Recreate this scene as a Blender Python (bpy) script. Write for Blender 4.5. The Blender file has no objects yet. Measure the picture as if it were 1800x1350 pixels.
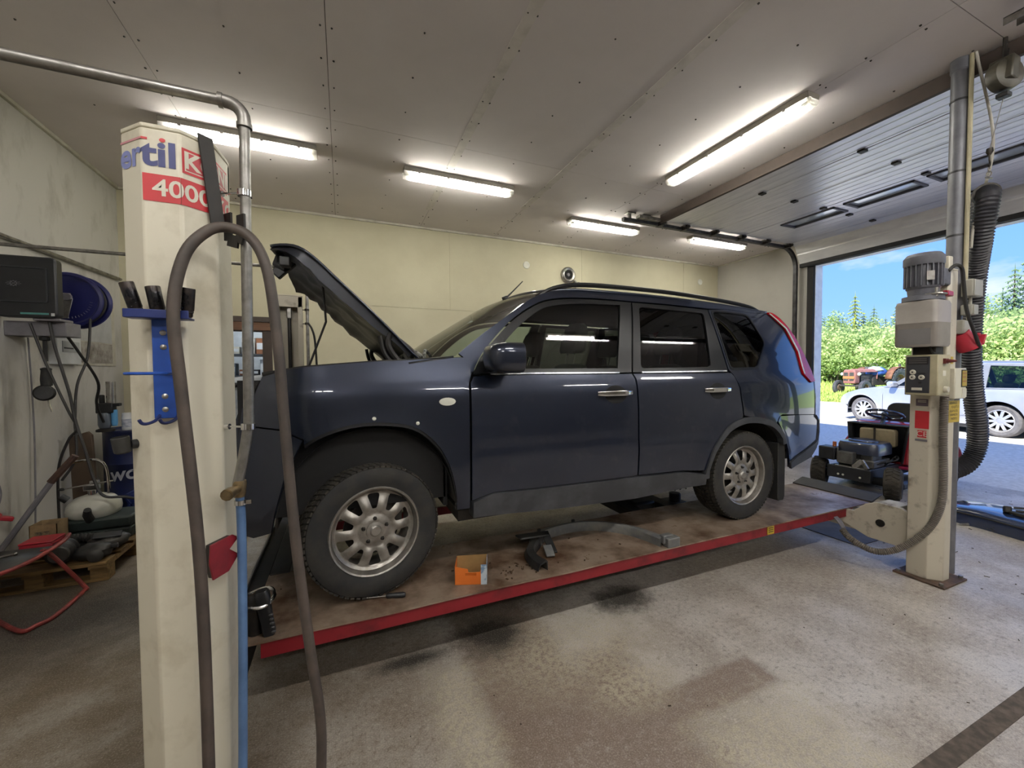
import bpy, bmesh, math, random
from math import sin, cos, pi, radians as R_, hypot, atan2
from mathutils import Vector as V, Matrix, noise as mnoise
from mathutils.geometry import delaunay_2d_cdt
random.seed(7)
sc = bpy.context.scene
COL = sc.collection
# ------------------------------------------------------------------ camera
def make_camera():
    yaw, p, r = math.atan(296/705/cos(math.atan(23/705))), math.atan(23/705), 0.006
    f = V((sin(yaw)*cos(p), cos(yaw)*cos(p), -sin(p)))
    r0 = V((cos(yaw), -sin(yaw), 0)); u0 = r0.cross(f)
    rt = r0*cos(r) - u0*sin(r); up = u0*cos(r) + r0*sin(r)
    cd = bpy.data.cameras.new('camera'); co = bpy.data.objects.new('camera', cd); COL.objects.link(co)
    m = Matrix((rt, up, -f)).transposed().to_4x4(); m.translation = (0, 0, 1.5)
    co.matrix_world = m
    cd.sensor_width = 36; cd.lens = 36*705/1800; cd.clip_start = .02; cd.clip_end = 600
    sc.camera = co
make_camera()
# ------------------------------------------------------------------ view, sky, sun
sc.view_settings.view_transform = 'Standard'; sc.view_settings.look = 'None'
sc.view_settings.exposure = 0.25; sc.view_settings.gamma = 1.0; sc.view_settings.use_curve_mapping = False
sc.cycles.use_denoising = True
sc.cycles.max_bounces = 8; sc.cycles.diffuse_bounces = 4; sc.cycles.glossy_bounces = 4; sc.cycles.transparent_max_bounces = 16
sc.cycles.sample_clamp_indirect = 6; sc.cycles.caustics_reflective = False; sc.cycles.caustics_refractive = False
CLOUD = (11, 5, 2.13)
def make_world():
    w = bpy.data.worlds.new('sky'); sc.world = w; w.use_nodes = True
    nt = w.node_tree; nt.nodes.clear(); N = nt.nodes.new; L = nt.links.new
    out = N('ShaderNodeOutputWorld'); bg = N('ShaderNodeBackground'); L(bg.outputs[0], out.inputs[0])
    tc = N('ShaderNodeTexCoord'); sp = N('ShaderNodeSeparateXYZ'); L(tc.outputs['Generated'], sp.inputs[0])
    rp = N('ShaderNodeValToRGB'); L(sp.outputs[2], rp.inputs[0])
    e = rp.color_ramp.elements; e[0].position = 0.0; e[0].color = (.52, .76, 1.35, 1); e[1].position = .6; e[1].color = (.16, .40, 1.15, 1)
    x = e.new(.12); x.color = (.30, .60, 1.35, 1); x = e.new(.28); x.color = (.21, .50, 1.30, 1)
    dv = N('ShaderNodeVectorMath'); dv.operation = 'MULTIPLY'; L(tc.outputs['Generated'], dv.inputs[0]); dv.inputs[1].default_value = (1, 1, 2.6); ad = N('ShaderNodeVectorMath'); ad.operation = 'ADD'; L(dv.outputs[0], ad.inputs[0]); ad.inputs[1].default_value = CLOUD
    n1 = N('ShaderNodeTexNoise'); n1.inputs['Scale'].default_value = 2.6; n1.inputs['Detail'].default_value = 6; n1.inputs['Roughness'].default_value = .55; L(ad.outputs[0], n1.inputs['Vector'])
    cr = N('ShaderNodeValToRGB'); L(n1.outputs[0], cr.inputs[0]); c = cr.color_ramp.elements
    c[0].position = .52; c[0].color = (0, 0, 0, 1); c[1].position = .66; c[1].color = (1, 1, 1, 1)
    mu = N('ShaderNodeMath'); mu.operation = 'MULTIPLY'; L(cr.outputs[0], mu.inputs[0]); mu.inputs[1].default_value = .95
    mx = N('ShaderNodeMix'); mx.data_type = 'RGBA'; L(mu.outputs[0], mx.inputs[0]); L(rp.outputs[0], mx.inputs[6]); mx.inputs[7].default_value = (.95, .98, 1.2, 1)
    L(mx.outputs[2], bg.inputs[0]); bg.inputs[1].default_value = 1.0
make_world()
sd = bpy.data.lights.new('sun', 'SUN'); sd.energy = 8; sd.angle = .009; sd.color = (1, .95, .84)
so = bpy.data.objects.new('sun', sd); COL.objects.link(so)
so.rotation_euler = V((1, .16, -1.0)).to_track_quat('-Z', 'Y').to_euler()
# ------------------------------------------------------------------ helpers
def lin(c):
    if isinstance(c, str):
        c = tuple(int(c[i:i+2], 16)/255 for i in (0, 2, 4))
    return tuple((x/12.92 if x <= .04045 else ((x+.055)/1.055)**2.4) for x in c)
MATS = {}
def mat(name, col, rough=.5, metal=0., col2=None, scale=6., lo=.4, hi=.65, bump=0., bscale=60., coat=0., rvar=.0, emit=0., detail=5., stretch=None, spec=.5, alpha=1.):
    """procedural principled material: two colours mixed by noise, fine relief, roughness variation"""
    if name in MATS: return MATS[name]
    m = bpy.data.materials.new(name); m.use_nodes = True; nt = m.node_tree
    b = nt.nodes['Principled BSDF']; N = nt.nodes.new; L = nt.links.new
    c = lin(col); b.inputs['Base Color'].default_value = (*c, 1); b.inputs['Roughness'].default_value = rough
    b.inputs['Metallic'].default_value = metal; b.inputs['Coat Weight'].default_value = coat; b.inputs['Coat Roughness'].default_value = .03
    b.inputs['Specular IOR Level'].default_value = spec; b.inputs['Alpha'].default_value = alpha
    tc = N('ShaderNodeTexCoord'); vec = tc.outputs['Object']
    if stretch:
        mp = N('ShaderNodeMapping'); mp.inputs['Scale'].default_value = stretch; L(vec, mp.inputs[0]); vec = mp.outputs[0]
    c2 = lin(col2) if col2 else tuple(x*.82 for x in c)
    n = N('ShaderNodeTexNoise'); n.inputs['Scale'].default_value = scale; n.inputs['Detail'].default_value = detail; n.inputs['Roughness'].default_value = .62; L(vec, n.inputs['Vector'])
    r = N('ShaderNodeValToRGB'); r.color_ramp.elements[0].position = lo; r.color_ramp.elements[1].position = hi; L(n.outputs[0], r.inputs[0])
    r.color_ramp.elements[0].color = (*c, 1); r.color_ramp.elements[1].color = (*c2, 1)
    L(r.outputs[0], b.inputs['Base Color'])
    if rvar:
        mr = N('ShaderNodeMapRange'); L(n.outputs[0], mr.inputs[0]); mr.inputs[1].default_value = .3; mr.inputs[2].default_value = .7
        mr.inputs[3].default_value = max(.02, rough-rvar); mr.inputs[4].default_value = min(1, rough+rvar); L(mr.outputs[0], b.inputs['Roughness'])
    if bump:
        n2 = N('ShaderNodeTexNoise'); n2.inputs['Scale'].default_value = bscale; n2.inputs['Detail'].default_value = 4; L(vec, n2.inputs['Vector'])
        bp = N('ShaderNodeBump'); bp.inputs['Strength'].default_value = bump; bp.inputs['Distance'].default_value = .01; L(n2.outputs[0], bp.inputs['Height']); L(bp.outputs[0], b.inputs['Normal'])
    if emit:
        b.inputs['Emission Color'].default_value = (*c, 1); b.inputs['Emission Strength'].default_value = emit
    MATS[name] = m; return m
def glass(name, tint=(1, 1, 1), dens=.0, rough=.0):
    """a thin pane: tinted see-through with a mirror-like sheen that grows at grazing angles"""
    if name in MATS: return MATS[name]
    m = bpy.data.materials.new(name); m.use_nodes = True; nt = m.node_tree; nt.nodes.clear(); N = nt.nodes.new; L = nt.links.new
    o = N('ShaderNodeOutputMaterial'); t = N('ShaderNodeBsdfTransparent'); t.inputs[0].default_value = (*[x*(1-dens) for x in tint], 1)
    g = N('ShaderNodeBsdfGlossy'); g.inputs['Roughness'].default_value = rough; fr = N('ShaderNodeFresnel'); fr.inputs[0].default_value = 1.5
    mx = N('ShaderNodeMixShader'); L(fr.outputs[0], mx.inputs[0]); L(t.outputs[0], mx.inputs[1]); L(g.outputs[0], mx.inputs[2]); L(mx.outputs[0], o.inputs[0])
    MATS[name] = m; return m
def catmull(pts, k=6, closed=False):
    P = [V(p) for p in pts]; n = len(P); out = []
    for i in range(n if closed else n-1):
        a, b, c, d = (P[(i-1) % n], P[i], P[(i+1) % n], P[(i+2) % n]) if closed else (P[max(i-1, 0)], P[i], P[i+1], P[min(i+2, n-1)])
        for j in range(k):
            t = j/k
            out.append(.5*((2*b)+(c-a)*t+(2*a-5*b+4*c-d)*t*t+(3*b-a-3*c+d)*t**3))
    if not closed: out.append(P[-1])
    return out
SPLIT = set('stiffener bonnet_seal catch tube_socket anchor_bolt clip wheel_nut nut_seat bonnet_hinge headrest_post roller wall_bracket door_lining print_mark'.split())
class MB:
    """collects shapes and links them as ONE mesh object"""
    def __init__(s): s.v = []; s.f = []; s.M = None
    def add(s, vs, fs):
        o = len(s.v)
        s.v += [tuple(s.M @ V(p)) for p in vs] if s.M else [tuple(p) for p in vs]
        s.f += [tuple(i+o for i in f) for f in fs]; return s
    def box(s, x0, x1, y0, y1, z0, z1):
        return s.add([(x, y, z) for z in (z0, z1) for y in (y0, y1) for x in (x0, x1)], [(0, 2, 3, 1), (4, 5, 7, 6), (0, 1, 5, 4), (2, 6, 7, 3), (0, 4, 6, 2), (1, 3, 7, 5)])
    def obox(s, c, sz, rot=(0, 0, 0)):
        from mathutils import Euler
        m = Euler(rot).to_matrix(); c = V(c)
        vs = [c+m @ V((x*sz[0]/2, y*sz[1]/2, z*sz[2]/2)) for z in (-1, 1) for y in (-1, 1) for x in (-1, 1)]
        return s.add(vs, [(0, 2, 3, 1), (4, 5, 7, 6), (0, 1, 5, 4), (2, 6, 7, 3), (0, 4, 6, 2), (1, 3, 7, 5)])
    def beam(s, a, b, w, h, up=(0, 0, 1)):
        a, b = V(a), V(b); d = (b-a).normalized(); u = V(up)
        if abs(d.dot(u)) > .98: u = V((1, 0, 0))
        x = d.cross(u).normalized(); z = x.cross(d)
        vs = [p+x*(i*w/2)+z*(j*h/2) for p in (a, b) for j in (-1, 1) for i in (-1, 1)]
        return s.add(vs, [(0, 2, 3, 1), (4, 5, 7, 6), (0, 1, 5, 4), (2, 6, 7, 3), (0, 4, 6, 2), (1, 3, 7, 5)])
    def cyl(s, a, b, r0, r1=None, n=16, caps=True):
        return s.tube([a, b], [r0, r0 if r1 is None else r1], n, caps)
    def tube(s, pts, r, n=10, caps=True, closed=False):
        P = [V(p) for p in pts]; k = len(P); rs = r if isinstance(r, (list, tuple)) else [r]*k
        T = []
        for i in range(k):
            a = P[i-1] if i or closed else P[i]; b = P[(i+1) % k] if i < k-1 or closed else P[i]
            t = b-a
            if t.length < 1e-9: t = V((0, 0, 1))
            T.append(t.normalized())
        u = T[0].orthogonal().normalized(); vs = []
        for i in range(k):
            if i: u = (u-T[i]*u.dot(T[i]))
            if u.length < 1e-6: u = T[i].orthogonal()
            u.normalize(); w = T[i].cross(u)
            vs += [P[i]+(u*cos(2*pi*j/n)+w*sin(2*pi*j/n))*rs[i] for j in range(n)]
        fs = [(i*n+j, i*n+(j+1) % n, ((i+1) % k)*n+(j+1) % n, ((i+1) % k)*n+j) for i in range(k if closed else k-1) for j in range(n)]
        if caps and not closed: fs += [tuple(range(n-1, -1, -1)), tuple(range((k-1)*n, k*n))]
        return s.add(vs, fs)
    def lathe(s, prof, o=(0, 0, 0), axis=(0, 0, 1), n=24, x=None, closed=False):
        """prof: (radius, height) pairs turned about axis"""
        o, a = V(o), V(axis).normalized(); x = V(x).normalized() if x else a.orthogonal().normalized(); y = a.cross(x)
        k = len(prof); vs = [o+a*h+(x*cos(2*pi*j/n)+y*sin(2*pi*j/n))*r for r, h in prof for j in range(n)]
        fs = [(i*n+j, i*n+(j+1) % n, ((i+1) % k)*n+(j+1) % n, ((i+1) % k)*n+j) for i in range(k if closed else k-1) for j in range(n)]
        if not closed:
            if prof[0][0] > 1e-5: fs.append(tuple(range(n-1, -1, -1)))
            if prof[-1][0] > 1e-5: fs.append(tuple(range((k-1)*n, k*n)))
        return s.add(vs, fs)
    def prism(s, poly, c0, c1, plane='xy'):
        n = len(poly)
        def p(a, b, c): return {'xy': (a, b, c), 'xz': (a, c, b), 'yz': (c, a, b)}[plane]
        vs = [p(a, b, c0) for a, b in poly]+[p(a, b, c1) for a, b in poly]
        return s.add(vs, [tuple(range(n-1, -1, -1)), tuple(range(n, 2*n))]+[(i, (i+1) % n, n+(i+1) % n, n+i) for i in range(n)])
    def ball(s, c, r, n=14, m=8):
        r = (r, r, r) if not isinstance(r, (tuple, list)) else r; c = V(c)
        vs = [c+V((0, 0, -r[2]))]
        for i in range(1, m):
            t = -pi/2+pi*i/m
            vs += [c+V((r[0]*cos(t)*cos(2*pi*j/n), r[1]*cos(t)*sin(2*pi*j/n), r[2]*sin(t))) for j in range(n)]
        vs.append(c+V((0, 0, r[2])))
        fs = [(0, 1+(j+1) % n, 1+j) for j in range(n)]
        for i in range(m-2): fs += [(1+i*n+j, 1+i*n+(j+1) % n, 1+(i+1)*n+(j+1) % n, 1+(i+1)*n+j) for j in range(n)]
        fs += [(len(vs)-1, 1+(m-2)*n+j, 1+(m-2)*n+(j+1) % n) for j in range(n)]
        return s.add(vs, fs)
    def build(s, name, m, parent=None, bevel=0., seg=2, sharp=35., world=False, flat=False, normals=None, label=None, split=False):
        if split or name in SPLIT:
            parts = s.islands()
            if len(parts) > 1:
                return [q.build(name, m, parent, bevel, seg, sharp, world, flat, None, label, 'no') for q in parts][-1] if split != 'no' else s._build(name, m, parent, bevel, seg, sharp, world, flat, normals, label)
        return s._build(name, m, parent, bevel, seg, sharp, world, flat, normals, label)
    def islands(s):
        p = list(range(len(s.v)))
        def f(a):
            while p[a] != a: p[a] = p[p[a]]; a = p[a]
            return a
        for q in s.f:
            for i in q[1:]: p[f(i)] = f(q[0])
        g = {}
        for q in s.f: g.setdefault(f(q[0]), []).append(q)
        out = []
        for fs in g.values():
            ids = sorted({i for q in fs for i in q}); mp = {k: j for j, k in enumerate(ids)}; b = MB(); b.v = [s.v[i] for i in ids]; b.f = [tuple(mp[i] for i in q) for q in fs]; out.append(b)
        return out
    def _build(s, name, m, parent, bevel, seg, sharp, world, flat, normals, label):
        me = bpy.data.meshes.new(name); vs = s.v
        if world and parent:
            o = V((0, 0, 0)); q = parent
            while q: o += q.location; q = q.parent
            vs = [tuple(V(p)-o) for p in vs]
        me.from_pydata(vs, [], s.f); me.validate()
        if normals is None:
            bm = bmesh.new(); bm.from_mesh(me); bmesh.ops.recalc_face_normals(bm, faces=bm.faces); bm.to_mesh(me); bm.free()
        o = bpy.data.objects.new(name, me); COL.objects.link(o)
        if parent: o.parent = parent
        me.materials.append(m if not isinstance(m, str) else MATS[m])
        if not flat:
            me.polygons.foreach_set('use_smooth', [True]*len(me.polygons))
            if normals is not None: me.normals_split_custom_set_from_vertices(normals)
            else: me.set_sharp_from_angle(angle=R_(sharp))
        if bevel:
            b = o.modifiers.new('edge', 'BEVEL'); b.width = bevel; b.segments = seg; b.limit_method = 'ANGLE'; b.angle_limit = R_(40); b.harden_normals = False
        if label: o['label'] = label
        return o
def thing(name, label, cat, loc=(0, 0, 0), rz=0., group=None):
    o = bpy.data.objects.new(name, None); o.empty_display_size = .1; COL.objects.link(o)
    o.location = loc; o.rotation_euler = (0, 0, rz); o['label'] = label; o['category'] = cat
    if group: o['group'] = group
    return o
def tag(o, label, cat, group=None):
    o['label'] = label; o['category'] = cat
    if group: o['group'] = group
    return o
def struct(o, label=None):
    o['kind'] = 'structure'
    if label: o['label'] = label
    return o
def copy_tree(o, parent=None):
    c = o.copy(); COL.objects.link(c); c.parent = parent
    for ch in [x for x in o.children]: copy_tree(ch, c)
    return c
def text_mb(s, size, bold=0., align='CENTER', sx=1.):
    cu = bpy.data.curves.new('text', 'FONT'); cu.body = s; cu.size = size; cu.offset = bold; cu.align_x = align; cu.align_y = 'CENTER'; cu.resolution_u = 4
    o = bpy.data.objects.new('text', cu); COL.objects.link(o)
    me = bpy.data.meshes.new_from_object(o.evaluated_get(bpy.context.evaluated_depsgraph_get()))
    vs = [(v.co.x*sx, v.co.y, 0) for v in me.vertices]; fs = [tuple(p.vertices) for p in me.polygons]
    bpy.data.objects.remove(o); bpy.data.curves.remove(cu); bpy.data.meshes.remove(me)
    return vs, fs
def frame(o, x, y):
    """matrix whose local x, y axes lie along x, y at origin o (for flat print on a face)"""
    x = V(x).normalized(); y = V(y).normalized(); z = x.cross(y)
    m = Matrix((x, y, z)).transposed().to_4x4(); m.translation = V(o); return m
def print_text(parent, s, size, o, x, y, m, bold=0., world=True, name='lettering', sx=1., align='CENTER'):
    vs, fs = text_mb(s, size, bold, align, sx); b = MB(); b.M = frame(o, x, y); b.add(vs, fs)
    return b.build(name, m, parent, world=world, flat=True)
def rrect(w, h, r, k=4, cx=0, cy=0):
    out = []
    for sx, sy, a0 in ((1, 1, 0), (-1, 1, 90), (-1, -1, 180), (1, -1, 270)):
        for j in range(k+1):
            a = R_(a0+90*j/k); out.append((cx+sx*(w/2-r)+r*cos(a), cy+sy*(h/2-r)+r*sin(a)))
    return out
# ------------------------------------------------------------------ materials of the building
XL, XR, YB, YF, ZC = -2.42, 7.34, 6.2, -5.0, 3.7
mat('wall_paint', 'c6c0a6', .75, col2='bab399', scale=1.6, lo=.35, hi=.75, bump=.08, bscale=90)
mat('wall_paint_left', 'c3c0ba', .7, col2='8e8a80', scale=2.2, lo=.52, hi=.80, bump=.1, bscale=60, detail=8, stretch=(1, 1.6, .7))
mat('wall_panel', 'bdbab4', .7, col2='b1aea8', scale=1.2)
mat('ceiling_board', 'e0d9d8', .8, col2='d4cdcc', scale=1.3, lo=.3, hi=.8, bump=.04)
mat('ceiling_tape', 'dcd6d0', .8)
mat('joint_dark', '5b544c', .9)
mat('screw_dark', '2b2722', .7)
mat('white_trim', 'c9c5b8', .55, col2='b0ab9c', scale=5)
mat('dark_steel', '2a2827', .5, metal=.6, col2='3d3833', scale=9, rvar=.1)
mat('galvanised', '9a9894', .42, metal=.85, col2='6f6b66', scale=14, rvar=.12, lo=.35, hi=.7)
mat('steel', 'a8a6a2', .35, metal=.9, col2='87837d', scale=12, rvar=.1)
mat('chrome', 'd8d8d8', .12, metal=1.)
mat('black_plastic', '16171a', .45, col2='1f2023', scale=10)
mat('black_rubber', '17171a', .72, col2='24231f', scale=9, bump=.05)
mat('grey_plastic', '77757a', .5, col2='67656a', scale=7)
mat('brown_wood', '6b4a33', .6, col2='4a3122', scale=4, stretch=(1, 12, 12))
mat('dark_wood', '3c3029', .6, col2='2c231d', scale=4)
mat('pale_wood', '84693f', .7, col2='5f4b2d', scale=3, stretch=(2, 14, 14), bump=.1)
def floor_material():
    m = bpy.data.materials.new('concrete_floor'); m.use_nodes = True; nt = m.node_tree; b = nt.nodes['Principled BSDF']; N = nt.nodes.new; L = nt.links.new
    tc = N('ShaderNodeTexCoord'); ob = tc.outputs['Object']; sp = N('ShaderNodeSeparateXYZ'); L(ob, sp.inputs[0])
    def noise(s, d=6, r=.6):
        n = N('ShaderNodeTexNoise'); n.inputs['Scale'].default_value = s; n.inputs['Detail'].default_value = d; n.inputs['Roughness'].default_value = r; L(ob, n.inputs['Vector']); return n.outputs[0]
    def math_(op, a, c, cl=False):
        n = N('ShaderNodeMath'); n.operation = op; n.use_clamp = cl
        for i, q in enumerate((a, c)):
            if isinstance(q, (int, float)): n.inputs[i].default_value = q
            else: L(q, n.inputs[i])
        return n.outputs[0]
    def rng(v, a, c, lo=0., hi=1.):
        n = N('ShaderNodeMapRange'); L(v, n.inputs[0]); n.inputs[1].default_value = a; n.inputs[2].default_value = c; n.inputs[3].default_value = lo; n.inputs[4].default_value = hi; return n.outputs[0]
    def mix(f, a, c):
        n = N('ShaderNodeMix'); n.data_type = 'RGBA'; L(f, n.inputs[0])
        for i, q in ((6, a), (7, c)):
            if isinstance(q, str): n.inputs[i].default_value = (*lin(q), 1)
            else: L(q, n.inputs[i])
        return n.outputs[2]
    big, mid, fine, grit = noise(.7), noise(3.2, 8), noise(38, 8, .75), noise(150, 4, .8)
    wob = math_('MULTIPLY', math_('SUBTRACT', noise(9, 8, .8), .5), .35)
    def boxmask(x0, x1, y0, y1, soft=.03, wb=1.):
        w_ = math_('MULTIPLY', wob, wb)
        dx = math_('SUBTRACT', math_('ABSOLUTE', math_('SUBTRACT', sp.outputs[0], (x0+x1)/2), 0), (x1-x0)/2)
        dy = math_('SUBTRACT', math_('ABSOLUTE', math_('SUBTRACT', sp.outputs[1], (y0+y1)/2), 0), (y1-y0)/2)
        d = math_('ADD', math_('MAXIMUM', dx, dy), w_)
        return rng(d, soft, -soft)
    def spot(x, y, rx, ry, wb=1.6, soft=.5):
        dx = math_('DIVIDE', math_('SUBTRACT', sp.outputs[0], x), rx); dy = math_('DIVIDE', math_('SUBTRACT', sp.outputs[1], y), ry)
        d = math_('SQRT', math_('ADD', math_('MULTIPLY', dx, dx), math_('MULTIPLY', dy, dy)), 0)
        d = math_('ADD', d, math_('MULTIPLY', wob, wb*2.2)); return rng(d, 1+soft, 1-soft)
    c = mix(rng(mid, .40, .62), 'bdb8b1', 'a09890')
    c = mix(math_('MULTIPLY', rng(big, .42, .62), .8), c, '8d8378')
    c = mix(rng(fine, .52, .66, 0, .7), c, '5c5145')
    c = mix(rng(fine, .46, .34, 0, .6), c, 'd2cabb')
    brown = math_('MAXIMUM', boxmask(.55, 1.05, .2, 2.5, .05, 1.), boxmask(.55, 1.92, 1.24, 1.42, .02, .25))
    brown = math_('MAXIMUM', brown, boxmask(.9, 1.35, 1.0, 1.75, .08, 1.6))
    brown = math_('MULTIPLY', brown, rng(noise(26, 8, .8), .66, .5, .35, 1))
    c = mix(math_('MULTIPLY', brown, .85), c, '77665a')
    left = math_('MULTIPLY', rng(sp.outputs[0], .9, -.5), rng(mid, .3, .6, .5, 1)); c = mix(math_('MULTIPLY', left, .8), c, '635239')
    pale = math_('MAXIMUM', spot(1.15, 1.85, .45, .28, 1.5), math_('MAXIMUM', boxmask(.36, .56, .1, 1.95, .06, 1.), math_('MAXIMUM', boxmask(1.30, 1.95, .55, 1.20, .10, 2.), spot(1.25, 1.52, .22, .14, 1.5))))
    pale = math_('MULTIPLY', pale, rng(fine, .42, .54)); c = mix(math_('MULTIPLY', pale, .55), c, 'cac2a8')
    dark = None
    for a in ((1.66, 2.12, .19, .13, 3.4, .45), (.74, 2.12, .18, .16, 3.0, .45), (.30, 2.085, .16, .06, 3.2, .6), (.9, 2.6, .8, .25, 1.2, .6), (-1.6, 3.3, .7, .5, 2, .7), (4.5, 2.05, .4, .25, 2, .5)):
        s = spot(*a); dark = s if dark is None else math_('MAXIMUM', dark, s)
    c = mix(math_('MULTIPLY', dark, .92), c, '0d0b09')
    c = mix(rng(grit, .50, .68, 0, .42), c, '3b332a'); c = mix(rng(grit, .48, .34, 0, .35), c, 'ddd6c9')
    L(c, b.inputs['Base Color'])
    L(rng(mid, .3, .7, .30, .55), b.inputs['Roughness'])
    bp = N('ShaderNodeBump'); bp.inputs['Strength'].default_value = .25; bp.inputs['Distance'].default_value = .006; L(fine, bp.inputs['Height']); L(bp.outputs[0], b.inputs['Normal'])
    MATS['concrete_floor'] = m
floor_material()
def door_panel_material():
    m = mat('door_panel', 'ececf0', .30, metal=.4, col2='dcdce2', scale=3, stretch=(6, 1, 1)); nt = m.node_tree; N = nt.nodes.new; L = nt.links.new
    tc = N('ShaderNodeTexCoord'); wv = N('ShaderNodeTexWave'); wv.wave_type = 'BANDS'; wv.bands_direction = 'X'; wv.wave_profile = 'SIN'; wv.inputs['Scale'].default_value = 2.6; L(tc.outputs['Object'], wv.inputs[0])
    rp = N('ShaderNodeValToRGB'); rp.color_ramp.elements[0].position = .0; rp.color_ramp.elements[1].position = .06; L(wv.outputs[0], rp.inputs[0])
    bp = N('ShaderNodeBump'); bp.inputs['Strength'].default_value = .5; bp.inputs['Distance'].default_value = .01; L(rp.outputs[0], bp.inputs['Height']); L(bp.outputs[0], nt.nodes['Principled BSDF'].inputs['Normal'])
door_panel_material()
# ------------------------------------------------------------------ room shell
fl = struct(MB().box(XL-.2, XR+.25, YF-.2, YB+.2, -.15, 0).build('floor', 'concrete_floor'), 'worn stained concrete workshop floor')
MB().box(1.2, 7.2, .70, .765, -.002, .004).build('drain_channel', mat('drain', '3c342c', .8, col2='5a5046', scale=20), fl, label='dark floor drain strip')
ce = struct(MB().box(XL-.2, XR+.25, YF-.2, YB+.2, ZC, ZC+.2).build('ceiling', 'joint_dark'), 'ceiling of screwed grey boards')
xs = [XL]+[-.064+1.175*k for k in range(-1, 7)]+[XR]; ys = [YF, -3.9, -1.36, 1.25, 3.88, YB]
for i in range(len(xs)-1):
    for j in range(len(ys)-1):
        MB().box(xs[i]+.002, xs[i+1]-.002, ys[j]+.002, ys[j+1]-.002, ZC-.013, ZC).build('ceiling_panel', 'ceiling_board', ce, flat=True)
for x in (1.111, 2.286):
    MB().box(x-.05, x+.03, YF, YB-.7 if x < 2 else YB-1.2, ZC-.0165, ZC-.0135).build('joint_tape', 'ceiling_tape', ce, flat=True)
b = MB()
for i in range(1, len(xs)):
    for x in (xs[i]-.035, xs[i]+.035, xs[i]-.59):
        y = -1.2
        while y < YB-.1:
            if XL+.05 < x < XR-.05: b.cyl((x+random.uniform(-.012, .012), y, ZC-.0165), (x, y, ZC-.012), .0065, n=6)
            y += .29 if abs(x-xs[i]) < .1 else .43
sw = b.build('screw_heads', 'screw_dark', ce, flat=True); sw['kind'] = 'stuff'
# back wall with a doorway, side walls, wall behind the camera
DX0, DX1, DZ = -1.75, -.87, 2.14
b = MB(); b.box(XL-.2, DX0, YB, YB+.2, 0, ZC); b.box(DX1, XR+.25, YB, YB+.2, 0, ZC); b.box(DX0, DX1, YB, YB+.2, DZ, ZC)
wb = struct(b.build('wall_back', 'wall_paint', flat=True), 'cream back wall of the workshop')
for x0, x1 in ((-.85, 1.55), (1.56, 3.96), (3.97, 6.37), (6.38, XR)):
    MB().box(x0, x1, YB-.006, YB, 2.46, ZC-.02).build('wall_panel', 'wall_paint', wb, flat=True)
struct(MB().box(XL-.2, XL, YF-.2, YB, 0, ZC).build('wall_left', 'wall_paint_left', flat=True), 'grimy side wall with equipment')
struct(MB().box(XL, XR+.25, YF-.2, YF, 0, ZC).build('wall_front', mat('wall_rear_paint', '6b665c', .8, col2='57534b', scale=1.5), flat=True))
OY0, OY1, OZ = -.05, 4.28, 3.25
b = MB(); b.box(XR, XR+.13, OY1, YB, 0, ZC); b.box(XR, XR+.13, YF, OY0, 0, ZC); b.box(XR, XR+.13, OY0, OY1, OZ, ZC)
struct(b.build('wall_right', 'wall_panel', flat=True), 'pale wall around the open gateway')
t = struct(MB().box(XL, XR, YB-.03, YB-.006, ZC-.045, ZC-.013).build('trim_1', 'white_trim', bevel=.004), 'cornice along the back wall')
struct(MB().box(XL, XL+.03, YF, YB-.03, ZC-.045, ZC-.013).build('trim_2', 'white_trim', bevel=.004), 'cornice along the grimy side wall')
struct(MB().box(XR-.02, XR, OY1+.4, YB-.03, ZC-.035, ZC-.013).build('trim_3', 'white_trim', bevel=.003), 'cornice above the gateway wall')
# frame of the back doorway
b = MB(); b.box(DX1-.11, DX1, YB-.02, YB+.21, 0, DZ-.09); b.box(DX0, DX0+.11, YB-.02, YB+.21, 0, DZ-.09)
d2 = struct(b.build('door_2', 'dark_wood', bevel=.004), 'brown framed open doorway to the store room')
MB().box(DX0-.03, DX1+.03, YB-.035, YB+.21, DZ-.09, DZ+.02).build('frame_head', 'brown_wood', d2, bevel=.004)
MB().box(DX0-.06, DX1+.06, YB-.045, YB-.02, DZ+.02, DZ+.09).build('head_moulding', 'dark_wood', d2, bevel=.004)
# store room beyond the doorway
b = MB(); b.box(-3.2, .6, YB+.2, 9.6, -.15, 0); struct(b.build('floor', mat('store_floor', '8b857b', .5)))
b = MB(); b.box(-3.2, .6, 9.4, 9.6, 0, 3); b.box(-3.4, -3.2, YB+.2, 9.6, 0, 3); b.box(.6, .8, YB+.2, 9.6, 0, 3)
struct(b.build('wall_store_room', mat('store_wall', 'd5dade', .7), flat=True))
struct(MB().box(-3.4, .8, YB+.2, 9.6, 3, 3.1).build('ceiling', mat('store_wall', 'd5dade', .7), flat=True))
# cable trims and outlets on walls
for x, z in ((2.878, 3.283), (6.831, 3.312)):
    o = MB().lathe([(.001, .012), (.055, .012), (.062, .004), (.062, 0)], (x, YB-.006, z), (0, -1, 0), 24).build('vent_cap', mat('cap_white', 'dddcd2', .5))
    tag(o, 'round white plug cap on the back wall %s' % ('beside the horn' if x < 4 else 'near the far corner'), 'vent cap')
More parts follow.
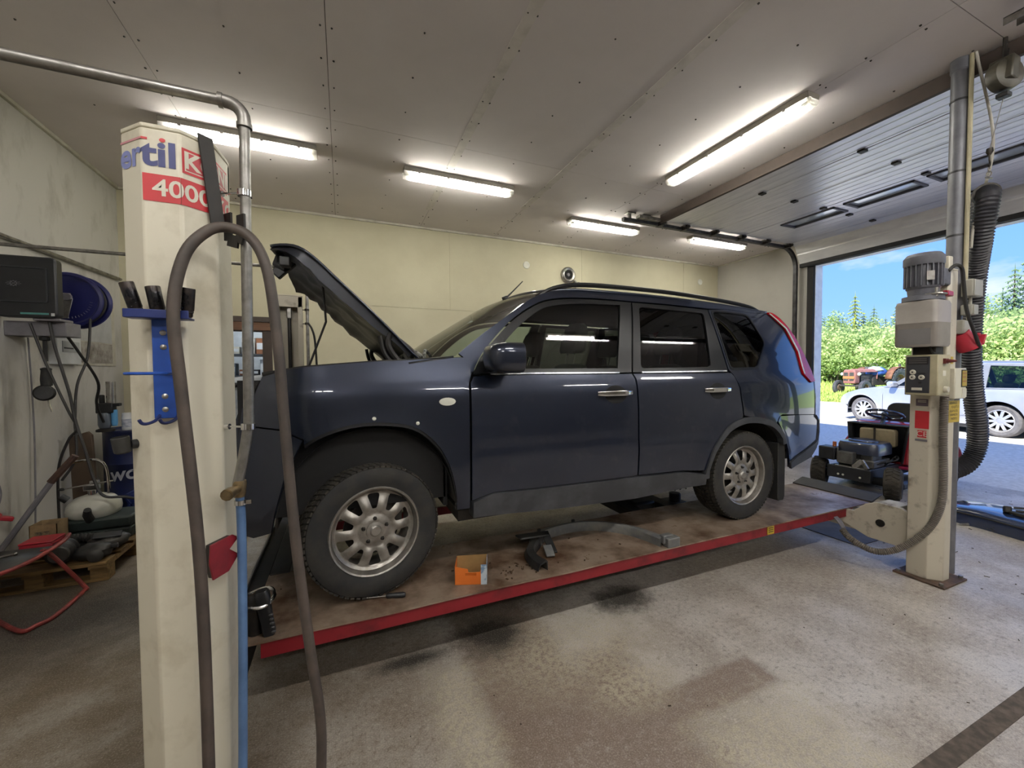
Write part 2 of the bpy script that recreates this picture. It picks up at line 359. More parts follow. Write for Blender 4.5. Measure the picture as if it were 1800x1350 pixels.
# ------------------------------------------------------------------ sectional gate pushed up under the ceiling
door = struct(thing('door_1', 'open sectional overhead gate with a row of windows', 'gate')); del door['category']
mat('seal', '1d1c1e', .8); mat('track', '4a4a4d', .45, metal=.7, col2='2f2f31', scale=10)
DY0, DY1, DZ0 = -.12, 4.46, 3.60
seams = [4.19, 4.64, 5.23, 5.81, 6.38, 6.93]
for i in range(5):
    a, c = seams[i]+.004, seams[i+1]-.004
    if i != 3:
        MB().box(a, c, DY0, DY1, DZ0, DZ0+.042).build('door_section', 'door_panel', door, bevel=.006)
    else:
        b = MB(); w0, w1 = 5.90, 6.22; b.box(a, w0, DY0, DY1, DZ0, DZ0+.042); b.box(w1, c, DY0, DY1, DZ0, DZ0+.042)
        edges = [DY1]; y = 3.93; wins = []
        while y > .2: wins.append((y-.693, y)); y -= .793
        prev = DY1
        for lo_, hi_ in wins: b.box(w0, w1, hi_, prev, DZ0, DZ0+.042); prev = lo_
        b.box(w0, w1, DY0, prev, DZ0, DZ0+.042); b.build('door_section', 'door_panel', door)
        for lo_, hi_ in wins:
            f = MB(); g = .03; z0_, z1_ = DZ0-.015, DZ0+.05
            f.box(w0, w0+g, lo_, hi_, z0_, z1_); f.box(w1-g, w1, lo_, hi_, z0_, z1_); f.box(w0, w1, lo_, lo_+g, z0_, z1_); f.box(w0, w1, hi_-g, hi_, z0_, z1_)
            f.build('window_frame', mat('win_frame', '55555c', .5), door, bevel=.004)
            MB().box(w0+g, w1-g, lo_+g, hi_-g, DZ0+.012, DZ0+.020).build('pane', mat('acrylic_painted_reflection', 'e4eaee', .08, metal=.35, col2='d8dfe4', scale=2), door)  # pale colour painted in for the bright outdoors reflected in the panes
# last section, tipped over the bend of the track
b = MB(); b.prism([(6.936, 3.60), (6.936, 3.642), (7.10, 3.60), (7.255, 3.33), (7.22, 3.27), (7.07, 3.565)], DY0, DY1, 'xz'); b.build('door_section', 'door_panel', door, flat=True)
MB().box(7.20, 7.265, DY0, DY1, 3.225, 3.29).build('bottom_seal', 'seal', door, bevel=.008)
MB().box(4.15, 4.19, DY0, DY1, 3.565, 3.68).build('top_edge', mat('door_edge', '4b403a', .7), door, bevel=.004)
for sx_ in seams[1:]:
    for y in (3.31, 2.31, 1.26, .26):
        MB().box(sx_-.035, sx_+.035, y-.03, y+.03, DZ0-.018, DZ0).build('hinge', 'dark_steel', door, bevel=.004)
pts = [(3.57, 3.57), (6.90, 3.57)]+[(6.90+.33*sin(a), 3.24+.33*cos(a)) for a in [R_(10*k) for k in range(1, 10)]]+[(7.23, 0.02)]
b = MB()
for i in range(len(pts)-1):
    a, c = pts[i], pts[i+1]; b.beam((a[0], 4.54, a[1]), (c[0], 4.54, c[1]), .055, .045)
b.build('track', 'track', door)
b = MB()
for i in range(len(pts)-1):
    a, c = pts[i], pts[i+1]; b.beam((a[0], -.2, a[1]), (c[0], -.2, c[1]), .055, .045)
b.build('track', 'track', door)
for sx_ in seams:
    b = MB(); b.box(sx_-.03, sx_+.03, 4.44, 4.56, 3.54, 3.61); b.cyl((sx_, 4.4, 3.57), (sx_, 4.58, 3.57), .022, n=10); b.build('roller', 'dark_steel', door, bevel=.004)
for x in (3.72, 3.98):
    b = MB(); b.box(x-.02, x+.02, 4.57, 4.60, 3.56, ZC-.01); b.box(x-.07, x+.07, 4.53, 4.61, ZC-.03, ZC-.013); b.build('hanger', 'galvanised', door)
b = MB(); b.beam((4.0, 4.5, 3.64), (4.3, 4.5, 3.60), .04, .03); b.box(3.76, 4.12, 4.42, 4.50, 3.58, 3.62); b.build('arm', 'galvanised', door)
# jamb of the gateway
b = MB(); b.box(XR-.02, XR+.17, OY1-.012, OY1, 0, OZ); struct(b.build('trim_4', mat('jamb', 'eceef4', .45, col2='d5d8e0', scale=6), bevel=.004), 'white jamb of the gateway')
struct(MB().box(XR-.06, XR-.005, OY1, OY1+.10, 0, OZ+.25).build('trim_5', 'seal', bevel=.004), 'dark seal beside the gateway')
struct(MB().box(XR-.01, XR+.14, OY0, OY1, OZ-.02, OZ+.04).build('trim_6', mat('jamb', 'b9bdc8', .5)), 'head of the gateway')
# ------------------------------------------------------------------ fluorescent lights
def emitter(name, col, s):
    if name in MATS: return MATS[name]
    m = bpy.data.materials.new(name); m.use_nodes = True; nt = m.node_tree; nt.nodes.clear()
    o = nt.nodes.new('ShaderNodeOutputMaterial'); e = nt.nodes.new('ShaderNodeEmission'); e.inputs[0].default_value = (*col, 1); e.inputs[1].default_value = s
    nt.links.new(e.outputs[0], o.inputs[0]); MATS[name] = m; return m
TUBE = 85.
emitter('lit_tube', (1., .97, .87), TUBE); emitter('fill_tube_rear', (1., .975, .95), TUBE*2.1)  # second emitter is stronger, for the added fill lights behind the camera
mat('fixture_body', '9b958a', .5, col2='857f75', scale=6)
def diffuser_mat():
    m = bpy.data.materials.new('prismatic_cover'); m.use_nodes = True; nt = m.node_tree; nt.nodes.clear(); N = nt.nodes.new; L = nt.links.new
    o = N('ShaderNodeOutputMaterial'); t = N('ShaderNodeBsdfTransparent'); tl = N('ShaderNodeBsdfTranslucent'); g = N('ShaderNodeBsdfGlossy'); g.inputs['Roughness'].default_value = .15
    t.inputs[0].default_value = (.95, .95, .93, 1); tl.inputs[0].default_value = (.9, .9, .86, 1)
    a = N('ShaderNodeMixShader'); a.inputs[0].default_value = .3; L(t.outputs[0], a.inputs[1]); L(tl.outputs[0], a.inputs[2])
    c = N('ShaderNodeMixShader'); c.inputs[0].default_value = .06; L(a.outputs[0], c.inputs[1]); L(g.outputs[0], c.inputs[2]); L(c.outputs[0], o.inputs[0]); MATS['prismatic_cover'] = m
diffuser_mat()
def fluorescent(x, y, L, rz, label, tube='lit_tube'):
    t = thing('fluorescent_light', label, 'light', (x, y, ZC-.013), rz, 'fluorescent ceiling lights')
    h = L/2
    MB().prism([(-.075, 0), (.075, 0), (.068, -.045), (-.068, -.045)], -h, h, 'yz').build('housing', 'fixture_body', t, bevel=.004)
    b = MB(); prof = [(-.068, -.045), (-.066, -.078), (-.045, -.098), (.045, -.098), (.066, -.078), (.068, -.045)]
    n = len(prof); xs_ = [-h+.0, -h+.03, h-.03, h]
    vs = [((xx, yy*(.9 if k in (0, 3) else 1), zz*(.93 if k in (0, 3) else 1))) for k, xx in enumerate(xs_) for yy, zz in prof]
    fs = [(k*n+i, k*n+i+1, (k+1)*n+i+1, (k+1)*n+i) for k in range(3) for i in range(n-1)]+[tuple(range(n)), tuple(range(3*n, 4*n))]
    b.add(vs, fs); b.build('diffuser', 'prismatic_cover', t, sharp=50)
    for yy in (-.03, .03):
        tb = MB().cyl((-h+.07, yy, -.070), (h-.07, yy, -.070), .0135, n=12).build('tube', tube, t)
        b = MB(); b.cyl((-h+.035, yy, -.070), (-h+.072, yy, -.070), .015, n=12); b.cyl((h-.072, yy, -.070), (h-.035, yy, -.070), .015, n=12); b.build('tube_socket', 'cap_white', t)
    b = MB()
    for sx_ in (-.75, -.25, .25, .75):
        for sy_ in (-.071, .071): b.box(sx_*h-.012, sx_*h+.012, sy_-.004, sy_+.004, -.06, -.03)
    b.build('clip', 'steel', t)
    return t
fluorescent(-.81, 4.43, 1.22, 0, 'fluorescent ceiling light above the near white lift column')
fluorescent(1.27, 4.50, 1.27, 0, 'fluorescent ceiling light straight above the raised bonnet')
fluorescent(3.63, 5.05, 1.22, 0, 'fluorescent ceiling light beside the end of the gate track')
fluorescent(5.88, 4.97, 1.25, 0, 'fluorescent ceiling light in the far corner by the gateway')
fluorescent(3.47, 2.82, 1.52, pi/2, 'long twin fluorescent light mounted crosswise beside the gate')
for i, (x, y) in enumerate(((-1.1, -.3), (1.1, -.3), (3.35, -.3), (5.15, -.3), (-.8, -3.0), (2.0, -3.0), (5.0, -3.0))):  # unseen rear lights added to brighten the room; two follow window reflections
    fluorescent(x, y, 1.25, 0, 'added fluorescent fill light of the unseen rear bay, %s row, %s from the grimy side wall' % (('front', 'back')[i > 3], ('first', 'second', 'third', 'fourth')[i if i < 4 else i-4]), 'fill_tube_rear')
st = thing('store_light', 'fluorescent light in the store room', 'light', (-1.2, 7.9, 2.98)); MB().box(-.6, .6, -.06, .06, -.05, 0).build('housing', 'fixture_body', st)
MB().cyl((-.55, 0, -.07), (.55, 0, -.07), .02, n=10).build('tube', emitter('lit_store_tube', (.9, .96, 1), 110.), st)
# ------------------------------------------------------------------ four-post lift
mat('lift_white', 'd6d0bd', .45, col2='a59b82', scale=5, lo=.50, hi=.86, detail=10, rvar=.1)
mat('lift_white_old', 'c6bfae', .55, col2='6b5e4e', scale=6, lo=.55, hi=.72, rvar=.1, detail=9, bump=.1, bscale=30)
mat('lift_red', '7c1620', .5, col2='4f1016', scale=7, lo=.5, hi=.75, rvar=.1)
mat('deck_steel', '8a7a6a', .40, col2='4a3320', scale=4.2, lo=.40, hi=.66, rvar=.16, bump=.2, bscale=40, detail=9)
mat('black_steel', '1e1d1d', .5, metal=.3, col2='2c2926', scale=9)
mat('sticker_red', 'c23138', .45); mat('sticker_white', 'd9d4c4', .5); mat('sticker_blue', '343a72', .45); mat('sticker_yellow', 'c2a52e', .5, col2='a58c28'); mat('ink_black', '1b1a1a', .6); mat('ink_grey', '6f6a68', .6)
CP = [(-.115, .145), (-.112, .065), (-.045, 0), (.04, 0), (.108, .06), (.118, .145), (.118, .175), (.075, .175), (.075, .055), (-.075, .07), (-.075, .175), (-.115, .175)]
def column(x, y, flip, label, m, h=2.17):
    t = thing('lift_column', label, 'lift column', (x, y, 0), 0)
    P = [(a, -c if flip else c) for a, c in CP]
    MB().prism(P, .012, h, 'xy').build('post', m, t, bevel=.006)
    s = -1 if flip else 1
    b = MB(); b.prism([(a, c) for a, c in P[:7]]+[P[11]], h, h+.012, 'xy'); b.box(-.115, .118, min(s*.150, s*.175), max(s*.150, s*.175), h-.10, h); b.build('head_plate', m, t, bevel=.003)
    MB().box(-.16, .16, min(s*-.05, s*.23), max(s*-.05, s*.23), 0, .014).build('base_plate', mat('rusty_plate', '5b4636', .7, col2='3a2d24', scale=14), t, bevel=.003)
    b = MB()
    for bx_, by_ in ((-.135, -.025), (.135, -.025), (-.135, .205), (.135, .205)): b.cyl((bx_, s*by_, .014), (bx_, s*by_, .03), .012, n=6)
    b.build('anchor_bolt', 'galvanised', t)
    MB().tube([(0, s*.115, .05), (0, s*.115, h-.12)], .016, 10).build('lifting_rod', 'black_steel', t)
    MB().box(-.02, .02, s*.115-.02, s*.115+.02, h-.2, h-.1).build('rod_shackle', 'galvanised', t, bevel=.006)
    return t
colL = column(-.45, 1.41, False, 'tall cream white lift column with blue and red print and a hose draped over it', 'lift_white')
colFL = column(-.455, 4.38, True, 'white lift column standing by the brown doorway with its open slot showing', 'lift_white_old', 2.2)
colR = column(3.875, 1.375, False, 'white lift column carrying the motor and the control box near the gateway', 'lift_white_old')
colFR = column(3.875, 4.38, True, 'white lift column hidden behind the dark blue car', 'lift_white_old')
plat = thing('lift_platform', 'four-post lift platform of two steel runways with red rails under the car', 'car lift', (1.86, 2.945, 0))
def runway(y0, y1):
    n = 60; x0, x1 = -.405, 4.14; b = MB(); vs = []
    for i in range(n+1):
        x = x0+(x1-x0)*i/n
        w_ = .006*mnoise.noise((x*2.1, y0, 0)); d = .004*mnoise.noise((x*3, y0+4, 1))
        vs += [(x, y0-.012+w_, .355+d), (x, y0-.012+w_, .363+d), (x, y0+.02, .363), (x, y1-.02, .363), (x, y1+.012+w_, .363-d), (x, y1+.012+w_, .355-d)]
    fs = [(i*6+j, i*6+(j+1) % 6, (i+1)*6+(j+1) % 6, (i+1)*6+j) for i in range(n) for j in range(6)]+[tuple(range(6)), tuple(range(n*6, n*6+6))]
    b.add(vs, fs); r = b.build('runway', 'deck_steel', plat, world=True, flat=True)
    for ya, yb, k in ((y0, y0+.045, 1), (y1-.045, y1, -1)):
        o = (ya, yb) if k > 0 else (yb, ya); q = .012*k
        MB().prism([(o[0], .285), (o[1], .285), (o[1], .293), (o[0]+q, .293), (o[0]+q, .345), (o[1], .345), (o[1], .354), (o[0], .354)], x0+.06, x1-.25, 'yz').build('side_rail', 'lift_red', r, world=False).location = -plat.location
    for k in range(6):
        MB().box(x0+.3+k*.75, x0+.36+k*.75, y0+.05, y1-.05, .30, .352).build('rib', 'black_steel', r).location = -plat.location
    return r
rw = runway(1.95, 2.56); runway(3.33, 3.94)
# rail sticker, joint strip and end stops
MB().box(2.835, 2.905, 1.945, 1.9495, .292, .350).build('warning_label', 'sticker_yellow', plat, world=True)
for k in range(3): MB().box(2.845, 2.895, 1.9435, 1.9448, .336-k*.014, .341-k*.014).build('print_line', 'ink_black', plat, world=True)
for y0, y1 in ((1.93, 2.58), (3.31, 3.96)):
    MB().prism([(4.12, .352), (4.12, .372), (4.27, .415), (4.275, .405)], y0, y1, 'xz').build('end_flap', 'black_steel', plat, world=True, bevel=.003)
    MB().prism([(-.43, .30), (-.40, .355), (-.40, .363), (-.44, .31)], y0+.03, y1-.03, 'xz').build('approach_lip', 'lift_white_old', plat, world=True)
b = MB(); b.box(-.50, -.405, 1.56, 4.30, .19, .352); b.build('crossbeam', 'black_steel', plat, world=True, bevel=.006)
MB().box(-.497, -.487, 1.6, 4.25, .352, .372).build('beam_flange', mat('dull_zinc', '8d8a86', .5, metal=.6), plat, world=True)
MB().box(-.40, -.30, 2.56, 3.33, .30, .372).build('jack_rail', mat('grey_black', '3a3a3c', .5, col2='2b2b2d'), plat, world=True, bevel=.005)
b = MB(); b.box(3.83, 3.99, 1.60, 4.30, .19, .335); b.build('crossbeam', 'lift_white_old', plat, world=True, bevel=.006)
b = MB(); b.prism([(1.99, .345), (1.90, .35), (1.82, .43), (1.75, .462), (1.60, .462), (1.56, .44), (1.56, .17), (1.80, .17), (1.99, .24)], 3.80, 3.83, 'yz'); b.prism([(1.62, .40), (1.75, .40), (1.75, .462), (1.62, .462)], 3.83, 3.98, 'yz')
b.build('carriage', 'lift_white_old', plat, world=True, bevel=.004)
b = MB(); b.cyl((3.79, 1.72, .31), (3.815, 1.72, .31), .028, n=16); b.build('pivot_hole', 'black_steel', plat, world=True)
b = MB(); b.prism([(1.54, .47), (1.63, .47), (1.66, .30), (1.54, .17)], 3.99, 4.02, 'yz'); b.build('carriage', 'lift_white_old', plat, world=True)
# centre jack sliding between the runways
jk = thing('jacking_beam', 'black scissor jacking beam slung between the runways under the car', 'jack', (2.42, 2.945, 0))
b = MB(); b.box(2.16, 2.28, 2.54, 3.35, .27, .345); b.box(2.50, 2.62, 2.54, 3.35, .27, .345); b.build('beam', 'black_steel', jk, world=True, bevel=.008)
b = MB(); b.box(2.28, 2.5, 2.72, 3.16, .22, .36); b.build('body', 'black_plastic', jk, world=True, bevel=.02)
b = MB(); b.cyl((2.72, 2.72, .30), (2.72, 2.72, .40), .05, n=16); b.box(2.62, 2.80, 2.66, 2.82, .26, .33); b.build('pump', 'black_plastic', jk, world=True, bevel=.006)
b = MB(); b.tube([(2.62+.012*i, 2.74+.028*cos(i*1.15), .44+.028*sin(i*1.15)) for i in range(22)], .0035, 6); b.build('coiled_hose', 'black_rubber', jk, world=True)
# ------------------------------------------------------------------ the car
def pchip(X, Y):
    n = len(X); h = [X[i+1]-X[i] for i in range(n-1)]; d = [(Y[i+1]-Y[i])/h[i] for i in range(n-1)]; m = [0]*n
    m[0], m[-1] = d[0], d[-1]
    for i in range(1, n-1):
        if d[i-1]*d[i] > 0:
            w1, w2 = 2*h[i]+h[i-1], h[i]+2*h[i-1]; m[i] = (w1+w2)/(w1/d[i-1]+w2/d[i])
    def f(x):
        if x <= X[0]: return Y[0]+m[0]*(x-X[0])
        if x >= X[-1]: return Y[-1]+m[-1]*(x-X[-1])
        lo, hi = 0, n-1
        while hi-lo > 1:
            k = (lo+hi)//2
            if X[k] <= x: lo = k
            else: hi = k
        t = (x-X[lo])/h[lo]; a = Y[lo]; b = Y[hi]
        return (1+2*t)*(1-t)**2*a+t*(1-t)**2*h[lo]*m[lo]+t*t*(3-2*t)*b+t*t*(t-1)*h[lo]*m[hi]
    return f
w_base = pchip([.10, .25, .40, .55, .70, .82, .92, 1.02, 1.09, 1.14, 1.3, 1.55, 1.62, 1.70, 1.76], [.79, .845, .872, .884, .889, .888, .883, .873, .857, .840, .795, .718, .690, .645, .59])
def wid(x, z):
    v = w_base(z)
    if x < -.2: v *= 1-.30*((-.2-x)/.65)**2.2
    if x > 2.9: v *= 1-.13*((x-2.9)/.8)**2.4
    for cx in (-.02, 2.63):                      # wheel-arch flare
        r = hypot(x-cx, z-.33); v += .020*math.exp(-((r-.45)/.10)**2)
    if .3 < x < 2.4:                             # moulding crease low on the doors
        e = min(1, (x-.3)/.25, (2.4-x)/.25); v += .006*e/(1+math.exp((z-.668)/.006))
    v += .004/(1+math.exp((z-1.075)/.007))       # shoulder line
    return v
def pip(p, poly):
    x, y = p; c = False; n = len(poly)
    for i in range(n):
        x1, y1 = poly[i]; x2, y2 = poly[i-1]
        if (y1 > y) != (y2 > y) and x < (x2-x1)*(y-y1)/(y2-y1)+x1: c = not c
    return c
def resample(poly, step):
    out = []
    for i in range(len(poly)):
        a, b = poly[i], poly[(i+1) % len(poly)]; d = hypot(b[0]-a[0], b[1]-a[1])
        if d < 1e-5: continue
        k = max(1, int(math.ceil(d/step)))
        out += [(a[0]+(b[0]-a[0])*j/k, a[1]+(b[1]-a[1])*j/k) for j in range(k)]
    return out
def sheet(name, m, parent, outline, holes, fn, th, step, hint, label=None):
    """a curved sheet: the flat outline (with holes) is filled with an even grid and lifted onto the surface fn(a, b)"""
    loops = [resample(l, step) for l in [outline]+list(holes)]
    pts = []; edges = []
    for l in loops:
        o = len(pts); pts += l; edges += [(o+i, o+(i+1) % len(l)) for i in range(len(l))]
    bpts = pts[:]
    x0 = min(p[0] for p in outline); x1 = max(p[0] for p in outline); y0 = min(p[1] for p in outline); y1 = max(p[1] for p in outline)
    cell = {}
    for p in bpts: cell.setdefault((int(p[0]/step), int(p[1]/step)), []).append(p)
    x = x0+step*.37
    while x < x1:
        y = y0+step*.41
        while y < y1:
            if pip((x, y), loops[0]) and not any(pip((x, y), l) for l in loops[1:]):
                c = (int(x/step), int(y/step))
                if all(hypot(q[0]-x, q[1]-y) > step*.5 for i in (-1, 0, 1) for j in (-1, 0, 1) for q in cell.get((c[0]+i, c[1]+j), ())): pts.append((x, y))
            y += step
        x += step
    r = delaunay_2d_cdt([V(p) for p in pts], edges, [], 0, 1e-5)
    P = [tuple(p) for p in r[0]]; F = []
    for f in r[2]:
        c = (sum(P[i][0] for i in f)/len(f), sum(P[i][1] for i in f)/len(f))
        if pip(c, loops[0]) and not any(pip(c, l) for l in loops[1:]): F.append(f)
    hint = V(hint); e = .004
    def pn(a, b):
        p = V(fn(a, b)); n = (V(fn(a+e, b))-V(fn(a-e, b))).cross(V(fn(a, b+e))-V(fn(a, b-e)))
        n = n.normalized() if n.length > 1e-12 else hint.copy()
        return p, (n if n.dot(hint) > 0 else -n)
    vs = []; ns = []; fs = []
    for p in P:
        q, n = pn(*p); vs.append(q); ns.append(n)
    for f in F:
        a, b, c = (vs[i] for i in f[:3])
        fs.append(tuple(f) if (b-a).cross(c-a).dot(ns[f[0]]) > 0 else tuple(reversed(f)))
    if th:
        for li, l in enumerate(loops):
            k = len(l); q = [pn(*p) for p in l]; o = len(vs)
            for i in range(k):
                t = q[(i+1) % k][0]-q[i-1][0]; n = t.cross(q[i][1])
                mid = V(fn(l[i][0], l[i][1])); n = n.normalized() if n.length > 1e-9 else hint
                tp = (l[i][0], l[i][1])
                vs += [q[i][0], q[i][0]-q[i][1]*th]; ns += [n, n]
            area = sum(l[i-1][0]*l[i][1]-l[i][0]*l[i-1][1] for i in range(k))
            for i in range(k):
                a, b, c, d = o+2*i, o+2*((i+1) % k), o+2*((i+1) % k)+1, o+2*i+1
                fs.append((a, b, c, d))
            # orient normals away from the sheet
            cen = V(fn(sum(p[0] for p in l)/k, sum(p[1] for p in l)/k)); sgn = sum((q[i][0]-cen).dot(ns[o+2*i]) for i in range(k))
            if (sgn < 0) == (li == 0):
                for i in range(2*k): ns[o+i] = -ns[o+i]
            for fi in range(len(fs)-k, len(fs)):
                f = fs[fi]; nn = (vs[f[1]]-vs[f[0]]).cross(vs[f[3]]-vs[f[0]])
                if nn.dot(ns[f[0]]) < 0: fs[fi] = tuple(reversed(f))
    b = MB(); b.v = [tuple(v) for v in vs]; b.f = fs
    me_ok = b.build(name, m, parent, normals=[tuple(n) for n in ns], label=label)
    return me_ok
def cm(pts, k=5): return [(p[0], p[1]) for p in catmull([(a, b, 0) for a, b in pts], k)]
mat('car_paint', '1a2234', .28, metal=.6, col2='182030', scale=3, coat=1.)
mat('car_paint_dusty', '1a2234', .31, metal=.55, col2='2b303d', scale=9, lo=.55, hi=.8, coat=.9)
mat('satin_black', '0f1012', .28, col2='141517', scale=5, spec=.3)
mat('trim_plastic', '2c2e32', .55, col2='45474b', scale=5, lo=.45, hi=.75)
mat('dark_cavity', '0d0d0e', .9)
mat('liner', '1c1a18', .85, col2='322c25', scale=7)
mat('tail_red', 'b30f1f', .25, spec=.3); mat('lamp_chrome', 'd9dde2', .2, metal=.35, col2='9aa2ad', scale=20); mat('lamp_reflector', 'f0f3f6', .25, metal=.1, col2='c3cad3', scale=14); mat('lamp_white', 'd8d9cc', .3)
mat('tyre', '1b1b1c', .78, col2='2b2925', scale=12, bump=.06, bscale=120); mat('tread', '1f1d1a', .85, col2='37322a', scale=16)
mat('wheel_silver', 'a09c96', .38, metal=.75, col2='77726a', scale=16, lo=.45, hi=.75, rvar=.08)
mat('seat_cloth', '24241f', .9, col2='2d2d27', scale=30); mat('interior', '1b1b1c', .75)
glass('door_glass', (.62, .70, .66), .05); glass('privacy_glass', (.10, .11, .11), .1); glass('windscreen_glass', (.72, .80, .76), .05); glass('lamp_glass', (.9, .93, .95), .05)
ZR = .363
car = thing('car', 'dark blue off-road estate car with raised bonnet standing on the lift', 'car', (.155, 2.957, ZR))
def side(s, off=0.):
    return lambda x, z: (x, s*(wid(x, z)+off), z)
arch_f = cm([(-.329, .80), (-.256, .845), (-.121, .884), (.02, .887), (.169, .857), (.279, .77), (.348, .649), (.384, .50), (.39, .40)], 4)
arch_r = cm([(2.18, .44), (2.24, .582), (2.355, .708), (2.45, .76), (2.56, .785), (2.66, .785), (2.76, .770), (2.86, .742), (2.94, .69), (3.0, .625)], 4)
roof_e = [(1.084, 1.648), (1.247, 1.668), (1.46, 1.672), (2.0, 1.668), (2.6, 1.642), (2.94, 1.618), (3.092, 1.606)]
apil = cm([(.43, 1.235), (.56, 1.335), (.70, 1.432), (.82, 1.515), (.94, 1.592), (1.084, 1.648)], 4)
dframe = cm([(.50, 1.118), (.565, 1.226), (.69, 1.359), (.81, 1.461), (.96, 1.547), (1.08, 1.583), (1.25, 1.602), (1.45, 1.608), (1.692, 1.606)], 4)
def car_side(s):
    """all the panels of one flank; s = -1 faces the viewer"""
    F = side(s); H = (0, s, 0); T = .018
    def sh(name, m, out, holes=(), off=0., th=T, step=.045, label=None, parent=None): return sheet(name, m, parent or car, out, holes, side(s, off), th, step, H, label)
    # front wing
    wing = [(.519, 1.19), (.457, 1.213), (.206, 1.199), (-.033, 1.186), (-.327, 1.16), (-.497, 1.13), (-.536, 1.02), (-.60, .955), (-.618, .902), (-.537, .893), (-.429, .877), (-.329, .827)]+arch_f+[(.458, .40), (.460, .44), (.469, 1.07), (.49, 1.12)]
    wg = sh('front_wing', 'car_paint', wing)
    if s < 0:
        for x, z in ((-.02, .907), (.19, .873)):
            p = F(x, z); MB().lathe([(.001, .006), (.008, .005), (.010, 0)], p, (0, s, .15), 10).build('clip', 'lamp_white', wg)
    MB_ind = sheet('side_indicator', 'lamp_white', wg, [(a+.347, c+.978) for a, c in [(.044*cos(t), .021*sin(t)) for t in [2*pi*i/18 for i in range(18)]]], (), side(s, .006), .008, .02, H, 'oval white side indicator')
    lip = [(a*.985-.001, (c-.33)*.97+.33) for a, c in arch_f]
    sh('wing_lip', 'satin_black', arch_f+lip[::-1], off=-.006, th=.03, step=.03)
    # bumper corner and headlight
    bump = [(-.335, .822), (-.432, .870), (-.537, .886), (-.63, .895), (-.79, .885), (-.80, .62), (-.78, .43), (-.55, .375), (-.475, .40), (-.456, .493), (-.415, .646), (-.37, .75)]
    sh('front_bumper', 'car_paint', bump)
    hl = [(-.502, 1.126), (-.542, 1.02), (-.606, .955), (-.625, .905), (-.79, .895), (-.80, 1.04), (-.72, 1.095), (-.60, 1.118)]
    h = sh('headlight', 'lamp_reflector', hl, off=-.03, th=.02)
    sheet('lens', 'lamp_glass', h, hl, (), side(s, 0), .006, .045, H)
    # doors: painted lower door, black window frame, pane, chrome handle
    d1 = sh('front_door', 'car_paint_dusty', [(.473, .440), (.482, 1.07), (.502, 1.108), (.60, 1.113), (1.578, 1.113), (1.594, 1.08), (1.593, .455), (1.559, .452), (.875, .458), (.607, .467)])
    win1 = cm([(.658, 1.150), (.675, 1.245), (.70, 1.295), (.80, 1.392), (.90, 1.470), (.99, 1.523), (1.075, 1.548), (1.20, 1.566), (1.35, 1.576)], 4)+[(1.592, 1.582), (1.475, 1.150)]
    fr1 = dframe+[(1.578, 1.124), (.51, 1.122)]
    f1 = sheet('window_frame', 'satin_black', d1, fr1, [win1], side(s, .001), T, .04, H)
    sheet('pane', 'door_glass', d1, win1, (), side(s, -.010), .004, .06, H)
    if s < 0: b = MB(); b.beam(V(F(.672, 1.14))+V((0, -.001, 0)), V(F(.70, 1.33)), .012, .012); b.build('window_divider', 'satin_black', d1)
    sheet('waist_strip', 'lamp_chrome', d1, [(.60, 1.128), (1.475, 1.126), (1.475, 1.119), (.60, 1.119)], (), side(s, .010), .01, .06, H)
    d2 = sh('rear_door', 'car_paint_dusty', [(1.606, .455), (1.606, 1.08), (1.592, 1.113), (2.49, 1.112), (2.512, 1.085), (2.540, 1.0), (2.546, .88), (2.541, .800)]+arch_r[:18:1][::-1][2:]+[(2.172, .43), (1.982, .445)])
    win2 = rr_poly([(1.662, 1.150), (1.752, 1.578), (2.357, 1.564), (2.301, 1.158)], .03)
    fr2 = [(1.590, 1.124), (1.703, 1.606), (2.0, 1.604), (2.408, 1.592), (2.462, 1.137), (2.455, 1.124)]
    sheet('window_frame', 'satin_black', d2, fr2, [win2], side(s, .001), T, .04, H)
    sheet('pane', 'privacy_glass', d2, win2, (), side(s, -.010), .004, .06, H)
    sheet('waist_strip', 'lamp_chrome', d2, [(1.66, 1.128), (2.44, 1.132), (2.44, 1.124), (1.66, 1.119)], (), side(s, .010), .01, .06, H)
    for d, x0, x1 in ((d1, 1.285, 1.55), (d2, 2.18, 2.435)):
        xm = (x0+x1)/2+.01; rec = [(xm+.082*cos(t), .985+.058*sin(t)) for t in [2*pi*i/24 for i in range(24)]]
        sheet('handle_recess', 'dark_cavity', d, rec, (), side(s, .0015), .002, .03, H)
        b = MB(); n = 14; ring = rrect(.012, .034, .0055, 3); vs = []
        for i in range(n+1):
            t = i/n; x = x0+(x1-x0)*t; p = V(F(x, .993)); o = .024*min(1, 5*t, 5*(1-t)) if 0 < t < 1 else .004; sc_ = 1-.25*abs(2*t-1)**3
            vs += [p+V((0, s*(o+.004+u), v*sc_)) for u, v in ring]
        k = len(ring); fs = [(i*k+j, i*k+(j+1) % k, (i+1)*k+(j+1) % k, (i+1)*k+j) for i in range(n) for j in range(k)]+[tuple(range(k)), tuple(range(n*k, n*k+k))]
        b.add(vs, fs); b.build('door_handle', 'chrome', d, sharp=50, label='chrome door handle')
    # roof rail side and pillars (one painted frame), quarter panel
    sh('roof_side', 'car_paint', apil[:-1]+cm(roof_e, 4)+[(2.92, 1.592), (2.6, 1.612), (2.42, 1.604), (2.0, 1.616), (1.70, 1.617)]+[(a, c+.011) for a, c in dframe[::-1]][1:]+[(.475, 1.198)], step=.04)
    win3 = rr_poly([(2.452, 1.579), (2.60, 1.581), (2.832, 1.566), (2.944, 1.350), (2.784, 1.156), (2.502, 1.150)], .035)
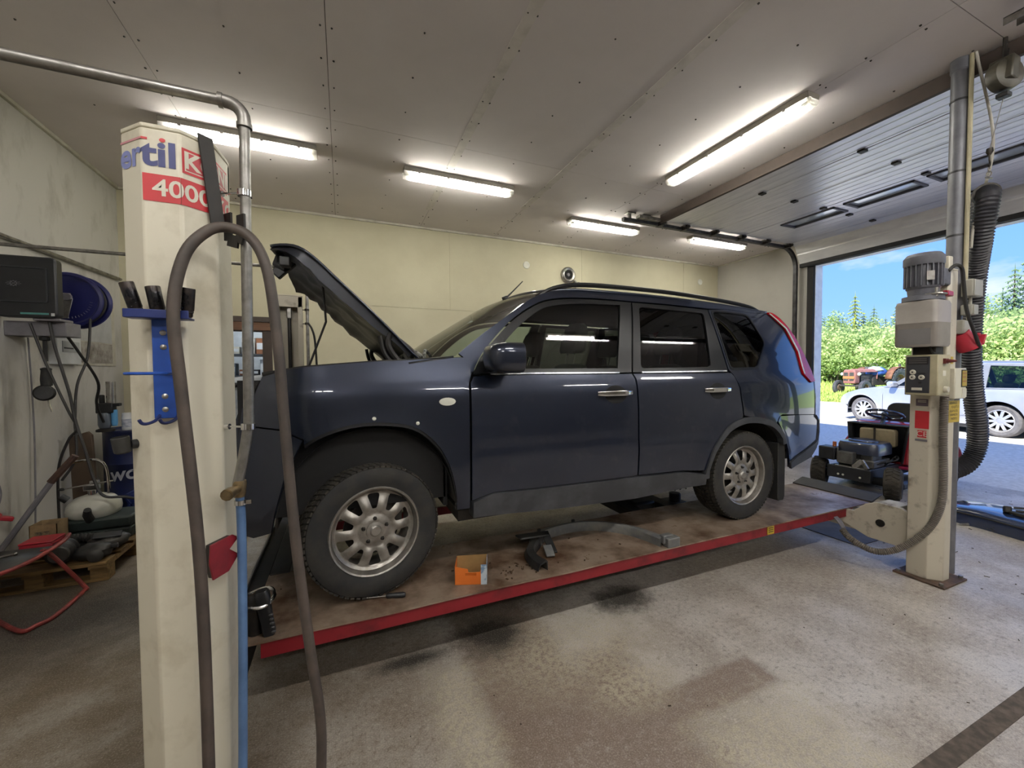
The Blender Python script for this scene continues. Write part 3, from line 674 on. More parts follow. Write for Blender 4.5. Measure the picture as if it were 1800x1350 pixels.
    q = sh('quarter_panel', 'car_paint', [(2.420, 1.592), (2.474, 1.137), (2.504, 1.106), (2.552, 1.0), (2.558, .88), (2.553, .800)]+arch_r[18:-6]+[(2.97, .775), (3.0, .785), (3.2, .775), (3.50, .757), (3.515, 1.03), (3.43, 1.022), (3.34, 1.094), (3.343, 1.289), (3.252, 1.475), (3.085, 1.602), (2.92, 1.590), (2.6, 1.610)], [win3], step=.04)
    sheet('window_frame', 'satin_black', q, [(p[0]+(p[0]-2.70)*.055, p[1]+(p[1]-1.37)*.075) for p in win3], [win3], side(s, .003), .012, .03, H)
    sheet('pane', 'privacy_glass', q, win3, (), side(s, -.004), .004, .06, H)
    tl = sh('tail_light', 'tail_red', cm([(3.092, 1.608), (3.165, 1.600), (3.28, 1.52), (3.378, 1.40), (3.45, 1.27), (3.512, 1.133)], 4)+[(3.520, 1.035), (3.437, 1.030), (3.349, 1.099), (3.352, 1.289), (3.262, 1.478)], off=.012, th=.03, step=.035, label='red wraparound tail light')
    sheet('lamp_strip', 'lamp_white', tl, [(3.352, 1.10), (3.372, 1.10), (3.375, 1.287), (3.28, 1.48), (3.115, 1.598), (3.10, 1.598), (3.262, 1.474), (3.354, 1.285)], (), side(s, .014), .004, .03, H)
    sh('rear_bumper', 'car_paint', [(2.93, .735), (2.965, .773), (3.2, .770), (3.50, .752), (3.58, .70), (3.585, .60), (3.57, .50), (3.45, .42), (3.11, .355), (3.065, .50), (3.0, .63)], off=.004)
    sh('bumper_skirt', 'trim_plastic', [(3.10, .40), (3.30, .455), (3.57, .53), (3.56, .47), (3.45, .40), (3.12, .345)], off=.016)
    # rear wheel-arch trim, sill trim, mud flap
    o = arch_r; i_ = [(2.63+(a-2.63)*.935, .33+(c-.33)*.90) for a, c in arch_r]
    sh('arch_trim', 'trim_plastic', [(2.165, .37)]+o+[(3.03, .56), (2.985, .55)]+i_[::-1]+[(2.215, .37)], off=.012, th=.05, step=.035)
    sh('sill_trim', 'trim_plastic', [(.478, .430), (.607, .460), (.875, .451), (1.559, .444), (1.982, .434), (2.182, .40), (2.182, .33), (1.589, .300), (1.0, .315), (.478, .345)], off=.014, th=.06, step=.05)
    MB().prism([(2.975, .56), (3.06, .56), (3.06, .13), (3.045, .10), (2.985, .10), (2.975, .13)], min(s*.70, s*.885), max(s*.70, s*.885), 'xz').build('mud_flap', 'black_rubber', car, bevel=.006)
    # wheel-arch linings
    for cx, a0, a1, r, nm in ((-.03, 2, 182, .43, 'arch_liner'), (2.63, -2, 178, .42, 'arch_liner')):
        b = MB(); n = 20; vs = []
        for i in range(n+1):
            a = R_(a0+(a1-a0)*i/n); x, z = cx+r*cos(a), .40+r*sin(a)*1.06
            vs += [(x, s*.845, z), (x, s*.48, z)]
        fs = [(2*i, 2*i+1, 2*i+3, 2*i+2) for i in range(n)]+[tuple([2*i+1 for i in range(n+1)])]
        b.add(vs, fs); b.build(nm, 'liner', car)
    b = MB(); b.tube([(0, s*.60, .55), (0, s*.55, .86)], .03, 12); b.tube([(.052*cos(t), s*.565+.052*sin(t), .62+.2*t/(8*pi)) for t in [i*pi/8 for i in range(65)]], .007, 6); b.tube([(-.25, s*.5, .45), (.0, s*.66, .35), (.3, s*.5, .42)], .022, 8)
    b.build('suspension_strut', 'liner', car)
    # door mirror
    P = V(F(.60, 1.16)); t = MB()
    m_ = MB(); ring = rrect(.255, .155, .055, 5); vs = []
    prof = [(.0, 1.0), (.05, 1.02), (.10, 1.0), (.14, .90), (.165, .72), (.175, .45)]      # depth towards the nose of the car
    # shell: wide across the car, deep along it
    for dx, k in prof: vs += [(.70-dx, s*(1.00+u*k*.86), 1.205+v*k+.012*(1-k)) for u, v in ring]
    k = len(ring); fs = [(i*k+j, i*k+(j+1) % k, (i+1)*k+(j+1) % k, (i+1)*k+j) for i in range(len(prof)-1) for j in range(k)]+[tuple(range(k)), tuple(range((len(prof)-1)*k, len(prof)*k))]
    m_.add(vs, fs); mo = m_.build('door_mirror', 'car_paint', car, sharp=60)
    MB().prism([(s*(1.0+u*.80), 1.205+v*.86) for u, v in ring], .700, .704, 'yz').build('mirror_glass', 'chrome', mo)
    b = MB(); b.prism([(.555, 1.125), (.70, 1.125), (.68, 1.15), (.58, 1.15)], min(s*.84, s*1.06), max(s*.84, s*1.06), 'xz'); b.build('mirror_foot', 'satin_black', mo, bevel=.008)
def rr_poly(P, r, k=4):
    """polygon with rounded corners"""
    out = []; n = len(P)
    for i in range(n):
        a, b, c = V(P[i-1]), V(P[i]), V(P[(i+1) % n]); u = (a-b); w = (c-b); ru = min(r, u.length*.45); rw_ = min(r, w.length*.45); p = b+u.normalized()*ru; q = b+w.normalized()*rw_
        out += [tuple(p*(1-t)**2+b*2*t*(1-t)+q*t*t) for t in [j/k for j in range(k+1)]]
    return out
car_side(-1); car_side(1)
def cross(name, m, edge, bulge, n=14, th=.02, parent=None, wfn=None, power=2., sharp=30, label=None):
    """a panel spanning the car from flank to flank between mirrored edge curves"""
    b = MB(); k = len(edge); vs = []
    for i, (x, z) in enumerate(edge):
        w_ = (wfn or wid)(x, z); t = i/(k-1); bx, bz = bulge(t)
        for j in range(n+1):
            q = 2*j/n-1; e = 1-abs(q)**power; vs.append((x+bx*e, w_*q, z+bz*e))
    fs = [(i*(n+1)+j, i*(n+1)+j+1, (i+1)*(n+1)+j+1, (i+1)*(n+1)+j) for i in range(k-1) for j in range(n)]
    b.add(vs, fs); o = b.build(name, m, parent or car, sharp=sharp, label=label)
    if th:
        md = o.modifiers.new('thickness', 'SOLIDIFY'); md.thickness = th; md.offset = 0
    return o
cross('roof', 'car_paint', cm(roof_e, 4), lambda t: (-.05*(1-t), .05), 16)
wsn = cm([(.40, 1.212)]+[apil[i] for i in (4, 8, 12, 16, 20)], 3)
cross('windscreen', 'windscreen_glass', wsn, lambda t: (-.20+.15*t, .05*t), 16, 0, wfn=lambda x, z: wid(x, z)-.012, sharp=80)
cross('cowl', 'satin_black', [(.40, 1.212), (.30, 1.195), (.16, 1.175)], lambda t: (-.20, -.01), 14)
te = cm([(3.10, 1.606), (3.165, 1.600), (3.28, 1.52), (3.378, 1.40), (3.45, 1.27), (3.512, 1.133)], 3)
cross('rear_window', 'privacy_glass', te, lambda t: (.07, .03*(1-t)), 14, .006, wfn=lambda x, z: wid(x, z)-.0)
cross('tailgate', 'car_paint', [(3.512, 1.133), (3.52, 1.03), (3.518, .90), (3.505, .75)], lambda t: (.09, 0), 14, power=3)
cross('rear_bumper_centre', 'car_paint', [(3.50, .745), (3.58, .70), (3.585, .60), (3.57, .50), (3.45, .42)], lambda t: (.10, 0), 14, power=3, wfn=lambda x, z: wid(x, z)+.012)
cross('front_bumper_centre', 'car_paint', [(-.79, .885), (-.80, .76), (-.80, .62), (-.78, .43), (-.60, .37)], lambda t: (-.15, 0), 14, power=2.6)
cross('grille', 'satin_black', [(-.80, 1.04), (-.80, .97), (-.79, .89)], lambda t: (-.15, 0), 14, power=2.6)
for zz in (.925, .965, 1.005):
    MB().tube([(-.80-.15*(1-abs(q)**2.6)-.006, q*.50, zz) for q in [k/12-1 for k in range(25)]], .009, 6).build('grille_bar', 'chrome', car)
MB().tube([(-.795-.15*(1-abs(q)**2.6)-.004, q*.60, .56) for q in [k/12-1 for k in range(25)]], .05, 8).build('air_intake', 'satin_black', car)
cross('lock_panel', 'black_plastic', [(-.80, 1.05), (-.60, 1.08)], lambda t: (-.15*(1-t)-.05*t, .02), 12)
for s in (-1, 1):
    rail = catmull([(.98, s*.66, 1.60), (1.10, s*.665, 1.665), (1.28, s*.675, 1.700), (1.6, s*.68, 1.708), (2.1, s*.675, 1.703), (2.6, s*.665, 1.680), (2.9, s*.655, 1.655), (3.04, s*.645, 1.625)], 5)
    MB().tube(rail, .0155, 8).build('roof_rail', 'satin_black', car, label='black roof rail')
b = MB(); b.tube([(1.02, 0, 1.70), (1.05, 0, 1.725)], [.022, .010], 10); b.tube([(1.05, 0, 1.722), (1.10, 0, 1.77), (1.185, 0, 1.855)], [.0075, .0055, .004], 8); b.build('aerial', 'black_plastic', car)
# open bonnet with its pressed inner frame, stay and hinge
prof = cm([(.225, 1.203), (.064, 1.376), (-.087, 1.526), (-.19, 1.625), (-.285, 1.715), (-.375, 1.770), (-.485, 1.776)], 4)
def bonnet_w(i, k): t = i/(k-1); return .735-.04*t-.11*max(0, t-.72)**1.3/.28**1.3*.9
b = MB(); k = len(prof); n = 16; vs = []
for i, (x, z) in enumerate(prof):
    hw = bonnet_w(i, k); t = i/(k-1)
    for j in range(n+1):
        q = 2*j/n-1; e = 1-q*q; c = .050*e; vs.append((x+.70*c-.05*t*t*e, hw*q, z+.70*c+.03*t*t*e))
b.add(vs, [(i*(n+1)+j, i*(n+1)+j+1, (i+1)*(n+1)+j+1, (i+1)*(n+1)+j) for i in range(k-1) for j in range(n)])
bon = b.build('bonnet', 'car_paint', car, label='bonnet propped open'); md = bon.modifiers.new('thickness', 'SOLIDIFY'); md.thickness = .012; md.offset = 0
# pressed inner frame: a deep rim and cross ribs hanging below the skin
def under(i, q, d): x, z = prof[i]; e = 1-q*q; t = i/(k-1); return (x+.035*e-.05*t*t*e-d*.70, bonnet_w(i, k)*q, z+.035*e+.03*t*t*e-d*.72)
inner = MB(); nn = 40; dep = lambda i, q: .028+.045*max(0, sin(pi*min(1, max(0, (i-2)/(k-5)))))**.6*(1-.25*abs(sin(q*7)))+.02*mnoise.noise((i*.5, q*3, 2))
rows = list(range(1, k-1)); vs = [under(i, (2*j/nn-1)*.97, dep(i, 2*j/nn-1)) for i in rows for j in range(nn+1)]
inner.add(vs, [(a*(nn+1)+j, a*(nn+1)+j+1, (a+1)*(nn+1)+j+1, (a+1)*(nn+1)+j) for a in range(len(rows)-1) for j in range(nn)])
for q in (-.97, .97): # side walls of the inner frame
    sv = []
    for i in rows: sv += [under(i, q, .004), under(i, q, dep(i, q/.97))]
    inner.add(sv, [(2*a, 2*a+1, 2*a+3, 2*a+2) for a in range(len(rows)-1)])
inner.build('inner_frame', mat('bonnet_underside', '14161d', .38, metal=.3, col2='1e222c', scale=5), bon, sharp=50)
b = MB(); b.beam(under(k-4, -.30, .02), under(k-4, -.30, .16), .05, .06); b.tube([under(k-3, -.62, .03), under(k-4, -.62, .11), under(k-6, -.62, .12)], .024, 8); b.obox(under(k-6, -.85, .10), (.05, .06, .05)); b.build('catch', 'black_plastic', bon, bevel=.006)
b = MB(); b.tube([under(13, -.66, .07), (-.24, -.46, 1.42), (-.345, -.46, 1.13)], .006, 8); b.build('bonnet_stay', 'black_steel', bon)
for s in (-1, 1):
    b = MB(); b.tube(catmull([(.20, s*.70, 1.16), (.12, s*.70, 1.20), (.07, s*.70, 1.28), (.085, s*.70, 1.345)], 5), .018, 8); b.tube(catmull([(.10, s*.69, 1.17), (.05, s*.69, 1.24), (.03, s*.69, 1.33)], 4), .013, 8); b.tube(catmull([(.24, s*.7, 1.18), (.20, s*.70, 1.25), (.13, s*.70, 1.31)], 4), .010, 8)
    b.build('bonnet_hinge', 'black_steel', bon)
# bonnet-edge gutter, engine bay, floor pan and lining
b = MB(); b.box(-.60, .35, -.80, -.79, .45, 1.10); b.box(-.60, .35, .79, .80, .45, 1.10); b.box(.34, .36, -.8, .8, .4, 1.18); b.box(-.66, -.60, -.62, .62, .5, 1.06); b.box(-.6, .35, -.5, .5, .42, .45); b.build('engine_bay', 'dark_cavity', car)
b = MB(); b.obox((-.12, .08, .93), (.50, .55, .22)); b.obox((-.15, .1, 1.05), (.4, .4, .04)); b.obox((.12, -.5, .98), (.18, .26, .2)); b.cyl((-.42, -.5, .9), (-.42, -.5, 1.07), .05, n=14); b.tube(catmull([(.1, .3, 1.05), (-.1, .45, 1.1), (-.35, .35, 1.0)], 6), .03, 10); b.build('engine', 'black_plastic', car, bevel=.02)
b = MB(); b.tube(catmull([(.22, -.66, 1.16), (.17, -.62, 1.235), (.24, -.55, 1.25), (.30, -.60, 1.19)], 6), .012, 8); b.tube(catmull([(.27, -.66, 1.17), (.29, -.58, 1.26), (.34, -.52, 1.22)], 6), .009, 8); b.build('cable_loom', mat('loom', '8a8c86', .5, col2='33332f', scale=25, lo=.45, hi=.55), car)
b = MB(); b.tube([(-.50, -.80, 1.128), (-.327, -.812, 1.158), (-.03, -.815, 1.183), (.21, -.81, 1.197), (.45, -.80, 1.205)], .010, 6); b.tube([(-.50, .80, 1.128), (-.327, .812, 1.158), (-.03, .815, 1.183), (.21, .81, 1.197), (.45, .80, 1.205)], .010, 6); b.build('bonnet_seal', 'black_rubber', car)
b = MB(); b.box(.42, 2.2, -.80, .80, .30, .36); b.box(2.2, 3.5, -.56, .56, .40, .46); b.box(-.62, .42, -.46, .46, .34, .42); b.box(3.1, 3.48, -.74, .74, .38, .44)
b.build('floor_pan', 'liner', car)
b = MB()
for s in (-1, 1):
    for z0, z1, y in ((.36, 1.10, .80),): b.box(.48, 2.17, min(s*y, s*(y-.04)), max(s*y, s*(y-.04)), z0, z1)
    b.box(2.15, 3.42, min(s*.76, s*.72), max(s*.76, s*.72), .84, 1.12)
    b.prism([(1.62, 1.12), (1.69, 1.58), (1.745, 1.58), (1.655, 1.12)], min(s*.70, s*.66), max(s*.70, s*.66), 'xz'); b.prism([(2.35, 1.12), (2.38, 1.58), (2.45, 1.58), (2.49, 1.12)], min(s*.70, s*.66), max(s*.70, s*.66), 'xz')
b.build('door_lining', 'interior', car)
cross('headliner', mat('headlining', '4a4a47', .9), [(p[0], p[1]-.05) for p in cm(roof_e, 3)], lambda t: (0, .04), 10, .01, wfn=lambda x, z: wid(x, z)-.04)
# wheels
def wheel(x, y, s, steer):
    t = thing('wheel', '', 'x'); [t.pop(k_) for k_ in ('label', 'category')]
    t.parent = car; t.location = (x, y, .335); t.rotation_euler = (0, 0, steer)
    R = .335; hw = .108; ax = (0, s, 0)
    MB().lathe([(.215, -hw*.80), (.255, -hw*.98), (.295, -hw), (.320, -hw*.90), (.330, -hw*.68), (.328, 0), (.330, hw*.68), (.320, hw*.90), (.295, hw), (.255, hw*.98), (.222, hw*.86), (.214, hw*.7), (.21, 0)], (0, 0, 0), ax, 64, x=(1, 0, 0), closed=True).build('tyre', 'tyre', t, sharp=28)
    b = MB(); N_ = 72
    for i in range(N_):
        for row, (h0, h1, sh_) in enumerate(((-.098, -.062, 0), (-.055, -.020, .5), (-.014, .014, 0), (.020, .055, .5), (.062, .098, 0))):
            a = 2*pi*(i+sh_)/N_; d = 2*pi/N_*.36; sk = .3*2*pi/N_*(1 if row < 2 else -1)
            r0, r1 = .322, .3365
            if row in (0, 4): rr = [(r1-.006 if abs(h) > .08 else r1) for h in (h0, h1)]
            else: rr = [r1, r1]
            vs = []
            for h, q, r_ in ((h0, -sk, rr[0]), (h1, sk, rr[1])):
                for aa in (a-d+q, a+d+q):
                    for r in (r0, r_): vs.append((r*cos(aa), s*h, r*sin(aa)))
            b.add(vs, [(0, 1, 3, 2), (4, 6, 7, 5), (0, 4, 5, 1), (2, 3, 7, 6), (1, 5, 7, 3)])
    b.build('tread', 'tread', t, flat=True)
    rim = MB().lathe([(.205, -.085), (.219, -.085), (.222, .088), (.226, .094), (.221, .100), (.214, .096), (.208, .080), (.204, .05), (.195, .02), (.198, -.08)], (0, 0, 0), ax, 56, x=(1, 0, 0), closed=True).build('rim', 'wheel_silver', t, sharp=30)
    def face(a, c):
        r = hypot(a, c); th = atan2(c, a)
        sp_ = .5+.5*cos(10*th)                    # ten spokes, ridged
        h = .048+.022*math.exp(-((r-.115)/.05)**2)
        if r < .085: h = .062+.012*min(1, (.085-r)/.03)
        if .090 < r < .195: h += .016*(sp_-.5)*sin(pi*(r-.090)/.105)
        if r > .188: h = .052+.012*((r-.188)/.015)
        return (a, s*h, c)
    slots = []
    for i in range(10):
        th = 2*pi*(i+.5)/10; e = (cos(th), sin(th)); u = (-e[1], e[0])
        P = [(.108, -.010), (.108, .010), (.176, .031), (.184, .022), (.184, -.022), (.176, -.031)]
        slots.append(rr_poly([(e[0]*r+u[0]*q, e[1]*r+u[1]*q) for r, q in P], .008, 2))
    disc = sheet('disc', 'wheel_silver', t, [(.203*cos(2*pi*i/60), .203*sin(2*pi*i/60)) for i in range(60)], slots, face, .006, .0085, (0, s, 0))
    MB().lathe([(.0, .092), (.022, .092), (.027, .088), (.030, .084), (.044, .080), (.048, .064)], (0, 0, 0), ax, 28, x=(1, 0, 0)).build('hub_cap', 'wheel_silver', t, sharp=25)
    b = MB()
    for i in range(5):
        a = 2*pi*i/5+pi/2; p = (.060*cos(a), 0, .060*sin(a)); b.lathe([(.019, .055), (.019, .064), (.012, .066), (.011, .062)], p, ax, 14)
    b.build('nut_seat', 'wheel_silver', t)
    b = MB()
    for i in range(5):
        a = 2*pi*i/5+pi/2; p = (.060*cos(a), 0, .060*sin(a)); b.lathe([(.0105, .06), (.0105, .076), (.006, .080), (0.006, .088), (0, .088)], p, ax, 6)
    b.build('wheel_nut', 'dark_steel', t)
    MB().lathe([(0, .0), (.14, .0), (.14, .016), (0, .016)], (0, 0, 0), ax, 32).build('brake_disc', 'dark_steel', t, sharp=30)
    b = MB(); b.lathe([(.06, -.03), (.06, .05)], (0, 0, 0), ax, 16); b.obox((.10, 0, .06), (.10, .07, .10)); b.build('brake_caliper', 'liner', t)
for x in (-.035, 2.63):
    wheel(x, -.765, -1, R_(11) if x < 1 else 0); wheel(x, .765, 1, R_(11) if x < 1 else 0)
# seats, dashboard, steering wheel
def seat(x, y, w_=.50, rest=True):
    t = thing('seat', '', 'x'); [t.pop(k_) for k_ in ('label', 'category')]; t.parent = car; t.location = (x, y, .40)
    MB().obox((0, 0, .22), (.50, w_, .17), (0, R_(-6), 0)).build('cushion', 'seat_cloth', t, bevel=.05, seg=3)
    b = MB(); pr = rrect(.13, w_, .055, 4)
    ws_ = [(.24, 1.0), (.45, 1.02), (.62, .95), (.72, .82), (.77, .62), (.785, .35)]; vs = []
    for z, q in ws_: vs += [(.24+(z-.24)*.27+u*(.6+.4*q), v*q, z) for u, v in pr]
    kk = len(pr); b.add(vs, [(i*kk+j, i*kk+(j+1) % kk, (i+1)*kk+(j+1) % kk, (i+1)*kk+j) for i in range(len(ws_)-1) for j in range(kk)]+[tuple(range(kk)), tuple(range((len(ws_)-1)*kk, len(ws_)*kk))]); b.build('backrest', 'seat_cloth', t, sharp=60)
    hr = MB(); pr = rrect(.10, .26, .045, 4); vs = []; hs = [(.865, .78), (.885, .98), (.95, 1.03), (1.02, .95), (1.06, .78), (1.085, .45)]
    for z, q in hs: vs += [(.24+(z-.24)*.24+u*(.5+.5*q), v*q, z) for u, v in pr]
    kk = len(pr); hr.add(vs, [(i*kk+j, i*kk+(j+1) % kk, (i+1)*kk+(j+1) % kk, (i+1)*kk+j) for i in range(len(hs)-1) for j in range(kk)]+[tuple(range(kk)), tuple(range((len(hs)-1)*kk, len(hs)*kk))]); ho = hr.build('headrest', 'seat_cloth', t, sharp=60)
    b = MB()
    for q in (-.05, .05): b.cyl((.372, q, .76), (.395, q, .88), .007, n=8)
    b.build('headrest_post', 'chrome', ho)
seat(1.02, -.37); seat(1.02, .37); seat(1.90, -.40, .45); seat(1.90, .40, .45); seat(1.92, 0, .34)
b = MB(); b.prism([(.36, 1.16), (.58, 1.12), (.70, 1.05), (.68, .80), (.52, .60), (.36, .60)], -.74, .74, 'xz'); b.build('dashboard', 'interior', car, bevel=.03, seg=3)
b = MB(); c0 = V((.80, -.37, 1.03)); ax_ = V((.90, 0, .42)).normalized(); u = ax_.cross(V((0, 1, 0))).normalized()
b.tube([c0+(V((0, 1, 0))*cos(t)+u*sin(t))*.185 for t in [2*pi*i/28 for i in range(28)]], .015, 8, closed=True); b.tube([c0-V((0, .18, 0)), c0+V((0, .18, 0))], .014, 8); b.tube([c0, c0-ax_*.2], .035, 10); b.ball(c0, .05); b.build('steering_wheel', 'interior', car)
b = MB(); b.obox((.66, -.1, .98), (.03, .05, .08)); b.build('red_tag', mat('tag_red', '7a1f22', .6), car)
# ------------------------------------------------------------------ things on and beside the near lift column
mat('hose_rubber', '4b423c', .6, col2='37312d', scale=10, bump=.05); mat('hose_dark', '2c2b2c', .55, col2='3b3733', scale=8)
mat('blue_paint', '1f4aa0', .4, col2='1a3c86', scale=6); mat('blue_dark', '1b2a63', .4, col2='141f4c', scale=5); mat('brass', '8d7b5c', .4, metal=.8, col2='5e503c', scale=20)
mat('blue_hose', '5c7ba5', .45, col2='4b688f', scale=7); mat('mark_blue_faded', '8088bd', .5); mat('mark_red_faded', 'cf9096', .5)
CX, CY = -.45, 1.41
UP = [0.]
for i in range(1, 6): UP.append(UP[-1]+hypot(CP[i+1][0]-CP[i][0], CP[i+1][1]-CP[i][1]))
def facet(u, z, d=0.):
    """point on the folded face of the near column: u runs round the folds from the second corner"""
    i = 0
    while i < 4 and u > UP[i+1]: i += 1
    a, b = CP[i+1], CP[i+2]; t = (u-UP[i])/(UP[i+1]-UP[i]); tx, ty = (b[0]-a[0]), (b[1]-a[1]); l = hypot(tx, ty)
    return (CX+a[0]+tx*t+ty/l*d, CY+a[1]+ty*t-tx/l*d, z)
def facet_print(vs, fs, u0, z0, m, d=.0012, name='lettering', mfold=None):
    bm = bmesh.new()
    bv = [bm.verts.new((x+u0, y+z0, 0)) for x, y, _ in vs]
    for f in fs:
        try: bm.faces.new([bv[i] for i in f])
        except ValueError: pass
    bmesh.ops.bisect_plane(bm, geom=bm.verts[:]+bm.edges[:]+bm.faces[:], plane_co=(.001, 0, 0), plane_no=(-1, 0, 0), clear_outer=True)
    for u in UP[1:5]: bmesh.ops.bisect_plane(bm, geom=bm.verts[:]+bm.edges[:]+bm.faces[:], plane_co=(u, 0, 0), plane_no=(1, 0, 0))
    bm.verts.index_update(); V2 = [tuple(v.co) for v in bm.verts]; F2 = [[v.index for v in f.verts] for f in bm.faces]; C2 = [f.calc_center_median().x for f in bm.faces]; bm.free()
    for sel, mm in (((lambda c: c < UP[1]), mfold), ((lambda c: c >= UP[1]), m)) if mfold else (((lambda c: True), m),):
        b = MB()
        for f, c in zip(F2, C2):
            if sel(c): b.add([facet(V2[i][0]+(1e-5 if c > V2[i][0] else -1e-5), V2[i][1], d) for i in f], [tuple(range(len(f)))])
        if b.f: b.build(name, mm, colL, world=True, flat=True)
def rect(u0, u1, z0, z1, n=1): return [(u0, z0, 0), (u1, z0, 0), (u1, z1, 0), (u0, z1, 0)], [(0, 1, 2, 3)]
vs, fs = text_mb('Stertil', .094, .0028, 'RIGHT', 1.12); facet_print(vs, fs, UP[2]-.006, 2.098, 'sticker_blue', mfold='mark_blue_faded')
facet_print(*rect(0, UP[1]*1.0, 2.136, 2.142), 0, 0, 'mark_red_faded', name='red_line')
facet_print(*rect(UP[1], UP[1]+.014, 2.136, 2.142), 0, 0, 'sticker_red', .0013, name='red_line')
vs = [(UP[1]+.047+.007*cos(2*pi*i/16), 2.140+.0055*sin(2*pi*i/16), 0) for i in range(16)]; facet_print(vs, [tuple(range(16))], 0, 0, 'sticker_red', .0016, name='red_dot')
facet_print(*rect(UP[2]+.004, UP[4]-.008, 2.062, 2.132), 0, 0, 'sticker_red', name='red_box'); facet_print(*rect(UP[2]+.010, UP[4]-.014, 2.069, 2.125), 0, 0, 'sticker_white', .0015, name='white_box')
facet_print(*rect(UP[2]+.013, UP[4]-.017, 2.072, 2.122), 0, 0, mat('sticker_pink', 'b9474d', .5), .0018, name='red_box')
vs, fs = text_mb('KONI', .060, .002, 'CENTER', 1.05); facet_print(vs, fs, (UP[2]+UP[4])/2-.002, 2.097, 'sticker_white', .0022)
facet_print(*rect(UP[1]+.001, UP[5]-.03, 1.972, 2.046), 0, 0, 'sticker_red', name='red_band')
vs, fs = text_mb('4000 KG', .064, .0012, 'LEFT', 1.1); facet_print(vs, fs, UP[1]+.022, 2.008, 'sticker_white', .0018)
# black strap with a hook that carries the hose
hg = thing('hose_hanger', 'black flat steel strap with a hook, hung over the top of the near column', 'hanger', facet(UP[3]-.02, 1.92, 0))
b = MB(); A = [facet(UP[3]-.030, 2.19, .004), facet(UP[3]-.006, 1.935, .012)]
nrm = V((.66, -.75, 0)); side_ = V((.75, .66, 0))
def strap_pt(t, w_, d): p = V(A[0]).lerp(V(A[1]), t); return tuple(p+side_*w_+nrm*d)
b.add([strap_pt(t, w_, d) for t in (0, 1) for w_ in (-.019, .019) for d in (0, .006)], [(0, 1, 3, 2), (4, 6, 7, 5), (0, 4, 5, 1), (2, 3, 7, 6), (0, 2, 6, 4), (1, 5, 7, 3)]); b.build('strap', 'black_steel', hg, world=True)
HK = V(strap_pt(1, .03, .0))
b = MB(); q = [HK+nrm*d+V((0, 0, z)) for d, z in ((0, .05), (0, -.03), (.05, -.045), (.065, -.02), (.065, .035))]
for i in range(4): b.beam(q[i], q[i+1], .036, .006, up=(side_.x, side_.y, .01))
b.build('hook', 'black_steel', hg, world=True)
b = MB(); b.tube(catmull([(-.36, 1.26, .012), (-.362, 1.29, .20), (-.366, 1.33, .40), (-.371, 1.33, .963), (-.399, 1.33, 1.432), (-.412, 1.33, 1.66), (-.389, 1.34, 1.81), (-.344, 1.36, 1.888), (-.295, 1.375, 1.912), (-.235, 1.36, 1.882), (-.194, 1.34, 1.782), (-.171, 1.33, 1.557), (-.161, 1.33, 1.358), (-.139, 1.33, 1.002), (-.108, 1.32, .683), (-.083, 1.31, .462), (-.084, 1.30, .284), (-.10, 1.27, .08), (-.13, 1.2, .014)], 7), .0145, 12)
tag(b.build('air_hose', 'hose_rubber'), 'thick grey rubber hose looped over the hook on the near column', 'hose')
# blue tool bracket with three sockets
tb = thing('tool_holder', 'blue magnetic steel tool holder on the near column with ring and hooks', 'tool holder', (-.452, 1.41, 1.36))
b = MB(); b.box(-.476, -.428, 1.385, 1.390, 1.375, 1.648); b.box(-.432, -.426, 1.385, 1.409, 1.375, 1.648); b.box(-.478, -.473, 1.385, 1.409, 1.375, 1.648); b.build('plate', 'blue_paint', tb, world=True, bevel=.002)
b = MB(); b.box(-.522, -.383, 1.345, 1.392, 1.645, 1.651); b.box(-.522, -.383, 1.343, 1.347, 1.645, 1.668); b.box(-.440, -.430, 1.380, 1.388, 1.648, 1.705); b.build('shelf', 'blue_dark', tb, world=True, bevel=.002)
MB().tube([(-.474+.048*cos(t), 1.352+.036*sin(t), 1.499) for t in [2*pi*i/26 for i in range(26)]], .0042, 8, closed=True).build('ring', 'blue_paint', tb, world=True)
for x in (-.478, -.436): MB().tube(catmull([(x+.012, 1.388, 1.385), (x+.008, 1.37, 1.372), (x-.002, 1.35, 1.366), (x-.010, 1.340, 1.368), (x-.014, 1.334, 1.378)], 4), .0042, 8).build('hook', 'blue_dark', tb, world=True)
for z in (1.61, 1.571, 1.436, 1.40): MB().lathe([(0, .004), (.004, .0035), (.0075, .001), (.0075, 0)], (-.453, 1.385, z), (0, -1, 0), 14).build('rivet', 'steel', tb, world=True)
mat('socket_steel', '2b2b2f', .32, metal=.8, col2='4a413a', scale=25, rvar=.1)
for i, (a, c, r, lab) in enumerate((((-.496, 1.362, 1.652), (-.515, 1.352, 1.736), .0155, 'dark impact socket with a wide steel band, tilted outward on the blue tool holder'), ((-.452, 1.362, 1.652), (-.463, 1.357, 1.730), .0165, 'middle dark impact socket with scratched sides on the blue tool holder'), ((-.392, 1.362, 1.652), (-.383, 1.352, 1.730), .0150, 'smooth dark impact socket behind the rubber hose, on the blue tool holder'))):
    s_ = thing('impact_socket', lab, 'socket', a, group='sockets on the blue tool holder'); d = (V(c)-V(a)); L_ = d.length
    MB().lathe([(r*.72, 0), (r*.86, .004), (r*.86, L_*.20), (r, L_*.26), (r, L_*.97), (r*.95, L_), (r*.74, L_), (r*.70, L_*.5), (0, L_*.5)], (0, 0, 0), d, 24).build('body', 'socket_steel', s_, sharp=30)
    MB().lathe([(r*.87, L_*.16), (r*.93, L_*.17), (r*.93, L_*.20), (r*.87, L_*.21)], (0, 0, 0), d, 24).build('retaining_ring', 'black_rubber', s_)
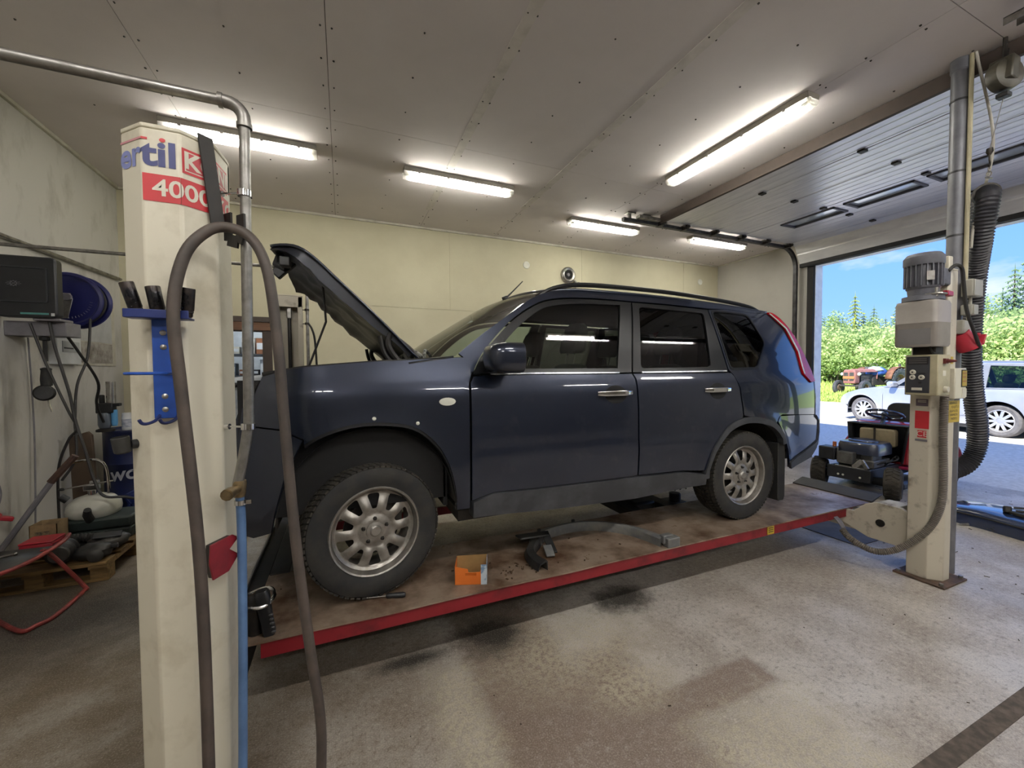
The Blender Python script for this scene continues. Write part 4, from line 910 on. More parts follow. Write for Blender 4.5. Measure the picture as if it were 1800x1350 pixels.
# small black cup on the side of the column, red welding magnet
mc = thing('magnetic_cup', 'small black magnetic cup stuck on the flank of the near column', 'holder', (-.57, 1.47, 1.30))
P0 = V((-.545, 1.458, 1.300)); dn = V((-.72, -.69, 0)); b = MB(); b.lathe([(0, 0), (.013, 0), (.013, .020), (0, .020)], P0-dn*.006, dn, 20); b.build('base', 'black_plastic', mc, world=True, sharp=30)
b = MB(); q = P0+dn*.030+V((-.004, .002, .002)); b.lathe([(.015, -.024), (.019, -.020), (.020, .020), (.018, .022), (.016, -.018), (.0, -.020)], q, (-.1, -.1, 1), 24); b.build('cup', 'black_rubber', mc, world=True, sharp=40)
wm = thing('welding_magnet', 'dark red arrow-shaped welding magnet stuck on the near column behind the hose', 'magnet', facet(UP[3], .95, .01))
poly = [(-.058, .046), (.030, .050), (.046, .040), (.047, .030), (.016, .010), (.048, -.014), (.047, -.024), (.010, -.056), (-.052, -.060), (-.064, -.01)]
for d0, d1, k, m_, nm in ((.001, .020, .94, 'black_steel', 'core'), (.018, .024, 1., 'sticker_dark', 'plate')):
    if m_ == 'sticker_dark': mat(m_, '8a1f2a', .45, col2='6f1822', scale=8)
    o = V(facet(UP[3]-.026, .955, .012)); n2 = V((.80, -.60, 0)); s2 = V((.60, .80, 0)); b = MB(); k_ = len(poly)
    vs = [o+s2*(u*k*.8)+V((0, 0, v*k))+n2*d for d in (d0, d1) for u, v in poly]
    b.add(vs, [tuple(range(k_)), tuple(range(k_, 2*k_))]+[(i, (i+1) % k_, k_+(i+1) % k_, k_+i) for i in range(k_)]); b.build(nm, m_, wm, world=True, bevel=.002)
# compressed-air pipes with elbow, clips, valve and blue hose
def pipe_run(y, zt, xv, zb, label, r, bend, xw=XL):
    t = thing('air_pipe', label, 'pipe', (xv, y, zb))
    MB().tube([(xw, y, zt), (xv-.045, y, zt)], r, 14).build('pipe', 'galvanised', t, world=True)
    MB().tube([(xv-.055, y, zt)]+[(xv-.045+.045*sin(a), y, zt-.045+.045*cos(a)) for a in [R_(15*k) for k in range(7)]]+[(xv, y, zt-.06)], r*1.22, 14).build('elbow', 'galvanised', t, world=True)
    for p, ax_ in (((xv-.058, y, zt), (1, 0, 0)), ((xv, y, zt-.062), (0, 0, 1))): MB().lathe([(r, -.007), (r*1.42, -.006), (r*1.42, .006), (r, .007)], p, ax_, 16).build('collar', 'galvanised', t, world=True, sharp=30)
    MB().tube(catmull([(xv, y, zt-.06)]+bend, 6), r, 14).build('riser', 'galvanised', t, world=True)
    return t
pp = pipe_run(1.45, 2.305, -.262, 1.16, 'galvanised air pipe with elbow running down beside the near column', .0148, [(-.270, 1.45, 1.42), (-.274, 1.45, 1.33), (-.288, 1.45, 1.24), (-.304, 1.45, 1.16)])
for z, x in ((2.041, -.266), (1.334, -.273)):
    b = MB(); b.lathe([(.0150, -.010), (.0195, -.009), (.0195, .009), (.0150, .010)], (x, 1.45, z), (0, 0, 1), 18); b.cyl((x-.012, 1.45, z), (-.333, 1.475, z), .003, n=8); b.cyl((-.326, 1.473, z), (-.342, 1.479, z), .009, n=10); b.build('clip', 'chrome', pp, world=True, sharp=40)
b = MB(); b.lathe([(.0165, -.010), (.0185, .0), (.0185, .03), (.0165, .04)], (-.302, 1.45, 1.13), (.08, 0, 1), 14); b.tube([(-.302, 1.45, 1.145), (-.315, 1.405, 1.145)], .0145, 14); b.tube([(-.314, 1.408, 1.145), (-.319, 1.385, 1.144)], .0175, 10); b.lathe([(.008, 0), (.013, 0), (.013, .006), (.008, .006)], (-.319, 1.385, 1.144), (-.15, -1, 0), 14); b.build('tap', 'brass', pp, world=True, sharp=40)
b = MB(); b.lathe([(.014, -.008), (.0175, -.007), (.0175, .007), (.014, .008)], (-.298, 1.45, 1.102), (0, 0, 1), 16); b.obox((-.275, 1.44, 1.104), (.014, .012, .012)); b.build('hose_clamp', 'chrome', pp, world=True)
MB().tube(catmull([(-.300, 1.45, 1.12), (-.298, 1.45, 1.0), (-.302, 1.45, .7), (-.310, 1.45, .35), (-.312, 1.44, .12), (-.28, 1.40, .02), (-.20, 1.36, .014)], 6), .0125, 12).build('blue_hose', 'blue_hose', pp, world=True, label='blue hose clamped below the tap')
pf = pipe_run(4.2, 2.455, -.30, 1.0, 'thin galvanised air pipe running down beside the lift column at the doorway', .014, [(-.30, 4.2, 1.3), (-.30, 4.2, 1.0)])
for z in (2.078, 1.95): b = MB(); b.lathe([(.014, -.01), (.02, -.01), (.02, .01), (.014, .01)], (-.303, 4.2, z), (0, 0, 1), 14); b.cyl((-.31, 4.2, z), (-.345, 4.21, z), .004, n=8); b.build('clip', 'dark_steel', pf, world=True)
MB().tube(catmull([(-.29, 4.19, 1.95), (-.262, 4.16, 1.90), (-.238, 4.13, 1.80), (-.225, 4.1, 1.57), (-.22, 4.1, 1.2)], 6), .009, 8).build('black_hose', 'black_rubber', pf, world=True)
wp = tag(MB().tube([(XL+.03, 3.6, 2.545), (XL+.03, 6.15, 2.60)], .017, 10).build('wall_pipe', 'galvanised'), 'galvanised pipe along the grimy side wall above the hose reel', 'pipe')
# ------------------------------------------------------------------ on the runway
mat('box_orange', 'd9742b', .55, col2='cf6a24', scale=5); mat('cardboard', '9a7a4c', .8, col2='876a40', scale=8); mat('box_blue', '6b86a3', .5, col2='b9c4cc', scale=22, lo=.45, hi=.55)
bx = thing('cardboard_box', 'small opened orange and blue cardboard box on the near runway', 'box', (.625, 2.075, ZR), R_(-20))
W2, D2, H2, T2 = .085, .055, .108, .002
b = MB(); b.prism([(-W2, 0), (W2, 0), (W2, H2), (W2*.72, H2), (W2*.55, H2*.62), (-W2*.15, H2*.60), (-W2*.2, H2*.78), (-W2, H2*.92)], -D2, -D2+T2, 'xz'); b.build('front_panel', 'box_orange', bx)
b = MB(); b.prism([(-W2, 0), (W2, 0), (W2, H2*1.05), (-W2, H2)], D2-T2, D2, 'xz'); b.build('back_panel', 'cardboard', bx)
MB().box(-W2, -W2+T2, -D2, D2, 0, H2*.95).build('side_panel', 'box_orange', bx); MB().box(W2-T2, W2, -D2, D2, 0, H2*1.03).build('side_panel', 'box_blue', bx, label='blue printed side')
MB().box(-W2, W2, -D2, D2, 0, T2).build('bottom_panel', 'cardboard', bx)
MB().box(W2*.62, W2, -D2-.0006, -D2, .0, H2).build('printed_strip', 'box_blue', bx)
MB().obox((-W2*.0, -D2-.004, H2*.56), (W2*.7, .002, .022), (R_(24), 0, 0)).build('torn_flap', 'box_orange', bx)
print_text(bx, 'ATE', .02, (-.03, -D2-.0008, .02), (1, 0, 0), (0, 0, 1), mat('box_print', '8c4a1d', .6), world=False) if False else None
def trim_strip(label, pts, loc, w_, th, mtl, cap=None, foot=None):
    t = thing('arch_extension', label, 'car trim', loc); P = catmull(pts, 8); b = MB(); n = len(P); vs = []
    for i, p in enumerate(P):
        d = (P[min(i+1, n-1)]-P[max(i-1, 0)]); d.z = 0; d.normalize(); s = V((-d.y, d.x, 0)); f = i/(n-1)
        ww = w_*(1-.15*sin(pi*f))
        for q, h in ((-1, 0), (-1, .05), (-.75, .062), (.6, .050), (1, .022), (1, .010), (.6, .040), (-.72, .052)): vs.append(p+s*(q*ww*.5)+V((0, 0, h)))
    k = 8; b.add(vs, [(i*k+j, i*k+(j+1) % k, (i+1)*k+(j+1) % k, (i+1)*k+j) for i in range(n-1) for j in range(k)]+[tuple(range(k)), tuple(range((n-1)*k, n*k))]); b.build('strip', mtl, t, world=True, sharp=40)
    return t, P
mat('trim_black', '1a1b1c', .5, col2='2c2b29', scale=8); mat('trim_grey', '5d5f60', .55, col2='77756e', scale=10, lo=.45, hi=.7)
t1, P = trim_strip('long curved grey wheel-arch strip lying along the runway edge with a square end', [(1.13, 2.32, ZR), (1.24, 2.41, ZR), (1.48, 2.44, ZR), (1.68, 2.375, ZR), (1.83, 2.21, ZR), (1.90, 1.99, ZR)], (1.5, 2.4, ZR), .085, .01, 'trim_grey')
b = MB(); b.box(1.885, 1.985, 1.935, 1.99, ZR, ZR+.06); b.box(1.87, 1.95, 1.96, 2.0, ZR+.02, ZR+.075); b.build('end_block', 'trim_grey', t1, world=True, bevel=.006)
for x, y in ((1.2, 2.40), (1.5, 2.455)): MB().obox((x, y, ZR+.06), (.02, .012, .018)).build('clip', 'trim_black', t1, world=True)
t2, P = trim_strip('short black wheel-arch strip crossing under the curved grey one', [(1.02, 1.99, ZR), (1.005, 2.08, ZR), (1.03, 2.19, ZR), (1.13, 2.31, ZR)], (1.02, 2.1, ZR), .07, .01, 'trim_black')
b = MB(); b.beam((.985, 2.26, ZR+.10), (1.20, 2.30, ZR+.075), .07, .012); b.beam((1.20, 2.32, ZR+.08), (1.17, 2.14, ZR+.02), .05, .014); b.build('folded_end', 'trim_black', t2, world=True, bevel=.004)
MB().beam((1.155, 2.20, ZR+.045), (1.14, 2.12, ZR+.012), .055, .014).build('grey_tip', 'trim_grey', t2, world=True, bevel=.004)
sd_ = thing('screwdriver', 'screwdriver with black handle lying by the front tyre', 'screwdriver', (.18, 2.07, ZR))
b = MB(); b.cyl((.085, 2.093, ZR+.011), (.18, 2.068, ZR+.013), .0035, n=8); b.build('blade', 'chrome', sd_, world=True)
d_ = V((.087, -.026, 0)).normalized(); MB().lathe([(.006, 0), (.011, .006), (.013, .02), (.011, .035), (.0135, .05), (.0135, .085), (.010, .096), (0, .098)], (.176, 2.069, ZR+.0135), d_, 14).build('handle', 'black_plastic', sd_, world=True)
gr = thing('inspection_lamp', 'black ribbed work lamp with a chrome hoop standing on the end of the runway', 'lamp', (-.315, 1.985, ZR))
b = MB(); b.M = Matrix.Translation((-.315, 1.985, ZR)) @ Matrix.Rotation(R_(-8), 4, 'Y'); pr = rrect(.052, .048, .014, 4); hs = [(0, .8), (.012, .95), (.03, .95), (.06, .90), (.16, 1.05), (.185, 1.05), (.20, .8)]
b.add([(u*q, v*q, z) for z, q in hs for u, v in pr], [(i*20+j, i*20+(j+1) % 20, (i+1)*20+(j+1) % 20, (i+1)*20+j) for i in range(len(hs)-1) for j in range(20)]+[tuple(range(20)), tuple(range(20*(len(hs)-1), 20*len(hs)))]); b.build('body', 'black_plastic', gr, world=True, sharp=50)
for k in range(5): MB().ball((-.297-.002*k, 1.958, ZR+.022+.019*k), (.010, .007, .007), 10, 6).build('grip_rib', mat('grip_rib', '3a3a3c', .35), gr, world=True)
MB().tube([(-.375+.075*cos(t), 2.02+.075*sin(t), ZR+.150+.010*sin(t*2)) for t in [2*pi*i/30 for i in range(30)]], .0085, 8, closed=True).build('hoop', 'chrome', gr, world=True)
b = MB(); b.lathe([(.0, .0), (.055, .0), (.05, .02), (0, .02)], (-.375, 2.02, ZR+.12), (0, 0, 1), 20); b.cyl((-.375, 2.02, ZR), (-.375, 2.02, ZR+.12), .03, n=14); b.build('reflector', 'dark_steel', gr, world=True)
b = MB(); random.seed(3)
for i in range(46):
    x, y = (random.gauss(.86, .06), random.gauss(2.07, .035)) if i < 26 else (random.uniform(-.35, 1.8), random.uniform(2.0, 2.5))
    b.obox((x, y, ZR+.003), (random.uniform(.004, .016), random.uniform(.003, .009), .005), (0, 0, random.uniform(0, 3)))
dr = b.build('dirt_crumbs', mat('crumbs', '3a2a1c', .95, col2='5a4630', scale=60), flat=True); dr['kind'] = 'stuff'; dr['label'] = 'crumbs of dried mud on the runway beside the orange box'
# ------------------------------------------------------------------ back wall horn
hn = thing('extract_horn', 'round grey vent horn with bracket on the back wall above the car roof', 'vent', (3.674, YB-.006, 3.18))
b = MB(); b.lathe([(.135, 0), (.140, .02), (.135, .045), (.115, .06), (.085, .05), (.070, .02), (.066, .0)], (0, 0, 0), (0, -1, 0), 32); b.build('flange', 'steel', hn, sharp=40)
MB().lathe([(.07, .0), (.07, .02), (.0, .02)], (0, 0, 0), (0, -1, 0), 24).build('bore', 'dark_cavity', hn); MB().lathe([(.0, .05), (.028, .045), (.03, .01), (.0, .01)], (0, 0, 0), (0, -1, 0), 18).build('nozzle', 'grey_plastic', hn)
b = MB(); b.obox((.145, -.04, -.125), (.09, .05, .025), (0, R_(45), 0)); b.obox((.17, -.04, -.15), (.10, .04, .02), (0, R_(-40), 0)); b.cyl((.15, -.03, -.17), (.15, -.03, -.30), .008, n=8); b.build('bracket', 'galvanised', hn)
# ------------------------------------------------------------------ far right: lift motor unit, pole, hoses
mat('motor_grey', '6f7078', .5, metal=.2, col2='5d5e66', scale=8, rvar=.1); mat('tank_plastic', '9b958f', .5, col2='8b857f', scale=4); mat('panel_dark', '3a3b40', .5); mat('cream', 'b9b193', .5, col2='a29a7e', scale=6); mat('cee_red', 'b0283a', .4)
pw = thing('hydraulic_unit', 'grey electric motor on a beige oil tank fixed to the lift column by the gateway', 'hydraulic unit', (3.64, 1.44, 1.64))
b = MB(); pr = rrect(.26, .215, .03, 4); n_ = len(pr); vs = []
for z, k in ((1.645, .94), (1.66, 1.0), (1.80, 1.0), (1.802, 1.012), (1.806, 1.012), (1.808, 1.0), (1.93, 1.0), (1.95, .94)): vs += [(3.64+v*k, 1.445+u*k*.84, z) for u, v in pr]
b.add(vs, [(i*n_+j, i*n_+(j+1) % n_, (i+1)*n_+(j+1) % n_, (i+1)*n_+j) for i in range(7) for j in range(n_)]+[tuple(range(n_)), tuple(range(7*n_, 8*n_))]); b.build('oil_tank', 'tank_plastic', pw, world=True, sharp=40)
MB().box(3.532, 3.534, 1.36, 1.53, 1.66, 1.765).build('oil_level', mat('oil_level', '7f7c7c', .4), pw, world=True)
mx_, my_ = 3.63, 1.442
MB().lathe([(.085, 1.95), (.105, 1.955), (.105, 1.985), (.075, 1.99), (.08, 2.03), (.088, 2.04)], (mx_, my_, 0), (0, 0, 1), 28).build('bell_housing', 'motor_grey', pw, world=True, sharp=30)
MB().lathe([(.080, 2.04), (.080, 2.19), (.098, 2.19), (.102, 2.20), (.102, 2.245), (.085, 2.268), (0, 2.27)], (mx_, my_, 0), (0, 0, 1), 32).build('motor', 'motor_grey', pw, world=True, sharp=30)
for i in range(22):
    a = 2*pi*i/22; b = MB(); b.beam((mx_+.088*cos(a), my_+.088*sin(a), 2.05), (mx_+.088*cos(a), my_+.088*sin(a), 2.19), .006, .02, up=(cos(a), sin(a), .01)); b.build('cooling_fin', 'motor_grey', pw, world=True, flat=True)
MB().box(3.66, 3.78, 1.36, 1.43, 2.06, 2.17).build('terminal_box', 'motor_grey', pw, world=True, bevel=.008)
MB().beam((3.55, 1.375, 2.08), (3.55, 1.375, 2.14), .04, .004, up=(.7, .7, 0)).build('rating_plate', 'steel', pw, world=True)
b = MB(); b.cyl((3.58, 1.355, 1.97), (3.58, 1.355, 2.03), .009, n=8); b.tube(catmull([(3.55, 1.40, 1.985), (3.58, 1.34, 1.99), (3.66, 1.335, 1.99)], 5), .008, 8); b.build('valve', 'steel', pw, world=True)
MB().obox((3.70, 1.345, 1.995), (.10, .03, .035), (0, 0, .1)).build('red_lever', 'cee_red', pw, world=True, bevel=.006)
b = MB(); b.box(3.65, 3.765, 1.38, 1.50, 1.58, 1.65); b.build('manifold', 'dark_steel', pw, world=True, bevel=.01)
MB().tube(catmull([(3.60, 1.39, 1.645), (3.62, 1.38, 1.605), (3.69, 1.38, 1.60), (3.75, 1.40, 1.62)], 5), .007, 8).build('pressure_line', 'black_rubber', pw, world=True)
cb = thing('control_box', 'cream lift control box with dark keypad and key switch on the column by the gateway', 'control box', (3.66, 1.43, 1.32))
MB().box(3.60, 3.765, 1.345, 1.515, 1.318, 1.592).build('housing', 'cream', cb, world=True, bevel=.006)
MB().box(3.596, 3.60, 1.385, 1.505, 1.335, 1.580).build('keypad', 'panel_dark', cb, world=True)
MB().box(3.5945, 3.596, 1.392, 1.500, 1.525, 1.575).build('heading_panel', 'ink_black', cb, world=True)
for k in range(3): MB().box(3.594, 3.5946, 1.40, 1.492, 1.563-.013*k, 1.5665-.013*k).build('print_line', 'ink_grey', cb, world=True)
for y, z in ((1.470, 1.475), (1.472, 1.440), (1.425, 1.440)):
    MB().lathe([(0, .006), (.014, .006), (.017, .0)], (3.596, y, z), (-1, 0, 0), 18).build('button', 'sticker_white', cb, world=True); MB().lathe([(0, .0072), (.005, .0072), (.005, .006)], (3.596, y, z), (-1, 0, 0), 10).build('button_symbol', 'ink_black', cb, world=True)
MB().box(3.5945, 3.596, 1.405, 1.445, 1.462, 1.470).build('display', 'ink_black', cb, world=True); MB().lathe([(0, .006), (.007, .005), (.008, 0)], (3.596, 1.432, 1.405), (-1, 0, 0), 12).build('knob', 'ink_black', cb, world=True)
MB().box(3.5945, 3.596, 1.42, 1.475, 1.352, 1.370).build('maker_plate', 'sticker_white', cb, world=True)
b = MB(); b.box(3.66, 3.70, 1.332, 1.345, 1.53, 1.565); b.lathe([(0, .05), (.006, .045), (.012, .02), (.012, 0)], (3.68, 1.335, 1.548), (0.1, -1, 0), 12); b.build('key_switch', mat('key_red', '5b1f1c', .5), cb, world=True)
MB().lathe([(0, .02), (.018, .02), (.021, .008), (.021, 0)], (3.69, 1.345, 1.36), (0, -1, 0), 20).build('emergency_button', 'sticker_white', cb, world=True); MB().box(3.66, 3.70, 1.3435, 1.345, 1.45, 1.485).build('symbol_plate', 'sticker_white', cb, world=True)
# labels on that column
def plate(m, x, y0, y1, z0, z1, name, par=colR): return MB().box(x-.0015, x, y0, y1, z0, z1).build(name, m, par, world=True)
FN = V((-.70, -.72, 0)).normalized(); FS = V((.72, -.70, 0)).normalized(); F0 = V((3.763, 1.44, 0))
def fplate(m, u0, u1, z0, z1, name, d=.0015):
    b = MB(); b.add([F0+FS*u+V((0, 0, z))+FN*q for q in (0, d) for u, z in ((u0, z0), (u1, z0), (u1, z1), (u0, z1))], [(0, 1, 2, 3), (4, 5, 6, 7), (0, 1, 5, 4), (1, 2, 6, 5), (2, 3, 7, 6), (3, 0, 4, 7)]); return b.build(name, m, colR, world=True)
plate('sticker_red', 3.760, 1.443, 1.518, 1.075, 1.20, 'red_sticker'); plate('sticker_red', 3.760, 1.455, 1.503, 1.012, 1.062, 'ce_sticker')
print_text(colR, 'CE', .05, (3.7580, 1.479, 1.037), (0, -1, 0), (0, 0, 1), 'sticker_white')
plate('grey_plastic', 3.760, 1.45, 1.515, .985, 1.000, 'small_label'); plate(mat('label_violet', '6a5d66', .5), 3.760, 1.45, 1.515, 1.235, 1.285, 'small_label')
for z in (1.262, 1.272): plate('sticker_white', 3.7584, 1.46, 1.505, z, z+.004, 'print_line')
b = MB(); b.box(3.83, 3.99, 1.345, 1.375, 1.29, 1.50); b.build('side_box', 'lift_white', colR, world=True, bevel=.006)
MB().box(3.775, 3.83, 1.37, 1.42, 1.50, 2.26).build('cover_strip', 'lift_white', colR, world=True, bevel=.008)
b = MB(); b.box(3.915, 3.99, 1.3425, 1.345, 1.37, 1.49); b.build('label_edge', 'ink_black', colR, world=True)
b = MB(); b.box(3.922, 3.985, 1.341, 1.3425, 1.377, 1.483); b.build('yellow_label', 'sticker_yellow', colR, world=True)
for k, (a, c) in enumerate(((1.46, .05), (1.435, .045), (1.405, .05))): MB().box(3.928, 3.928+c, 1.3402, 1.341, a, a+.010).build('print_line', mat('label_orange', 'a56a28', .5), colR, world=True)
MB().box(3.93, 3.99, 1.3425, 1.345, 1.30, 1.36).build('white_label', 'sticker_white', colR, world=True)
b = MB(); b.box(3.835, 3.985, 1.3725, 1.375, 1.125, 1.275); b.build('yellow_label', 'sticker_yellow', colR, world=True)
for s_, z, x in (('HENKILÖ', 1.258, 3.89), ('KULJETUS', 1.232, 3.92), ('ÄLÄ YLITÄ', 1.203, 3.90), ('VARMISTA', 1.177, 3.90), ('NOSTO', 1.150, 3.91)):
    print_text(colR, s_, .024, (x, 1.3718, z), (1, 0, 0), (0, 0, 1), 'ink_black')
MB().box(3.845, 3.875, 1.3725, 1.375, 1.53, 1.58).build('small_label', 'sticker_yellow', colR, world=True)
# corrugated supply hose from the unit to the runway
def ribbed(pts, r, pitch, k=8, n=14, amp=.12):
    P = catmull(pts, k); L_ = [0]
    for i in range(1, len(P)): L_.append(L_[-1]+(P[i]-P[i-1]).length)
    m = int(L_[-1]/pitch*2); q = []; rs = []; j = 0
    for i in range(m+1):
        s = L_[-1]*i/m
        while j < len(L_)-2 and L_[j+1] < s: j += 1
        f = (s-L_[j])/max(1e-9, L_[j+1]-L_[j]); q.append(P[j].lerp(P[j+1], f)); rs.append(r*(1+amp*(1 if i % 2 else -1)))
    return MB().tube(q, rs, n)
sh_ = thing('supply_hose', 'grey corrugated conduit sagging from the control box to the runway end', 'hose', (3.78, 1.36, 1.3))
ribbed([(3.775, 1.375, 1.31), (3.775, 1.375, 1.0), (3.78, 1.37, .75), (3.78, 1.38, .55), (3.765, 1.43, .38), (3.72, 1.52, .24), (3.66, 1.60, .165), (3.60, 1.68, .15), (3.58, 1.80, .19), (3.60, 1.87, .235)], .0215, .012).build('conduit', mat('conduit_grey', '6d665e', .6, col2='5a544d', scale=5), sh_, world=True, sharp=60)
for k in range(4): MB().tube(catmull([(3.60+.004*k, 1.86, .230+.006*k), (3.615+.01*k, 1.90, .27+.004*k), (3.63+.012*k, 1.945, .305)], 5), .0055, 7).build('line', 'grey_plastic', sh_, world=True)
# pole with conduits up to the ceiling, junction boxes, red socket outlet
po = thing('service_pole', 'grey round service pole rising from behind the lift column to the ceiling', 'pole', (4.085, 1.45, 0))
MB().lathe([(.046, 0.0), (.046, 3.60), (.052, 3.61), (.052, 3.687)], (4.085, 1.455, 0), (0, 0, 1), 28).build('pole', mat('pole_grey', '73747a', .45, metal=.3, col2='5f6066', scale=5), po, world=True, sharp=30)
b = MB(); b.tube([(4.075, 1.395, 2.1), (4.075, 1.395, 3.687)], .013, 10); b.build('conduit', 'cream', po, world=True); MB().tube([(4.108, 1.402, 1.9), (4.108, 1.402, 3.62)], .009, 8).build('conduit', 'cream', po, world=True)
MB().tube(catmull([(4.075, 1.375, 3.687), (4.10, 1.36, 3.55), (4.19, 1.33, 3.22), (4.225, 1.33, 3.02), (4.20, 1.345, 2.83), (4.13, 1.375, 2.55), (4.115, 1.385, 2.35)], 8), .0085, 8).build('loose_cable', mat('cable_white', 'b9b5ab', .5), po, world=True)
for z in (3.4, 2.9, 2.45): MB().lathe([(.0465, -.006), (.050, -.006), (.050, .006), (.0465, .006)], (4.085, 1.455, z), (0, 0, 1), 24).build('cable_tie', 'black_plastic', po, world=True)
mat('jbox', 'a9a79d', .5, col2='9a988e', scale=5)
for x0, x1, z0, z1, lab in ((4.02, 4.15, 2.0, 2.12, 'larger pale junction box beside the lift motor'), (4.02, 4.09, 1.87, 1.945, 'smaller pale junction box below the larger one beside the lift motor')):
    j = thing('junction_box', lab, 'junction box', ((x0+x1)/2, 1.44, z0), group='junction boxes on the lift column'); b = MB(); b.box(x0, x1, 1.335, 1.398, z0, z1); b.build('box', 'jbox', j, world=True, bevel=.008); MB().box(x0+.004, x1-.004, 1.329, 1.335, z0+.004, z1-.004).build('lid', 'jbox', j, world=True, bevel=.004); MB().cyl(((x0+x1)/2, 1.37, z0-.06), ((x0+x1)/2, 1.37, z0), .009, n=10).build('gland', 'jbox', j, world=True)
ce_ = thing('power_outlet', 'red industrial socket outlet under a grey hood on the lift column', 'socket outlet', (4.06, 1.38, 1.68))
MB().prism([(3.97, 1.74), (3.98, 1.84), (4.05, 1.83), (4.12, 1.745)], 1.36, 1.45, 'xz').build('hood', 'jbox', ce_, world=True, bevel=.01)
MB().lathe([(.055, 0), (.058, .02), (.058, .09), (.062, .10), (.062, .125), (.045, .125), (.045, .09), (0, .09)], (4.02, 1.40, 1.745), (.42, -.30, -.80), 24).build('shell', 'cee_red', ce_, world=True, sharp=30)
b = MB(); b.obox((4.115, 1.34, 1.70), (.014, .08, .085), (0, R_(30), 0)); b.cyl((4.10, 1.32, 1.735), (4.10, 1.37, 1.735), .012, n=10); b.build('flap', 'cee_red', ce_, world=True, bevel=.006)
tag(MB().tube(catmull([(3.74, 1.36, 2.15), (3.79, 1.345, 2.19), (3.85, 1.335, 2.17), (3.87, 1.33, 2.05), (3.90, 1.325, 1.90), (3.98, 1.315, 1.76), (4.05, 1.31, 1.65), (4.07, 1.33, 1.64)], 7), .0105, 8).build('motor_cable', 'black_rubber'), 'black cable from the lift motor to the red outlet', 'cable')
# exhaust hose hung from a balancer
bl = thing('spring_balancer', 'round spring balancer hung under the ceiling with a wire and hook', 'balancer', (4.08, 1.244, 3.41))
MB().lathe([(0, -.045), (.078, -.045), (.098, -.032), (.102, 0), (.098, .032), (.078, .045), (0, .045)], (0, 0, .03), (.35, .94, 0), 28).build('drum', mat('balancer_olive', '4f4b3f', .5, col2='38352d', scale=8), bl, sharp=40)
b = MB(); b.prism([(-.07, -.02), (.07, -.02), (.05, .13), (-.05, .13)], -.056, .056, 'xz'); b.build('case', 'balancer_olive', bl, bevel=.008); b = MB(); b.cyl((0, 0, .12), (0, 0, .275), .012, n=8); b.cyl((.03, 0, .15), (.05, 0, .22), .006, n=6); b.build('hanger', 'dark_steel', bl)
MB().box(-.03, .03, -.03, .03, -.115, -.085).build('wire_guide', 'black_plastic', bl, bevel=.006); MB().cyl((0, 0, -.11), (.06, .074, -.40), .0022, n=6).build('wire', 'steel', bl)
SH = Matrix.Translation((.06, .014, .10)); b = MB(); b.M = SH; b.lathe([(.0, .02), (.016, .015), (.018, -.01), (.008, -.03), (0, -.03)], (0, .06, -.51), (0, 0, 1), 12); b.tube(catmull([(0, .06, -.53), (0, .06, -.57), (.012, .06, -.60), (0, .06, -.62), (-.014, .06, -.61)], 5), .005, 8); b.build('hook', 'dark_steel', bl)
b = MB(); b.M = SH; b.tube([(.0+.012*cos(t), .06, -.64+.018*sin(t)) for t in [2*pi*i/16 for i in range(16)]], .003, 6, closed=True); b.tube([(0, .06+.012*cos(t), -.668+.018*sin(t)) for t in [2*pi*i/16 for i in range(16)]], .003, 6, closed=True); b.build('chain', 'steel', bl); MB().beam((.015, .074, -.60), (.105, .074, -.59), .008, .008).build('toggle', 'steel', bl)
ex = thing('exhaust_hose', 'thick black ribbed exhaust extraction hose hanging in the gateway', 'hose', (4.16, 1.33, 2.7))
ribbed([(4.50, 1.50, 2.05), (4.40, 1.44, 2.35), (4.30, 1.40, 2.58), (4.22, 1.36, 2.71), (4.16, 1.325, 2.70), (4.15, 1.33, 2.58), (4.20, 1.365, 2.42), (4.35, 1.436, 2.19), (4.50, 1.50, 1.71), (4.615, 1.52, 1.35), (4.72, 1.52, 1.02), (4.755, 1.54, .82), (4.68, 1.58, .69), (4.52, 1.66, .63), (4.36, 1.74, .62)], .058, .022, k=8, n=18, amp=.085).build('hose', mat('hose_black', '202026', .5, col2='2a2a31', scale=6), ex, world=True, sharp=70)
MB().lathe([(.066, -.02), (.07, -.02), (.07, .02), (.066, .02)], (4.19, 1.345, 2.725), (1, .6, .05), 20).build('hanging_collar', 'dark_steel', ex, world=True)
go = thing('gate_bracket', 'galvanised bracket with a rail under the ceiling in the upper corner by the gate', 'bracket', (3.86, 1.06, 3.6))
b = MB(); b.box(3.70, 3.735, .6, 1.14, 3.60, 3.605); b.box(3.70, 3.705, .6, 1.14, 3.56, 3.605); b.box(3.78, 3.785, .6, 1.11, 3.56, 3.605); b.build('rail', 'galvanised', go, world=True); b = MB(); b.box(3.80, 3.90, .85, 1.03, 3.5, 3.6); b.build('motor_block', 'grey_plastic', go, world=True, bevel=.01); b = MB(); b.box(3.72, 3.76, 1.0, 1.04, 3.60, 3.687); b.build('hanger', 'galvanised', go, world=True)
